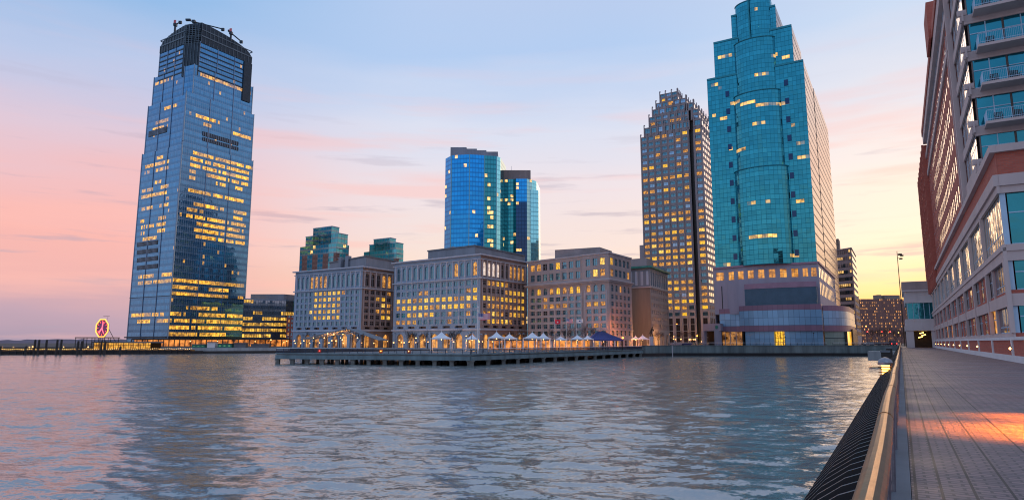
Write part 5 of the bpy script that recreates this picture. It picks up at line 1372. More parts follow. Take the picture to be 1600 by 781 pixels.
def hotel():
    LT = 7.9
    t = thing('hotel', P3(70, LT, 0), 'tall red brick and cream waterfront hotel with balconies beside the promenade', 'hotel')
    FW = 215.; SC = 65.2; W_ = 34.
    # --- podium side, bays of 13.1 m
    bays = []; s = SC
    bays = [SC + 13.1 * i for i in range(12)]
    rr = random.Random(17)
    def P(s): return SL(s, LT)
    ws = WinSet(); br = MB(); cr = MB(); gl = MB(); col = MB(); fr = MB()
    # from left (far) to right (near) as seen from the promenade
    nfar = bays[-1] + 13.1
    zs = dict(b0=0, g0=2.3, g1=4.45, c1=5.75, w0=5.75, w1=8.1, c2=9.45, m0=9.45, m1=13.7, c3=15.2, b3=17.1, t=17.7)
    # cream bands project, brick behind
    def band(mb, s0, s1, z0, z1, out, mi=0): mb.prism([SL(s0, LT), SL(s1, LT), SL(s1, LT - out), SL(s0, LT - out)], z0, z1, mi)
    band(cr, SC - .3, nfar, 4.45, 5.45, .22); band(cr, SC - .3, nfar, 8.1, 9.45, .25); band(cr, SC - .3, nfar, 13.7, 14.3, .22); band(cr, SC - .35, nfar, 14.3, 15.25, .40); band(cr, SC - .45, nfar, 17.15, 17.75, .45)
    band(cr, SC - .3, nfar, 8.9, 9.2, .36); band(cr, SC - .2, nfar, 2.0, 2.3, .15)
    for (a, b) in ((5.45, 5.75), (15.25, 17.15)): band(br, SC - .1, nfar, a, b, .05)
    # walls between
    for bi, s0 in enumerate(bays):
        s1 = s0 + 13.1
        # level 1 and 2: windows between brick panels
        for (wa, wb, lv) in ((2.3, 4.45, 0), (5.75, 8.1, 1)):
            if bi == 0:
                segs = [('g', s0 + .3, s0 + 4.3), ('g', s0 + 4.5, s0 + 8.5), ('b', s0 + 8.5, s0 + 9.6), ('g', s0 + 9.6, s1 - .5)]
            else: segs = [('g', s0 + .3, s0 + 3.1), ('b', s0 + 3.1, s0 + 5.3), ('g', s0 + 5.3, s0 + 7.6), ('b', s0 + 7.6, s0 + 9.8), ('g', s0 + 9.8, s1 - .5)]
            for kd, a, b in segs:
                if kd == 'b': br.prism([SL(a, LT), SL(b, LT), SL(b, LT + .3), SL(a, LT + .3)], wa, wb)
                else:
                    v = 'glass_hotel' if rr.random() < .88 or lv else 'lit_b'
                    ws.add(SL((a + b) / 2, LT), -U, wa, round(b - a, 2), round(wb - wa, 2), 'mirror' if b - a > 3.5 else 'rect', v, .03)
        col.prism([SL(s0 - .35, LT), SL(s0 + .3, LT), SL(s0 + .3, LT - .32), SL(s0 - .35, LT - .32)], 2.3, 8.1)
        col.prism([SL(s0 + 8.6, LT), SL(s0 + 8.85, LT), SL(s0 + 8.85, LT - .2), SL(s0 + 8.6, LT - .2)], 2.3, 8.1) if bi == 0 else None
        if bi: col.prism([SL(s0 - .3, LT), SL(s0 + .3, LT), SL(s0 + .3, LT - .3), SL(s0 - .3, LT - .3)], 9.46, 13.7)
        # double height mirror glazing
        for k in range(3): ws.add(SL(s0 + 2.2 + k * 4.3, LT), -U, 9.45, 4.1, 4.25, 'mirror', 'glass_skygold', .03)
    br.prism([SL(SC + .6, LT + .5), SL(nfar, LT + .5), SL(nfar, LT + 1), SL(SC + .6, LT + 1)], 0, 17.1)
    br.prism([SL(SC, LT), SL(nfar, LT), SL(nfar, LT + .5), SL(SC, LT + .5)], 0, 2.0)
    # end face of the podium (faces the camera), teal glazing with pale blue frames
    def end(z0, z1, l0, l1): return [(*SL(SC, l0), z0), (*SL(SC, l1), z0), (*SL(SC, l1), z1), (*SL(SC, l0), z1)]
    def eband(mb, z0, z1, out, l0=LT, l1=LT + W_): mb.prism([SL(SC, l0 - .02), SL(SC, l1), SL(SC - out, l1), SL(SC - out, l0 - .02)], z0, z1)
    for (a, b, o) in ((4.45, 5.45, .22), (8.1, 9.45, .25), (13.7, 14.3, .22), (14.3, 15.25, .40), (17.15, 17.75, .45), (8.9, 9.2, .36)): eband(cr, a + .003, b - .003, o)
    for (a, b) in ((5.45, 5.75), (15.25, 17.15), (0, 2.3)): eband(br, a, b, .06)
    for (wa, wb) in ((2.3, 4.45), (5.75, 8.1), (9.45, 13.7)):
        l = LT + .35
        while l < LT + W_ - 4:
            ws.add(SL(SC, l + 2), Nn, wa, 3.8, round(wb - wa, 2), 'big', 'glass_teal', .12); l += 4
        fr.prism([SL(SC - .04, LT - .04), SL(SC - .04, LT + .33), SL(SC + .4, LT + .33), SL(SC + .4, LT - .04)], wa, wb)
    br.build('brick_wall', M['hotel_brick'], t); cr.build('cream_band', M['cream'], t); col.build('pilaster', M['cream'], t); fr.build('corner_post', M['blue_frame'], t)
    mb = MB(); mb.prism([SL(SC + .1, LT + .5), SL(nfar, LT + .5), SL(nfar, LT + W_), SL(SC + .1, LT + W_)], 16.9, 17.12); mb.build('terrace_roof', M['slate'], t)
    # --- tower above
    TS = 78.; TE = 168.; z0 = 17.7; fl = [19.0 + 4.0 * i for i in range(7)]   # slab levels
    zr = 46.3
    tb = MB(); tc = MB(); ts = MB()
    LTT = LT + .12
    def tw(s0, s1, za, zb_, out, mb, lt=LTT): mb.prism([SL(s0, lt), SL(s1, lt), SL(s1, lt - out), SL(s0, lt - out)], za, zb_)
    # corner bay s 78..88: cream spandrels and full windows ; rest brick with tall windows
    nb = 13; bw = (TE - 92) / nb
    for i, z in enumerate(fl):
        tw(TS - .3, 90.5, z - .45, z + .6, .16, tc)
        for k in range(4): ws.add(SL(TS + 1.7 + k * 2.9, LTT), -U, z + .62, 2.6, 2.9, 'rect', 'glass_clear', .03)
        if i >= 5: tw(90.5, TE, z - .7, z + .3, .25, tc)
        if i == 6:
            for k in range(22): ws.add(SL(93 + k * 3.4, LTT), -U, z + .6, 3.0, 2.5, 'rect', 'glass_clear', .03)
        else:
            for k in range(nb):
                for q in (.28, .72):
                    ws.add(SL(92 + (k + q) * bw, LTT), -U, z + .75, 1.55, 2.35, 'tall', 'glass_clear', .03)
    # brick wall with openings: simple piers around each window column
    tb.prism([SL(90.5, LTT + .25), SL(TE, LTT + .25), SL(TE, LTT + 20), SL(90.5, LTT + 20)], 17, zr - .5)
    for i, z in enumerate([15.0] + fl):
        if i < 7:
            tb.prism([SL(90.5, LTT), SL(TE, LTT), SL(TE, LTT + .25), SL(90.5, LTT + .25)], z + 3.1, z + 4.75) if i else tb.prism([SL(90.5, LTT), SL(TE, LTT), SL(TE, LTT + .25), SL(90.5, LTT + .25)], 17.0, z + 4.75)
    for z in fl[:6]:
        edges = [90.5]
        for k in range(nb):
            for q in (.28, .72): c = 92 + (k + q) * bw; edges += [c - .775, c + .775]
        edges.append(TE)
        for a, b in zip(edges[::2], edges[1::2]): tb.prism([SL(a, LTT + .001), SL(b, LTT + .001), SL(b, LTT + .25), SL(a, LTT + .25)], z + .75, z + 3.1)
    tb.build('brick_wall', M['hotel_brick'], t)
    tc.prism([SL(90.3, LTT), SL(90.9, LTT), SL(90.9, LTT - .55), SL(90.3, LTT - .55)], 17.2, zr - 3)
    tc.prism([SL(95.0, LTT), SL(95.5, LTT), SL(95.5, LTT - .35), SL(95.0, LTT - .35)], 17.2, zr - 6)
    # roof eave deep cornice
    tc.prism([SL(TS - 3, LTT - .5), SL(TE, LTT - .5), SL(TE, LTT + 20), SL(TS - 3, LTT + 20)], zr - .6, zr + 1.2)
    tc.build('cream_band', M['cream'], t)
    mb = MB(); mb.prism([SL(TS - 3.2, LTT - .65), SL(TE + .2, LTT - .65), SL(TE + .2, LTT - .3), SL(TS - 3.2, LTT - .3)], zr + 1.2, zr + 2.6); mb.prism([SL(TS - 3.2, LTT - .29), SL(TS - 3.2, LTT + 20), SL(TS - 2.8, LTT + 20), SL(TS - 2.8, LTT - .29)], zr + 1.2, zr + 2.6); mb.build('roof_edge', M['hotel_brick'], t)
    # core volume of the corner bay, window backs
    mb = MB(); mb.prism([SL(TS + .35, LTT + .3), SL(90.6, LTT + .3), SL(90.6, LTT + 26), SL(TS + .35, LTT + 26)], 17.1, zr - .5); mb.build('core', M['stone_brown'], t)
    # end face: sliding doors per floor, balconies with railings
    for i, z in enumerate(fl + [fl[-1] + 4]):
        for k in range(6): ws.add(SL(TS, LTT + 1.75 + k * 2.9), Nn, z + .22, 2.7, 3.0, 'door', 'glass_teal', .15)
        e = MB(); e.prism([SL(TS, LTT - .3), SL(TS, LTT + 24), SL(TS + .35, LTT + 24), SL(TS + .35, LTT - .3)], z - .5, z + .2); e.prism([SL(TS, LTT - .5), SL(TS, LTT + .32), SL(TS + .35, LTT + .32), SL(TS + .35, LTT - .5)], z + .25, z + .85); e.prism([SL(TS, LTT), SL(TS, LTT + 24), SL(TS + .3, LTT + 24), SL(TS + .3, LTT)], z + 3.24, z + 3.49); e.build('cream_band', M['cream'], t)
        if i == 7: continue
        b = MB(); b.prism([SL(TS - 2.0, LTT + .75), SL(TS - 2.0, LTT + 24), SL(TS - .01, LTT + 24), SL(TS - .01, LTT + .75)], z - .2, z + .08)
        bal = b.build('balcony', M['cream'], t)
        r = MB(); s_ = TS - 1.92; l_ = LTT + .85
        for zz in (.25, 1.16): r.tube([P3(TS, l_, z + zz), P3(s_, l_, z + zz), P3(s_, LTT + 24, z + zz)], .035, 5)
        x = l_
        while x < LTT + 20:
            big = (round((x - l_) / .14) % 14 == 0); r.tube([P3(s_, x, z + .06), P3(s_, x, z + 1.16)], .04 if big else .012, 4, cap=False); x += .14
        x = s_
        while x < TS: r.tube([P3(x, l_, z + .06), P3(x, l_, z + 1.16)], .012, 4, cap=False); x += .14
        r.build('railing', M['blue_frame'], bal)
    # far red wing stepping up beyond the tower
    mb = MB(); mb.prism([SL(TE, LTT - .5), SL(TE + 44, LTT - .5), SL(TE + 44, LTT + 16), SL(TE, LTT + 16)], 14, 45.5); mb.build('brick_wall', M['hotel_brick'], t)
    mb = MB()
    for i in range(8): mb.prism([SL(TE + .2, LTT - .8), SL(TE + 44, LTT - .8), SL(TE + 44, LTT - .5), SL(TE + .2, LTT - .5)], 17 + i * 4, 17.5 + i * 4)
    for k in range(8): mb.prism([SL(TE + k * 5.6, LTT - .9), SL(TE + .8 + k * 5.6, LTT - .9), SL(TE + .8 + k * 5.6, LTT - .5), SL(TE + k * 5.6, LTT - .5)], 14, 45.6)
    mb.build('pilaster', M['hotel_brick'], t)
    mb = MB(); mb.prism([SL(112, LTT - 1.0), SL(120, LTT - 1.0), SL(120, LTT + 8), SL(112, LTT + 8)], zr + 1.2, zr + 7); mb.build('roof_block', M['hotel_brick'], t)
    place_windows(t, ws, frame='blue_frame', limit=98)
M['glass_hotel'] = glass('dark_hotel_glass', (.22, .20, .20), .8)
M['glass_skygold'] = glass('mirror_glass', (.80, .70, .52), .95, .03, wob=.05)  # gold of the reflected sky put into the tint
hotel()
def terrace_wall():
    t = thing('terrace_wall', P3(60, 7.8, 0), 'low red brick terrace wall on a white plinth along the hotel front', 'wall')
    a, b = 4, 214
    m1 = MB(); m1.prism([SL(a, 7.6), SL(b, 7.6), SL(b, 7.88), SL(a, 7.88)], 0, .5); m1.build('plinth', M['white'], t)
    m1 = MB(); m1.prism([SL(a, 7.7), SL(b, 7.7), SL(b, 7.86), SL(a, 7.86)], .5, 1.72); m1.build('brick_panel', M['hotel_brick'], t)
    m1 = MB(); m1.prism([SL(a, 7.58), SL(b, 7.58), SL(b, 7.88), SL(a, 7.88)], 1.72, 1.98); m1.build('coping', M['white'], t)
    for i in range(-5, 12):
        s = 65.4 + 13.1 * i
        if s < 5: continue
        m1 = MB(); m1.prism([SL(s - .28, 7.58), SL(s + .28, 7.58), SL(s + .28, 7.7), SL(s - .28, 7.7)], .5, 1.72); m1.build('pilaster', M['white'], t)
    for i in range(-5, 12):
        s = 65.4 + 13.1 * i
        if i == 1 or s < 5: continue
        sc = thing('wall_sconce', P3(s, 7.55, 1.05), 'small glowing wall sconce on the terrace wall, %s one counting from the nearest in view' % ORD[max(0, i - 1 if i > 1 else 0)], 'wall lamp', 'sconces along the terrace wall')
        if i < 0: sc['label'] = 'wall sconce on the terrace wall before the hotel corner'
        m1 = MB(); m1.ball(P3(s, 7.5, 1.05), .11, 8); m1.build('lamp_globe', M['globe_w'], sc)
        m1 = MB(); m1.prism([SL(s - .09, 7.52), SL(s + .09, 7.52), SL(s + .09, 7.578), SL(s - .09, 7.578)], .9, 1.2); m1.build('back_plate', M['black'], sc)
terrace_wall()
def promenade_lamp(s, l, z, e, aim, size, lab):
    """lamp post on the hotel side of the walk; its hooded head throws an orange pool on the pavers"""
    from mathutils import Vector
    t = thing('promenade_lamp', P3(s, l, 0), lab, 'lamp post', 'hooded lamp posts on the promenade')
    m1 = MB(); m1.tube([P3(s, l, 0), P3(s, l, z)], .06, 8); m1.lathe(P3(s, l, 0), [(.14, 0), (.12, .3), (.06, .35)], 12); m1.build('pole', M['black'], t)
    m1 = MB(); m1.tube([P3(s, l, z), P3(s, l - .5, z + .1)], .04, 6); m1.build('arm', M['black'], t)
    m1 = MB(); m1.lathe(P3(s, l - .6, z - .1), [(.24, 0), (.18, .16), (.04, .26)], 14); m1.build('lamp_head', M['black'], t)
    m1 = MB(); m1.ball(P3(s, l - .6, z - .02), .09, 8); m1.build('bulb', M['globe_o'], t)
    ld = bpy.data.lights.new('promenade_lamp_light', 'SPOT'); lo = bpy.data.objects.new('promenade_lamp_light', ld); COL.objects.link(lo); lo.parent = t
    ld.energy = e; ld.color = (1, .24, .0); ld.spot_size = R(size); ld.spot_blend = 1; ld.shadow_soft_size = .05
    p = np.array(P3(s, l - .6, z - .12)); d = Vector(tuple(np.array(P3(*aim, 0)) - p)); lo.location = tuple(p - np.array(P3(s, l, 0)))
    lo.rotation_euler = d.to_track_quat('-Z', 'Y').to_euler()
promenade_lamp(15.0, 7.2, 3.6, 60000, (14.9, 3.5), 48, 'hooded lamp post throwing the wider orange pool on the pavers')
promenade_lamp(18.4, 7.2, 3.6, 22000, (17.7, 2.7), 26, 'hooded lamp post throwing the farther narrow orange pool on the pavers')
def balcony_chair(i, s, l, z, rz, lab):
    t = thing('balcony_chair', P3(s, l, z), lab, 'chair', 'dark chairs on the hotel balconies', rz)
    def b(nm, f):
        mb = MB(); f(mb); mb.v = [(v[0], v[1], v[2]) for v in mb.v]; o = mb.build(nm, M['chair'], None, origin=(0, 0, 0)); o.parent = t
    b('seat', lambda m: m.box(-.35, .35, -.35, .35, .38, .44))
    def back(m):
        for k in range(7): m.box(-.35 + k * .107, -.29 + k * .107, .3, .36, .44, 1.0)
        m.box(-.35, .35, .29, .37, 1.0, 1.06)
    b('backrest', back)
    for x in (-.32, .28):
        for y in (-.33, .29): b('leg', lambda m: m.box(x, x + .05, y, y + .05, 0, .38))
    for x in (-.35, .31): b('armrest', lambda m: m.box(x, x + .04, -.33, .33, .62, .66))
fl = [19.0 + 4.0 * i for i in range(7)]; names = ['lowest', 'second lowest', 'third', 'fourth', 'topmost visible']
for i in range(5):
    balcony_chair(i, 76.9, 9.9, fl[i] + .08, -AU, 'dark slatted chair at the left end of the %s hotel balcony' % names[i])
    if i in (1, 2): balcony_chair(i, 76.9, 11.6, fl[i] + .08, -AU + .3, 'dark slatted chair beside the end chair on the %s hotel balcony' % names[i])

def bridge_building():
    s0 = 205; t = thing('bridge_building', P3(s0, 4, 0), 'pale low building on thick columns spanning the far end of the promenade', 'building')
    La, Lb = 1.2, 9.5
    f = lambda py: at(1440, py, SL(s0, 5)[1])[2]
    z1, z2, z3, z4, z5, z6 = f(516), f(508), f(498), f(473), f(455), f(439)
    def bx(a, b, za, zb, m, nm, fs=0, ln=26):
        mb = MB(); mb.prism([SL(s0 + fs, a), SL(s0 + fs, b), SL(s0 + ln, b), SL(s0 + ln, a)], za, zb); mb.build(nm, M[m], t)
    bx(La, Lb, z1, z2, 'cream2', 'beam', -.3); bx(La + .2, Lb, z2, z3, 'cream2', 'wall'); bx(La + .8, Lb, z3, z4, 'glass_teal', 'window_band', .3)
    bx(La + .4, Lb, z4, z4 + .5, 'cream2', 'sill', -.4); bx(La + .4, Lb, z4 + .5, z5, 'cream2', 'wall'); bx(La + .0, Lb, z5, z5 + .4, 'cream2', 'cornice', -.6); bx(La + .0, Lb, z5 + .4, z6, 'stone_tan', 'parapet', 1)
    mb = MB()
    for k in range(7): l = La + .9 + k * 1.25; mb.prism([SL(s0 + .15, l), SL(s0 + .15, l + .12), SL(s0 + .3, l + .12), SL(s0 + .3, l)], z3, z4)
    mb.build('mullion', M['blue_frame'], t)
    for a, b in ((1.3, 3.1), (7.1, 8.2)):
        mb = MB(); mb.prism([SL(s0, a), SL(s0, b), SL(s0 + 1.8, b), SL(s0 + 1.8, a)], 0, z1); mb.build('column', M['cream2'], t)
    mb = MB(); mb.prism([SL(s0 + 14, La), SL(s0 + 14, Lb), SL(s0 + 15, Lb), SL(s0 + 15, La)], 0, z1); mb.build('passage_shade', M['bronze'], t)  # dark wall put in for the shade under the building
    for j, (l, z, s_) in enumerate(((4.2, 2.4, 6), (5.1, 3.0, 8), (4.7, 3.6, 10))):
        mb = MB(); mb.tube([P3(s0 + s_, l, z + .3), P3(s0 + s_ + 1, l + .9, z + .55)], .13, 5); mb.build('ceiling_lamp', emis('passage_lamp', (1, .55, .12), 6), t)
bridge_building()

# ================================================================== pier in the middle
PZ = -1.05                                              # pier deck level
PL = uz(431, 568, WATER); PC = uz(735, 571.5, WATER); PR = np.array([44.5, 221.5])
def pier():
    d1, L1 = unit(PL, PC); d2, L2 = unit(PC, PR); Bk = PL + U * 95
    t = thing('pier', (PC[0] - 20, PC[1] + 30, WATER), 'long concrete pier on stubby piles with dark railings', 'pier')
    mb = MB(); mb.prism([PL, PC, PR, PR + (0, 16), Bk], PZ - .35, PZ); mb.build('deck', M['concrete'], t)
    mb = MB()
    for P, d, L in ((PL, d1, L1), (PC, d2, L2)):
        mb.obox(P, d, L, .35, PZ - 1.25, PZ - .36); mb.obox(P, d, L, .5, PZ - .12, PZ + .1)
    mb.build('fascia_beam', M['pier_blue'], t)
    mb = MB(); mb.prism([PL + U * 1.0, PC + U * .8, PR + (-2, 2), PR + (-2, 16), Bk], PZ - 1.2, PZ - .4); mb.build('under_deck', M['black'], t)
    po = None
    for P, d, L, st in ((PL, d1, L1, 3.9), (PC, d2, L2, 6.2)):
        n = int(L / st)
        for i in range(n + 1):
            p = P + d * min(L, i * st) + U * .5
            if po is None:
                mm = MB(); mm.prism([p + (-.42, -.4), p + (.42, -.4), p + (.42, .4), p + (-.42, .4)], WATER - 1.5, PZ - 1.1); mm.obox(p - (.6, 0), (1, 0), 1.2, .45, PZ - 1.5, PZ - 1.2)
                po = mm.build('pile', M['pile'], t); p00 = p; l00 = po.location.copy()
            else:
                o = po.copy(); COL.objects.link(o); o.parent = t; o.location = (l00[0] + p[0] - p00[0], l00[1] + p[1] - p00[1], l00[2])
    # rows of piles behind, their shade put in as black
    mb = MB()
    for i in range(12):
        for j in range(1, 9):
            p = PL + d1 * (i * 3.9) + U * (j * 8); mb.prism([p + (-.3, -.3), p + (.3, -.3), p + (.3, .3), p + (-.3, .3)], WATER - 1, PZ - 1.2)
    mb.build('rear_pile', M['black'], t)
    # railing: white top rail, dark posts and bars, mesh panels
    for P, d, L, st in ((PL, d1, L1, 1.9), (PC, d2, L2, 2.2)):
        mb = MB(); mb.tube([(*P, PZ + 1.15), (*(P + d * L), PZ + 1.15)], .055, 4); mb.build('top_rail', M['white'], t)
        mb = MB(); x = 0
        while x < L:
            p = P + d * x; mb.box(p[0] - .05, p[0] + .05, p[1] - .04, p[1] + .04, PZ, PZ + 1.15); x += st
        for h in (.2, .45, .7, .93): mb.tube([(*P, PZ + h), (*(P + d * L), PZ + h)], .022, 3)
        x = 0
        while x < L: p = P + d * x; mb.box(p[0] - .02, p[0] + .02, p[1] - .02, p[1] + .02, PZ + .1, PZ + 1.1); x += .14
        mb.build('railing', M['rail_navy'], t)
    # benches / wind screens: dark red and navy panels behind the rail
    return t
M['pier_blue'] = solid('pier_fascia', (.14, .20, .22), .7, vs=.5, var=.4, streak=True)
M['rail_navy'] = solid('navy_rail', (.02, .035, .07), .5)
pier()
# amber marker lamps on the pier railing
for i, (px, py, nm, em) in enumerate(((499.5, 548, 'red', M['red_lamp']), (595.5, 548, 'amber', M['globe_o']), (639, 548, 'pale', M['globe']))):
    d1, L1 = unit(PL, PC); k, z = onwall(px, py, PL, PC); p = PL + d1 * k - U * .05
    t = thing('marker_lamp', (*p, PZ), 'square %s marker lamp on the pier front railing, %s from its left end' % (nm, ORD[i]), 'lamp')
    mb = MB(); mb.obox(p - d1 * .45, d1, .9, .05, PZ + .15, PZ + 1.0); mb.build('panel', solid('marker_panel%d' % i, ((.35, .05, .03), (.45, .16, .04), (.25, .08, .06))[i], .5), t)
    mb = MB(); mb.ball((p[0], p[1] - .12, PZ + .62), .09, 6); mb.build('lamp_globe', em, t)

def tent(i, ax, ay, xl, xr, ey, Y, lab):
    a = at(ax, ay, Y); zl = at(ax, ey, Y)[2]; w = (xr - xl) / 1010 * Y / 2; h = a[2] - zl
    t = thing('canopy_tent', (a[0], Y, PZ), lab, 'tent', 'white peaked tents on the pier')
    mb = MB(); n = 8
    def pt(u, v, a_):                       # concave peaked canopy on a square plan
        c, s_ = cos(a_), sin(a_); k = 1 / max(abs(c), abs(s_)); r = (1 - v) * w
        sag = (v ** 1.9) * h - .16 * w * (1 - v) * (1 - abs(abs(((a_ / (pi / 2)) % 1) - .5) * 2)) * 0
        return (a[0] + r * k * c * .96, Y + r * k * s_ * .96, zl + sag)
    N = 24
    for i_ in range(n):
        v0, v1 = i_ / n, (i_ + 1) / n
        for k in range(N):
            a0, a1 = 2 * pi * k / N + pi / 4, 2 * pi * (k + 1) / N + pi / 4
            q = [pt(0, v0, a0), pt(0, v0, a1), pt(0, v1, a1), pt(0, v1, a0)]; mb.q(q, 0, smooth=True)
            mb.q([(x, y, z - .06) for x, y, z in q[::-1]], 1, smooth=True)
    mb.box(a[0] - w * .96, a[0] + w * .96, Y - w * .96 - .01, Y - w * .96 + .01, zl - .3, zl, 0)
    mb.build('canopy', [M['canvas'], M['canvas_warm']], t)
    mb = MB(); mb.tube([(a[0], Y, a[2] - .1), (a[0], Y, a[2] + .45)], .05, 4); mb.build('finial', M['white'], t)
    for sx in (-1, 1):
        for sy in (-1, 1):
            mb = MB(); mb.tube([(a[0] + sx * w * .9, Y + sy * w * .9, PZ), (a[0] + sx * w * .9, Y + sy * w * .9, zl)], .08, 5); mb.build('pole', M['white'], t)
    return a, zl, w
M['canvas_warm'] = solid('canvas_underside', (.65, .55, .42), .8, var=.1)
TENTS = [(690, 518.2, 673, 707, 528, 168), (737.7, 521.6, 724, 746, 529, 176), (776, 517.8, 762, 789.5, 526.8, 168), (796, 521, 783, 809, 528, 184), (831.7, 518.4, 814, 845.5, 527.5, 172), (849, 519.4, 841, 864, 528, 190), (876, 524.8, 866, 886, 529.7, 196), (902, 523, 888.5, 911.5, 529, 196), (918, 523.5, 911.5, 929, 529, 204), (992.8, 524.8, 983, 999, 529, 236), (1004, 523, 995.5, 1014.5, 529, 232)]
tl = ['standing alone left of the flagpole', 'small, just left of the flagpole', 'first to the right of the flagpole', 'second to the right of the flagpole', 'wide, under the corner of the tan stone block', 'overlapped by the wide tent on its left', 'small, under the red flag', 'under the white flag', 'touching the blue roofed pavilion', 'partly hidden, left of the statue', 'beside the statue, warm light below']
TL = []
for i, (a, b, c, d, e, Y) in enumerate(TENTS):
    TL.append(tent(i, a, b, c, d, e, Y, 'white peaked tent, ' + tl[i]))
def glow(p, e, col=(1, .38, .08), r=.9, name='tent_lamp', lab=None, cat='lamp'):
    """a real hanging lamp: small globe and its light"""
    t = thing(name, p, lab or 'hanging lamp under a white tent', cat, 'hanging lamps')
    mb = MB(); mb.ball(p, .13, 6); mb.build('globe', M['globe_w'], t)
    mb = MB(); mb.tube([(p[0], p[1], p[2] + .12), (p[0], p[1], p[2] + .5)], .02, 3); mb.build('cord', M['black'], t)
    hooded(t, (0, 0, -1.3), e * 1.3, col, (0, .25, 1), 150, .3); hooded(t, (0, 0, -.2), e * .6, col, (0, .3, -1), 130, .3)
for i, (a, zl, w) in enumerate(TL):
    glow((a[0], a[1], zl - .35), (1000, 1300, 800, 1100, 900, 1400, 1200, 500, 500, 400, 1200)[i], (1, .38, .07), .9, lab='lamp hanging under the tent ' + tl[i].replace('standing ', ''))

def pavilion():
    Y = 205; ax = at(936.5, 518.4, Y); bx_ = at(949, 521, Y + 9); zl = at(940, 530.5, Y)[2]
    L_ = at(921.5, 530, Y + 2); R_ = at(970, 530.5, Y + 4)
    t = thing('pavilion', (ax[0], Y + 3, PZ), 'open pavilion with a dark blue hipped roof, right of the white tents', 'pavilion')
    x0, x1 = L_[0], R_[0]; y0, y1 = Y - 1, Y + 11; r0 = (ax[0], Y + 4.5, ax[2] + .3); r1 = (ax[0] + 1.8, Y + 6, ax[2] + .3)
    mb = MB(); c = [(x0, y0, zl), (x1, y0, zl), (x1, y1, zl), (x0, y1, zl)]
    mb.q([c[0], c[1], r1, r0]); mb.q([c[1], c[2], r1]); mb.q([c[2], c[3], r0, r1]); mb.q([c[3], c[0], r0]); mb.q(c[::-1])
    mb.box(x0, x1, y0 - .02, y0 + .1, zl - .35, zl)
    mb.build('roof', M['navy'], t)
    mb = MB()
    for k in range(12):
        q = k / 11; b = (x0 + (x1 - x0) * q, y0, zl + .02); e = (r0[0] + (r1[0] - r0[0]) * q, r0[1], r0[2] + .02); mb.tube([b, e], .04, 3)
    mb.build('roof_seam', M['rail_navy'], t)
    for k in range(5):
        for y in (y0 + .3, y1 - .5):
            mb = MB(); x = x0 + .4 + (x1 - x0 - .8) * k / 4; mb.box(x - .13, x + .13, y - .13, y + .13, PZ, zl); mb.build('post', M['white'] if k % 2 else M['bronze'], t)
    glow((ax[0] + 2, Y + 5, zl - .6), 900, (1, .36, .07), lab='lamp hanging inside the blue roofed pavilion')
    glow((ax[0] - 1.4, Y + 4, zl - .6), 160, (1, .36, .07), lab='second lamp hanging inside the blue roofed pavilion')
pavilion()

def truss_canopy():
    Y = 176; A = at(541.5, 512.5, Y); L_ = at(470, 529, Y + 3); R_ = at(593, 531, Y - 3); dep = 12
    t = thing('truss_canopy', (A[0], Y + 5, PZ), 'wide gabled open canopy of white trusses lit by lamps from below', 'canopy')
    mb = MB()
    for y in (0, dep):
        pass
    p = lambda q, y, dz=0: tuple(np.array(q) + (0, y, dz))
    for a, b in ((L_, A), (A, R_)):
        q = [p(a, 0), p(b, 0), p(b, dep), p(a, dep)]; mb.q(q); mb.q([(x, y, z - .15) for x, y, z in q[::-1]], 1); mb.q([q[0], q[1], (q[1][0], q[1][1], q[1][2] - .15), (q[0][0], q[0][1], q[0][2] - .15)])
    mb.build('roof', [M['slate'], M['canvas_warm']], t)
    mb = MB()
    for y in (-.1, dep / 2, dep - .1):
        mb.tube([p(L_, y, -.1), p(A, y, -.05)], .13, 4); mb.tube([p(A, y, -.05), p(R_, y, -.1)], .13, 4)
        ap = [at(px, py, Y) for px, py in ((478, 529), (498, 525.5), (515, 521.5), (536, 519.8), (548, 519.8), (565, 521.5), (580, 526), (590, 530.5))]
        mb.tube([p(q, y) for q in ap], .09, 4)
        for q in (ap[2], ap[3], ap[4], ap[5]): mb.tube([p(A, y, -.2), p(q, y)], .07, 4)
    mb.build('truss', M['screen'], t)
    for k in range(7):
        x = L_[0] + .8 + (R_[0] - L_[0] - 1.6) * k / 6; q = abs(x - A[0]) / (R_[0] - A[0]); z = A[2] + (R_[2] - A[2]) * q - .2
        for y in (.3, dep - .4): mb = MB(); mb.tube([(x, Y + y, PZ), (x, Y + y, z)], .11, 6); mb.build('column', M['black'], t)
    orbs = [(482, 322), (558, 330), (670, 328), (793, 328), (443, 372), (638, 372), (848, 372), (535, 405), (585, 408), (663, 395), (310, 370), (310, 407)]
    for i, (x, y) in enumerate(orbs):
        px, py = 450 + x / 7.81, 480 + y / 7.81; q = at(px, py, Y + 1 + (i * 3) % 9)
        g = thing('canopy_lamp', q, 'round lamp hanging under the white truss canopy, %s of a dozen' % ORD[i], 'lamp', 'lamps under the truss canopy')
        g['label'] = 'round warm lamp hanging under the white truss canopy'
        mb = MB(); mb.ball(q, .15, 6); mb.build('globe', M['globe_w'], g)
    for k in range(3):
        hooded(t, ((k - 1) * 5.5, 1, A[2] - PZ - 3.4), 700, (1, .44, .12), (0, .3, 1), 150); hooded(t, ((k - 1) * 5.5, 1, A[2] - PZ - 2.6), 700, (1, .44, .12), (0, .5, -1), 130)
truss_canopy()

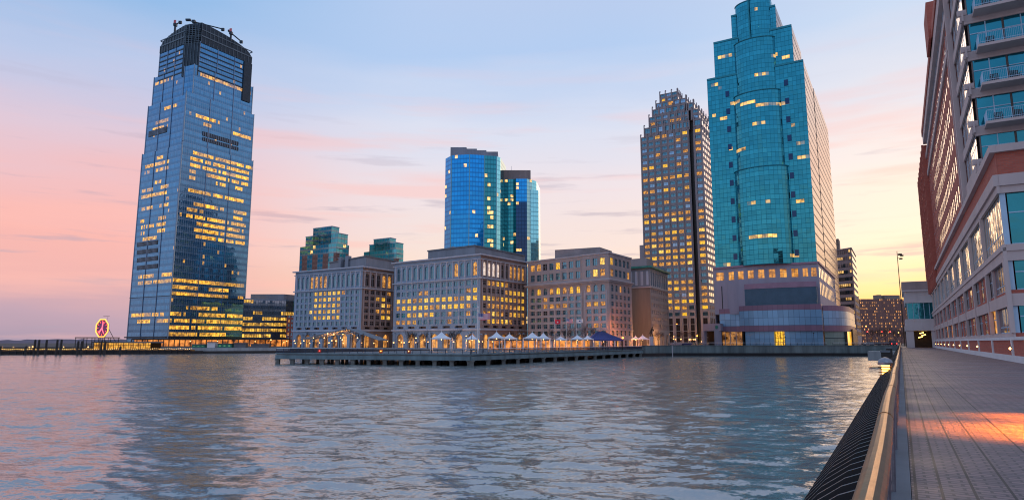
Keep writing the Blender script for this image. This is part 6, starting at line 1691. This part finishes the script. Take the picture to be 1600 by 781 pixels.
def cafe():
    """long low glazed restaurant behind the tents"""
    for i, (x0, x1, Y, lab) in enumerate(((762, 862, 213, 'long low restaurant front with pale columns glowing orange behind the middle tents'), (864, 922, 216, 'shorter low restaurant front with pale columns glowing orange behind the small tents'))):
        A, B2 = gx(x0, Y), gx(x1, Y); z1 = 1.9
        t = thing('restaurant', ((A[0] + B2[0]) / 2, Y, PZ), lab, 'restaurant')
        mb = MB(); mb.q([(A[0], Y + .4, PZ), (B2[0], Y + .4, PZ), (B2[0], Y + .4, z1), (A[0], Y + .4, z1)]); mb.build('glazing', litwin('restaurant_glow%d' % i, (1, .36, .06), .8, scale=.35, lo=.02), t)
        mb = MB(); mb.box(A[0] - .3, B2[0] + .3, Y - .4, Y + 4, z1, z1 + .35); mb.build('roof', M['slate'], t)
        n = int((B2[0] - A[0]) / 1.9)
        for k in range(n + 1): x = A[0] + (B2[0] - A[0]) * k / n; mb = MB(); mb.box(x - .16, x + .16, Y - .1, Y + .3, PZ, z1); mb.build('column', M['stone_pale'], t)
cafe()
# ---- flags
def flag_mesh(mb, o, w, h, matf, nx=16, ny=13, amp=.12, droop=.12):
    for i in range(nx):
        for j in range(ny):
            def q(a, b):
                x = a / nx; return (o[0] + w * x, o[1] + amp * sin(x * 9 + b * .12) * x * 2, o[2] + h * b / ny - droop * h * sin(x * 5) * x - .10 * h * x)
            mb.q([q(i, j), q(i + 1, j), q(i + 1, j + 1), q(i, j + 1)], matf(i, j, nx, ny), smooth=True)
FR, FW_, FB = solid('flag_red', (.75, .03, .06), .8, var=.1), solid('flag_white', (.75, .72, .75), .8, var=.05), solid('flag_blue', (.03, .04, .22), .8, var=.1)
def stars(i, j, nx, ny):
    if i < nx * .42 and j >= 6: return 1 if (i % 2 == 1 and j % 2 == 0) else 2
    return 0 if j % 2 == 0 else 1
def flagpole(px, ptop, pbot, Y, fx0, fx1, fy0, fy1, kind, lab, r=.07):
    top = at(px, ptop, Y); t = thing('flagpole', (top[0], Y, PZ), lab, 'flagpole')
    mb = MB(); mb.tube([(top[0], Y, PZ), tuple(top)], r, 8, r1=r * .6); mb.ball((top[0], Y, top[2] + .12), r * 1.4, 6); mb.build('pole', M['white'], t)
    a = at(fx0, fy1, Y); b = at(fx1, fy0, Y); mb = MB()
    f = {'us': stars, 'red': lambda i, j, nx, ny: 1 if (6 <= i <= 9 and 4 <= j <= 7) else 0, 'white': lambda i, j, nx, ny: 2 if (6 <= i <= 9 and 5 <= j <= 8) else 1}[kind]
    flag_mesh(mb, (top[0], Y, a[2] + (b[2] - a[2]) * .12), b[0] - top[0], (b[2] - a[2]) * .9, f); mb.build('flag', [FR, FW_, FB], t)
flagpole(747, 480.5, 545, 137, 750, 766, 489, 500.5, 'us', 'tallest white flagpole, on the pier corner, flying a large striped flag', .13)
flagpole(867, 498, 540, 196, 868, 875.5, 499, 506.5, 'red', 'thin flagpole with a small red flag, leftmost of the three behind the tents', .06)
flagpole(885, 497, 540, 196, 885.5, 895, 498, 505, 'us', 'thin flagpole with a small striped flag, middle one behind the tents', .06)
flagpole(900.5, 497.5, 540, 196, 901, 911, 498.5, 505, 'white', 'thin flagpole with a small white flag, rightmost of the three behind the tents', .06)

# ---- statue on its plinth
def statue():
    Y = 231; b = at(1018, 545, Y); ph = at(1018, 525.5, Y)[2]; th = at(1018, 510, Y)[2]; x = b[0]
    t = thing('statue', (x, Y, -.02), 'dark bronze soldier statue arching back on a pale plinth at the quay', 'statue')
    mb = MB(); mb.box(x - .9, x + .9, Y - .7, Y + .7, -.02, .7); mb.box(x - .62, x + .62, Y - .5, Y + .5, .7, ph - .25); mb.box(x - .75, x + .75, Y - .6, Y + .6, ph - .25, ph); mb.build('plinth', M['stone_pale'], t)
    H = th - ph
    S = [(0, 0, 0), (.05, 0, .16), (.02, 0, .27), (-.04, 0, .33), (-.07, 0, .40)]
    verts = [(0, 0, .50, .085), (.02, 0, .62, .085), (.06, 0, .74, .10), (.10, 0, .84, .05), (.15, 0, .91, .07), (.17, 0, .97, .05),        # pelvis..head arched back
             (-.06, -.08, .45, .06), (-.10, -.10, .26, .055), (-.04, -.10, .05, .04), (-.10, -.12, .02, .035),
             (.06, .08, .45, .06), (.10, .10, .26, .055), (.16, .10, .05, .04), (.10, .12, .02, .035),
             (.06, -.15, .76, .05), (.20, -.20, .66, .04), (.24, -.06, .54, .035), (.06, .15, .76, .05), (.20, .2, .66, .04), (.24, .06, .54, .035)]
    edges = [(0, 1), (1, 2), (2, 3), (3, 4), (4, 5), (0, 6), (6, 7), (7, 8), (8, 9), (0, 10), (10, 11), (11, 12), (12, 13), (2, 14), (14, 15), (15, 16), (2, 17), (17, 18), (18, 19)]
    me = bpy.data.meshes.new('soldier'); me.from_pydata([(v[0] * H * 1.15, v[1] * H, v[2] * H) for v in verts], edges, []); me.materials.append(M['bronze'])
    o = bpy.data.objects.new('soldier', me); COL.objects.link(o); o.parent = t; o.location = (0, 0, ph + .02)
    sk = o.modifiers.new('skin', 'SKIN'); 
    for i, v in enumerate(verts): me.skin_vertices[0].data[i].radius = (v[3] * H * 1.1, v[3] * H * 1.1)
    me.skin_vertices[0].data[0].use_root = True
    sb = o.modifiers.new('sub', 'SUBSURF'); sb.levels = 1; sb.render_levels = 1
    mb = MB(); mb.tube([(x - .9, Y, ph + H * .18), (x + .75, Y, ph + H * 1.02)], .05, 5); mb.tube([(x + .45, Y, ph + H * .87), (x + .95, Y, ph + H * 1.12)], .03, 4); mb.build('rifle', M['bronze'], t)
statue()

# ================================================================== street lamps
def lamp(px, py, Y, z0=-1.05, kind='globe', lab='', r=.17, group='lit globe lamps along the esplanade'):
    p = at(px, py, Y); t = thing('street_lamp', (p[0], Y, z0), lab, 'street lamp', group)
    mb = MB(); mb.tube([(p[0], Y, z0), (p[0], Y, p[2] - r)], .06, 5); mb.build('pole', M['black'], t)
    mb = MB(); mb.ball(tuple(p), r, 6); mb.build('lamp_globe', M[kind], t)
    mb = MB(); mb.lathe((p[0], Y, p[2] + r * .7), [(r * .9, 0), (.02, r * .5)], 8); mb.build('cap', M['black'], t)
    return p
def zz(x0, y0, sc, pts): return [(x0 + x / sc, y0 + y / sc) for x, y in pts]
spots = [('in front of the leftmost stone block', 205, zz(450, 480, 7.81, [(78, 408), (88, 438), (155, 438), (193, 407), (265, 437), (385, 432), (500, 432), (675, 437), (790, 432), (905, 432), (1048, 437), (1213, 412), (1290, 430)]), -1.05, 'globe'),
         ('in front of the broad stone block', 212, zz(610, 480, 7.81, [(38, 428), (108, 397), (135, 428), (168, 430), (228, 420), (312, 373), (310, 428), (413, 393), (460, 420), (772, 420), (925, 348), (965, 420), (1085, 418), (1123, 418), (1248, 418)]), -1.05, 'globe'),
         ('behind the tents under the tan block', 222, zz(760, 480, 7.81, [(75, 418), (600, 440), (675, 440), (760, 455), (930, 430), (1005, 450)]), -1.05, 'globe'),
         ('at the foot of the dark stepped tower', 300, zz(900, 480, 7.81, [(1073, 380), (1100, 395), (1140, 330), (1193, 355), (1190, 385), (1215, 390), (1280, 388)]), -.02, 'globe'),
         ('in the row low beside the pinkish portico', 330, zz(1040, 470, 7.81, [(290, 470), (308, 470), (337, 470), (360, 470), (437, 495), (452, 445)]), -.02, 'globe_w'),
         ('at the foot of the glass skyscraper', 300, zz(290, 480, 8.68, [(65, 457), (433, 458), (943, 462), (1157, 440), (1372, 455), (1475, 455), (1333, 475), (1485, 485)]), -1.05, 'globe'),
         ('on the low timber pier', 252, zz(0, 460, 5.333, [(112, 437), (245, 438), (272, 434), (530, 436), (655, 434), (735, 436), (15, 436)]), -1.4, 'globe')]
for txt, Y, pts, z0, kd in spots:
    for i, (x, y) in enumerate(sorted(pts)):
        big = 1.0 if i % 3 else 1.25
        lamp(x, y, Y, z0, kd, 'lit globe lamp %s, %s from the left there' % (txt, ORD[i]), r=.16 * big * Y / 220)
for i, (x, y, Y, lab) in enumerate(((973, 527.5, 226, 'big orange sodium lamp right of the blue roofed pavilion'), (1089.3, 524.4, 300, 'big orange sodium lamp left of the pinkish portico'), (1097.6, 520.6, 320, 'orange sodium lamp at the portico corner'), (1353.3, 509.3, 300, 'orange sodium lamp high over the street right of the podium'), (1403.9, 519.3, 320, 'yellow street lamp close beside the bridge building'), (1057.5, 506, 300, 'small orange lamp high in front of the dark stepped tower'))):
    p = lamp(x, y, Y, -.02 if x > 1000 else -1.05, 'globe_o' if i != 4 else 'globe', lab, r=.30 if i != 5 else .2, group='orange street lamps')
    if i in (0, 1, 3):
        hooded(bpy.data.objects[[o.name for o in bpy.data.objects if o.name.startswith('street_lamp')][-1]], (0, .3, p[2] - (-.02 if x > 1000 else -1.05)), 7000, (1, .25, .04), (0, 1, -.35), 150)
# added lights, put in to warm the arcades and the stepped tower's foot
for i, (px, py, Y) in enumerate(((640, 530, 222), (670, 530, 225), (520, 530, 235), (1012, 530, 248), (800, 530, 222), (735, 530, 220), (1038, 532, 262), (1062, 532, 380), (1090, 532, 375), (575, 530, 245), (1085, 532, 300))):
    p = at(px, py, Y); t = thing('added_washer', (p[0], Y, -1.05), 'added warm uplight for the arcades, %s from the left' % ORD[i], 'uplight', 'added lights before the arcades')
    mb = MB(); mb.lathe((p[0], Y, -1.05), [(.12, 0), (.16, .35), (.01, .4)], 8); mb.build('housing', M['black'], t)
    hooded(t, (0, .4, 1.6), (2600, 2300, 1600, 3200, 1800, 2000, 3600, 7000, 7000, 1800, 4000)[i], (1, .42, .09), (0, 1, .35), 150)
# double headed unlit lamp standards on the pier
def double_lamp(px, ptop, Y, lab):
    p = at(px, ptop, Y); t = thing('double_lamp', (p[0], Y, PZ), lab, 'lamp post', 'dark twin headed lamp posts on the pier')
    mb = MB(); mb.tube([(p[0], Y, PZ), (p[0], Y, p[2])], .08, 6, r1=.05); mb.build('pole', M['black'], t)
    mb = MB(); mb.tube([(p[0] - .5, Y, p[2] - .15), (p[0], Y, p[2] - .1), (p[0] + .5, Y, p[2] - .15)], .035, 4); mb.build('arm', M['black'], t)
    for s_ in (-1, 1): mb = MB(); mb.lathe((p[0] + s_ * .55, Y, p[2] - .22), [(.02, .22), (.14, .14), (.42, .0), (.38, -.04), (.01, -.02)], 10); mb.build('lamp_head', M['screen'], t)
for px, py, Y, lab in ((674.5, 519, 150, 'dark twin headed lamp post left of the lone white tent'), (736.8, 518, 141, 'dark twin headed lamp post in front of the small tent left of the flagpole'), (755.5, 521, 160, 'dark twin headed lamp post just right of the tall flagpole'), (815, 520, 165, 'dark twin headed lamp post at the left edge of the wide tent'), (868, 521.5, 178, 'dark twin headed lamp post under the red flag'), (617.5, 520, 165, 'dark twin headed lamp post between the two arched stone blocks'), (492, 521, 160, 'dark twin headed lamp post before the left slope of the truss canopy'), (568, 520.5, 160, 'dark twin headed lamp post before the right slope of the truss canopy'), (452, 523, 170, 'dark twin headed lamp post at the far left of the pier')): double_lamp(px, py, Y, lab)

# ================================================================== bare trees
def bare_tree(x, y, z0, h, lab, seed, group='bare winter trees'):
    rr = random.Random(seed); t = thing('bare_tree', (x, y, z0), lab, 'tree', group)
    tr = MB(); cr = MB(); th = h * .3; tr.tube([(x, y, z0), (x + .05, y, z0 + th)], .16, 6, r1=.11); tr.build('trunk', M['bark'], t)
    def br(p, d, l, r, n):
        e = p + d * l; m = p + d * l * .5 + np.array([rr.gauss(0, .06), rr.gauss(0, .06), 0]) * l; cr.tube([p, m, e], r, 3, r1=r * .5, cap=False)
        if n == 0: return
        for _ in range(4 if n > 1 else 5):
            v = d + np.array([rr.gauss(0, .55), rr.gauss(0, .55), rr.gauss(.15, .3)]); v /= np.linalg.norm(v); br(m + (e - m) * rr.random(), v, l * rr.uniform(.55, .8), r * .55, n - 1)
    for _ in range(5):
        v = np.array([rr.gauss(0, .5), rr.gauss(0, .5), 1.]); v /= np.linalg.norm(v); br(np.array([x + .05, y, z0 + th * rr.uniform(.8, 1)]), v, h * .32, .07, 3)
    cr.build('crown', M['bark'], t)
tp = [(640, 214, 7), (652, 217, 7), (668, 216, 7.5), (700, 215, 7), (713, 218, 8), (800, 210, 7), (880, 224, 8.5), (895, 226, 9), (912, 225, 9), (930, 226, 9), (946, 224, 8), (820, 226, 8), (858, 226, 8), (556, 225, 7), (480, 225, 7), (1362, 330, 9), (1372, 300, 8), (1383, 330, 10), (1391, 350, 11), (1400, 300, 8), (1408, 320, 9), (1028, 262, 7), (1065, 320, 8), (1080, 330, 8)]
for i, (px, Y, h) in enumerate(tp):
    if px < 600: w = 'before the leftmost stone block'
    elif px < 780: w = 'before the broad stone block'
    elif px < 960: w = 'behind the tents before the tan block'
    elif px < 1100: w = 'in the square below the dark stepped tower'
    else: w = 'in the street beside the bridge building'
    k = sum(1 for q in tp[:i] if (q[0] < 600) == (px < 600) and (600 <= q[0] < 780) == (600 <= px < 780) and (780 <= q[0] < 960) == (780 <= px < 960) and (960 <= q[0] < 1100) == (960 <= px < 1100))
    g = gx(px, Y); bare_tree(g[0], g[1], -1.05 if px < 1000 else -.02, h, 'bare winter tree %s, %s there' % (w, ORD[k]), i)

# ================================================================== traffic: signals, cars
def signal(px, py, Y, lab):
    p = at(px, py, Y); t = thing('traffic_light', (p[0], Y, -.02), lab, 'traffic light', 'red traffic lights in the street')
    mb = MB(); mb.tube([(p[0] + 1.6, Y, -.02), (p[0] + 1.6, Y, p[2] + .5), (p[0], Y, p[2] + .7)], .07, 5); mb.build('pole', M['black'], t)
    mb = MB(); mb.box(p[0] - .22, p[0] + .22, Y - .15, Y + .15, p[2] - 1.0, p[2] + .35); mb.build('housing', M['black'], t)
    mb = MB(); mb.ball((p[0], Y - .2, p[2]), .26, 6); mb.build('red_lens', M['red_lamp'], t)
for px, py, Y, lab in ((1355, 518, 300, 'red traffic light under the high orange lamp'), (1377.4, 518, 310, 'red traffic light left of the pair over the street'), (1390.6, 518, 310, 'red traffic light right of the pair over the street')): signal(px, py, Y, lab)
def car(px, Y, lab, body, ln=4.6, wd=1.9, ht=1.5, rz=0, lights=True, tail=.14):
    g = gx(px, Y); z0 = -.02; t = thing('parked_car', (g[0], g[1], z0), lab, 'car', 'cars in the street', rz)
    bm_ = solid(lab[:20] + '_paint', body, .3, metal=.3, var=.1, spec=.6)
    def part(nm, m, f, par=t):
        mb = MB(); f(mb); o = mb.build(nm, m, None, origin=(0, 0, 0)); o.parent = par; return o
    hw = wd / 2
    def body_(mb):
        sec = [(-ln / 2, .55, .85), (-ln / 2 + .1, .35, 1.0), (-ln * .25, .3, 1.0), (ln * .2, .3, 1.0), (ln / 2 - .1, .35, .9), (ln / 2, .5, .75)]
        for (y0, a0, b0), (y1, a1, b1) in zip(sec, sec[1:]):
            for s_ in (-1, 1): mb.q([(s_ * hw, y0, a0), (s_ * hw, y1, a1), (s_ * hw, y1, b1), (s_ * hw, y0, b0)])
            mb.q([(-hw, y0, b0), (hw, y0, b0), (hw, y1, b1), (-hw, y1, b1)]); mb.q([(-hw, y0, a0), (hw, y0, a0), (hw, y1, a1), (-hw, y1, a1)])
        mb.q([(-hw, -ln / 2, .55), (hw, -ln / 2, .55), (hw, -ln / 2, .85), (-hw, -ln / 2, .85)]); mb.q([(-hw, ln / 2, .5), (hw, ln / 2, .5), (hw, ln / 2, .75), (-hw, ln / 2, .75)])
        mb.box(-hw * .8, hw * .8, -ln * .38, ln * .08, ht - .06, ht)
        for x in (-hw * .82, hw * .82): mb.tube([(x, -ln / 2 + .15, 1.0), (x, -ln * .38, ht)], .05, 4); mb.tube([(x, ln * .22, 1.0), (x, ln * .08, ht)], .05, 4)
    part('body', bm_, body_)
    def cabin(mb):
        a = [(-hw * .85, -ln / 2 + .15, .99), (hw * .85, -ln / 2 + .15, .99), (hw * .85, ln * .22, .99), (-hw * .85, ln * .22, .99)]; b = [(-hw * .78, -ln * .37, ht - .07), (hw * .78, -ln * .37, ht - .07), (hw * .78, ln * .07, ht - .07), (-hw * .78, ln * .07, ht - .07)]
        for k in range(4): mb.q([a[k], a[(k + 1) % 4], b[(k + 1) % 4], b[k]])
    part('window', M['glass_brown'], cabin)
    for x in (-hw + .05, hw - .25):
        for y in (-ln * .3, ln * .3): part('wheel', M['black'], lambda mb: mb.tube([(x, y, .33), (x + .2, y, .33)], .33, 12, smooth=False))
    for x in (-hw * .8, hw * .8): part('tail_lamp', M['red_lamp'] if lights else FR, lambda mb: mb.ball((x, -ln / 2 - .03, .85), tail, 6))
car(1393.5, 262, 'tall dark red car seen from behind with glowing tail lamps', (.10, .015, .02), 4.8, 2.3, 2.1, -.2)
car(1356, 285, 'grey parked car beside the yellow lit corner of the podium', (.18, .2, .24), 4.5, 1.8, 1.5, 1.4, False)
car(1368, 292, 'dark parked car in the middle of the street row', (.03, .03, .05), 4.5, 1.8, 1.5, 1.4, False)
car(1379, 300, 'dark red parked car next to the tall car with tail lamps', (.10, .02, .03), 4.5, 1.8, 1.5, 1.4, False)
car(1072, 262, 'dark blue parked car at the quay left of the portico', (.03, .03, .12), 4.5, 1.8, 1.4, 1.45, False)
car(1056, 262, 'pale parked car at the quay below the dark stepped tower', (.3, .28, .36), 4.5, 1.8, 1.4, 1.45, False)

# ---- tall mast with a loudspeaker cluster / cctv heads beside the bridge building
def mast():
    Y = 232; top = at(1404, 392.5, Y); base = gx(1413.5, Y)
    t = thing('lighting_mast', (base[0], Y, -.02), 'tall slim dark mast with floodlight heads near its top, beside the bridge building', 'mast')
    mb = MB(); mb.tube([(base[0], Y, -.02), (base[0], Y, top[2])], .22, 6, r1=.10); mb.build('pole', M['bronze'], t)
    x = base[0]; k = Y / 1010
    for dx, dz, r in ((3.5, -2.2, .62), (5.8, -2.9, .5), (4.2, -5.0, .5)):
        mb = MB(); mb.box(x + dx * k * 1.2 - r * .8, x + dx * k * 1.2 + r * .8, Y - .5, Y + .3, top[2] + dz * .55 - r * .5, top[2] + dz * .55 + r * .5); mb.tube([(x, Y, top[2] + dz * .55 + .4), (x + dx * k * 1.2, Y, top[2] + dz * .55)], .06, 4); mb.build('floodlight', M['bronze'], t)
mast()
# thin mooring poles in the water by the quay
for i, (px, y0, y1) in enumerate(((1051, 539, 557), (1198, 531, 541))):
    if i == 0:
        p = uz(px, y1, WATER); t_ = at(px, y0, p[1])[2]; mb = MB(); mb.tube([(*p, WATER - 1), (*p, t_)], .14, 6); o = mb.build('mooring_pole', M['stone_tanp'], origin=(*p, WATER)); tag(o, 'slim pale mooring pole standing in the water below the dark stepped tower', 'mooring pole')
for i, px in enumerate((1162, 1272, 1227)):
    p = gx(px, 229.5); mb = MB(); mb.tube([(*p, .12), (*p, 4.6 if px != 1227 else 3.2)], .07, 5); mb.box(p[0] - .18, p[0] + .18, p[1] - .18, p[1] + .18, 4.5 if px != 1227 else 3.1, 4.8 if px != 1227 else 3.4)
    o = mb.build('lamp_post', M['black'], origin=(*p, .12)); tag(o, 'unlit slim dark post on the podium quay, %s' % ('left of its entrance', 'at its right panels', 'right beside the entrance, shorter')[i], 'lamp post')

# ================================================================== left shore: timber pier, terminal, clock, canopy
def timber_pier():
    a, b = uz(-80, 554.8, WATER), uz(296, 552.6, WATER); d, L = unit(a, b)
    t = thing('timber_pier', (*((a + b) / 2), WATER), 'low dark timber pier with a string of golden lights', 'pier')
    mb = MB(); mb.prism([a, b, b + U * 6, a + U * 6], WATER - .5, -2.2); mb.build('deck', M['timber'], t)
    mb = MB(); mb.obox(a, d, L, .3, -2.2, -1.9); mb.build('kerb_beam', M['timber'], t)
    mb = MB()
    for k in range(36): p = a + d * (L * k / 35); mb.tube([(p[0], p[1] - .1, WATER - 1), (p[0], p[1] - .1, -1.6)], .28, 5)
    mb.build('fender_pile', M['black'], t)
    pts = []
    mb = MB(); rr = random.Random(4)
    z = at(100, 545.8, a[1])[2]
    prev = None
    for k in range(120):
        p = a + d * (L * k / 119) + U * .6; q = (p[0], p[1], z + .12 * sin(k * .9)); 
        if k % 1 == 0: mb.ball(q, .12 + .06 * rr.random(), 4)
        pts.append(q)
    mb.build('bulb_string', emis('golden_bulbs', (1, .50, .10), 3), t)
    mb = MB(); mb.tube(pts, .05, 3); mb.build('cable', M['black'], t)
    mb = MB()
    for k in range(30): p = a + d * (L * k / 29) + U * .6; mb.box(p[0] - .06, p[0] + .06, p[1] - .06, p[1] + .06, -2.2, z + .1)
    mb.build('post', M['black'], t)
    mb = MB(); mb.prism([a + U * 2, b + U * 2, b + U * 2.3, a + U * 2.3], -2.2, z - .35); mb.build('lit_parapet', M['bronze_wall'], t)
M['bronze_wall'] = solid('ochre_parapet', (.35, .18, .05), .7)
timber_pier()
def pilings():
    xs = [(292, 20), (325, 20), (388, 20), (477, 20), (511, 20), (652, 14), (683, 14), (846, 14), (877, 14), (1007, 0), (222, 8), (12, 4)]
    for i, (x, h) in enumerate(xs):
        px = x / 5.333; Y = 246; p = gx(px, Y); zt_ = at(px, 531 if h == 20 else (533 if h == 14 else (541 if h else 541)), Y)[2]
        mb = MB(); mb.tube([(*p, WATER - 1), (p[0] + .1, p[1], zt_)], .42, 8, r1=.36); mb.lathe((p[0] + .1, p[1], zt_), [(.38, 0), (.05, .22)], 8)
        o = mb.build('mooring_piling', M['timber'], origin=(*p, WATER)); tag(o, 'thick dark timber piling rising from the low pier, %s from the left edge' % ORD[sorted(q[0] for q in xs).index(x)], 'piling', 'timber pilings of the low pier')
pilings()
def frame_canopy():
    Y = 275; A, B2 = at(117, 526.5, Y), at(170, 526.5, Y)
    t = thing('steel_canopy', ((A[0] + B2[0]) / 2, Y, -1.05), 'flat black steel canopy on thin posts left of the clock, on the low shore', 'canopy')
    mb = MB(); mb.box(A[0], B2[0], Y, Y + 8, A[2] - .4, A[2]); mb.build('roof', M['black'], t)
    for k in range(5):
        for y in (.2, 7.5):
            x = A[0] + .3 + (B2[0] - A[0] - .6) * k / 4; mb = MB(); mb.tube([(x, Y + y, -2.4), (x, Y + y, A[2] - .3)], .13, 5); mb.build('post', M['black'], t)
    mb = MB()
    for y in (.2, 7.5):
        for z in (-.4, .4): mb.tube([(A[0] + .2, Y + y, z), (B2[0] - .2, Y + y, z)], .07, 4)
    mb.build('cross_bar', M['black'], t)
frame_canopy()
def clock():
    Y = 285; c = at(159.6, 512.3, Y); hw = .105 * Y / 10.1 * .95; hw = 9.3 / 1010 * Y; hh = (525.6 - 498.5) / 2 / 1010 * Y
    t = thing('octagonal_clock', (c[0], Y, -1.05), 'large octagonal clock outlined in yellow light with red glowing hands', 'clock')
    oc = [(hw * x, hh * y) for x, y in ((-1, -.42), (-.42, -1), (.42, -1), (1, -.42), (1, .42), (.42, 1), (-.42, 1), (-1, .42))]
    mb = MB(); mb.q([(c[0] + x, Y + .1, c[2] + y) for x, y in oc]); mb.q([(c[0] + x, Y + .7, c[2] + y) for x, y in oc[::-1]])
    for k in range(8): (x, y), (x2, y2) = oc[k], oc[(k + 1) % 8]; mb.q([(c[0] + x, Y + .1, c[2] + y), (c[0] + x, Y + .7, c[2] + y), (c[0] + x2, Y + .7, c[2] + y2), (c[0] + x2, Y + .1, c[2] + y2)])
    mb.build('face', solid('clock_face', (.30, .12, .26), .6, vs=1.5, var=.5), t)
    mb = MB()
    for k in range(8): (x, y), (x2, y2) = oc[k], oc[(k + 1) % 8]; mb.tube([(c[0] + x, Y - .05, c[2] + y), (c[0] + x2, Y - .05, c[2] + y2)], .26, 5)
    mb.build('rim', emis('yellow_neon', (1, .50, .04), 1.6), t)
    mb = MB()
    for k in range(12): a = k * pi / 6; mb.tube([(c[0] + hw * .66 * sin(a), Y, c[2] + hh * .66 * cos(a)), (c[0] + hw * .85 * sin(a), Y, c[2] + hh * .85 * cos(a))], .13, 4)
    mb.build('hour_mark', emis('red_neon', (1, .05, .04), 1.6), t)
    mb = MB(); mb.tube([(c[0], Y - .1, c[2]), (c[0] - hw * .5, Y - .1, c[2] - hh * .55)], .3, 4); mb.tube([(c[0], Y - .1, c[2]), (c[0] + hw * .12, Y - .1, c[2] + hh * .7)], .2, 4); mb.tube([(c[0], Y - .1, c[2]), (c[0] + hw * .3, Y - .1, c[2] - hh * .6)], .16, 4); mb.build('hand', emis('pink_neon', (1, .12, .18), 1.8), t)
    mb = MB()
    for x in (-.5, .5): mb.tube([(c[0] + x * hw, Y + .4, -1.1), (c[0] + x * hw, Y + .4, c[2] - hh * .9)], .14, 5)
    mb.tube([(c[0] + hw * 1.9, Y + 5, -1.1), (c[0] + hw * .9, Y + .6, c[2])], .12, 5); mb.tube([(c[0] + hw * .7, Y + .4, c[2] + hh), (c[0] + hw * .7, Y + .4, c[2] + hh + 1.4)], .05, 4); mb.tube([(c[0] - .2, Y + .4, c[2] + hh + 1.35), (c[0] + hw * 1.0, Y + .4, c[2] + hh + 1.35)], .08, 4)
    mb.build('support', M['black'], t)
clock()
def terminal():
    Y = 282; A, B2 = at(147, 534.5, Y), at(236, 534.5, Y)
    t = thing('ferry_terminal', ((A[0] + B2[0]) / 2, Y, -1.05), 'long low shed glowing golden through its glazing below the clock', 'building')
    mb = MB(); mb.q([(A[0], Y, -1.3), (B2[0], Y, -1.3), (B2[0], Y, A[2] - .3), (A[0], Y, A[2] - .3)]); mb.build('glazing', litwin('golden_hall', (1, .50, .05), .85, scale=.8, lo=.35), t)
    mb = MB(); mb.box(A[0] - .5, B2[0] + .5, Y - .8, Y + 9, A[2] - .3, A[2] + .25); mb.build('roof', M['slate'], t)
    mb = MB()
    for k in range(24): x = A[0] + (B2[0] - A[0]) * k / 23; mb.box(x - .08, x + .08, Y - .12, Y - .01, -1.3, A[2] - .3)
    mb.box(A[0], B2[0], Y - .13, Y - .02, .1, .25); mb.build('mullion', M['bronze'], t)
    mb = MB(); mb.box(A[0], B2[0], Y + 8, Y + 8.3, -1.3, A[2] - .3); mb.build('rear_wall', M['bronze'], t)
terminal()
def left_quay():
    a, b = uz(250, 552.4, WATER), uz(452, 551.2, WATER); d, L = unit(a, b)
    mb = MB(); mb.obox(a, d, L, .6, WATER - .6, -2.4, 1); mb.obox(a, d, L, .5, -2.4, -1.0)
    tag(mb.build('shore_wall', [M['concrete'], M['black']]), 'pale low concrete shore wall between the golden pier and the concrete pier', 'sea wall')
    for i, (x0, x1, y0, m, lab) in enumerate(((324, 336, 534.5, 'white', 'white kiosk by the water at the foot of the tall glass skyscraper'), (340, 362, 537, 'green_copper', 'row of dim green booths right of the white kiosk'), (300, 320, 538, 'green_copper', 'dim green booths left of the white kiosk'), (366, 384, 536, 'slate', 'dark shed on the shore below the office block'), (392, 420, 537.5, 'slate', 'long dark shed on the shore left of the concrete pier'))):
        Y = 288; A, B2 = at(x0, y0, Y), at(x1, y0, Y); t = thing('kiosk', ((A[0] + B2[0]) / 2, Y, -1.05), lab, 'kiosk')
        mb = MB(); mb.box(A[0], B2[0], Y, Y + 3, -1.05, A[2]); mb.build('wall', M[m], t)
        mb = MB(); mb.box(A[0] - .3, B2[0] + .3, Y - .4, Y + 3.3, A[2], A[2] + .2); mb.build('roof', M['slate'], t)
        if 'green' in lab:
            mb = MB(); w = (B2[0] - A[0]) / 3
            for k in range(3): mb.box(A[0] + w * k + w * .3, A[0] + w * k + w * .7, Y - .04, Y - .01, -.4, A[2] - .6)
            mb.build('lit_window', emis('green_window', (.1, .7, .12), .35), t)
    # low street level shops with orange light along the skyscraper base
    Y = 370; A, B2 = gx(205, Y), gx(448, Y); t = thing('arcade', ((A[0] + B2[0]) / 2, Y, -1.05), 'low dark arcade with orange lit shops at the foot of the skyscraper', 'arcade')
    mb = MB(); mb.box(A[0], B2[0], Y, Y + 5, 2.6, 3.4); mb.build('roof', M['bronze'], t)
    mb = MB(); mb.q([(A[0], Y + 3, -1), (B2[0], Y + 3, -1), (B2[0], Y + 3, 2.6), (A[0], Y + 3, 2.6)]); mb.build('shop_window', litwin('orange_shops', (1, .34, .05), .8, scale=.25, lo=.02), t)
    mb = MB()
    for k in range(30): x = A[0] + (B2[0] - A[0]) * k / 29; mb.box(x - .2, x + .2, Y + .1, Y + .5, -1.05, 2.6)
    mb.build('column', M['bronze'], t)
left_quay()
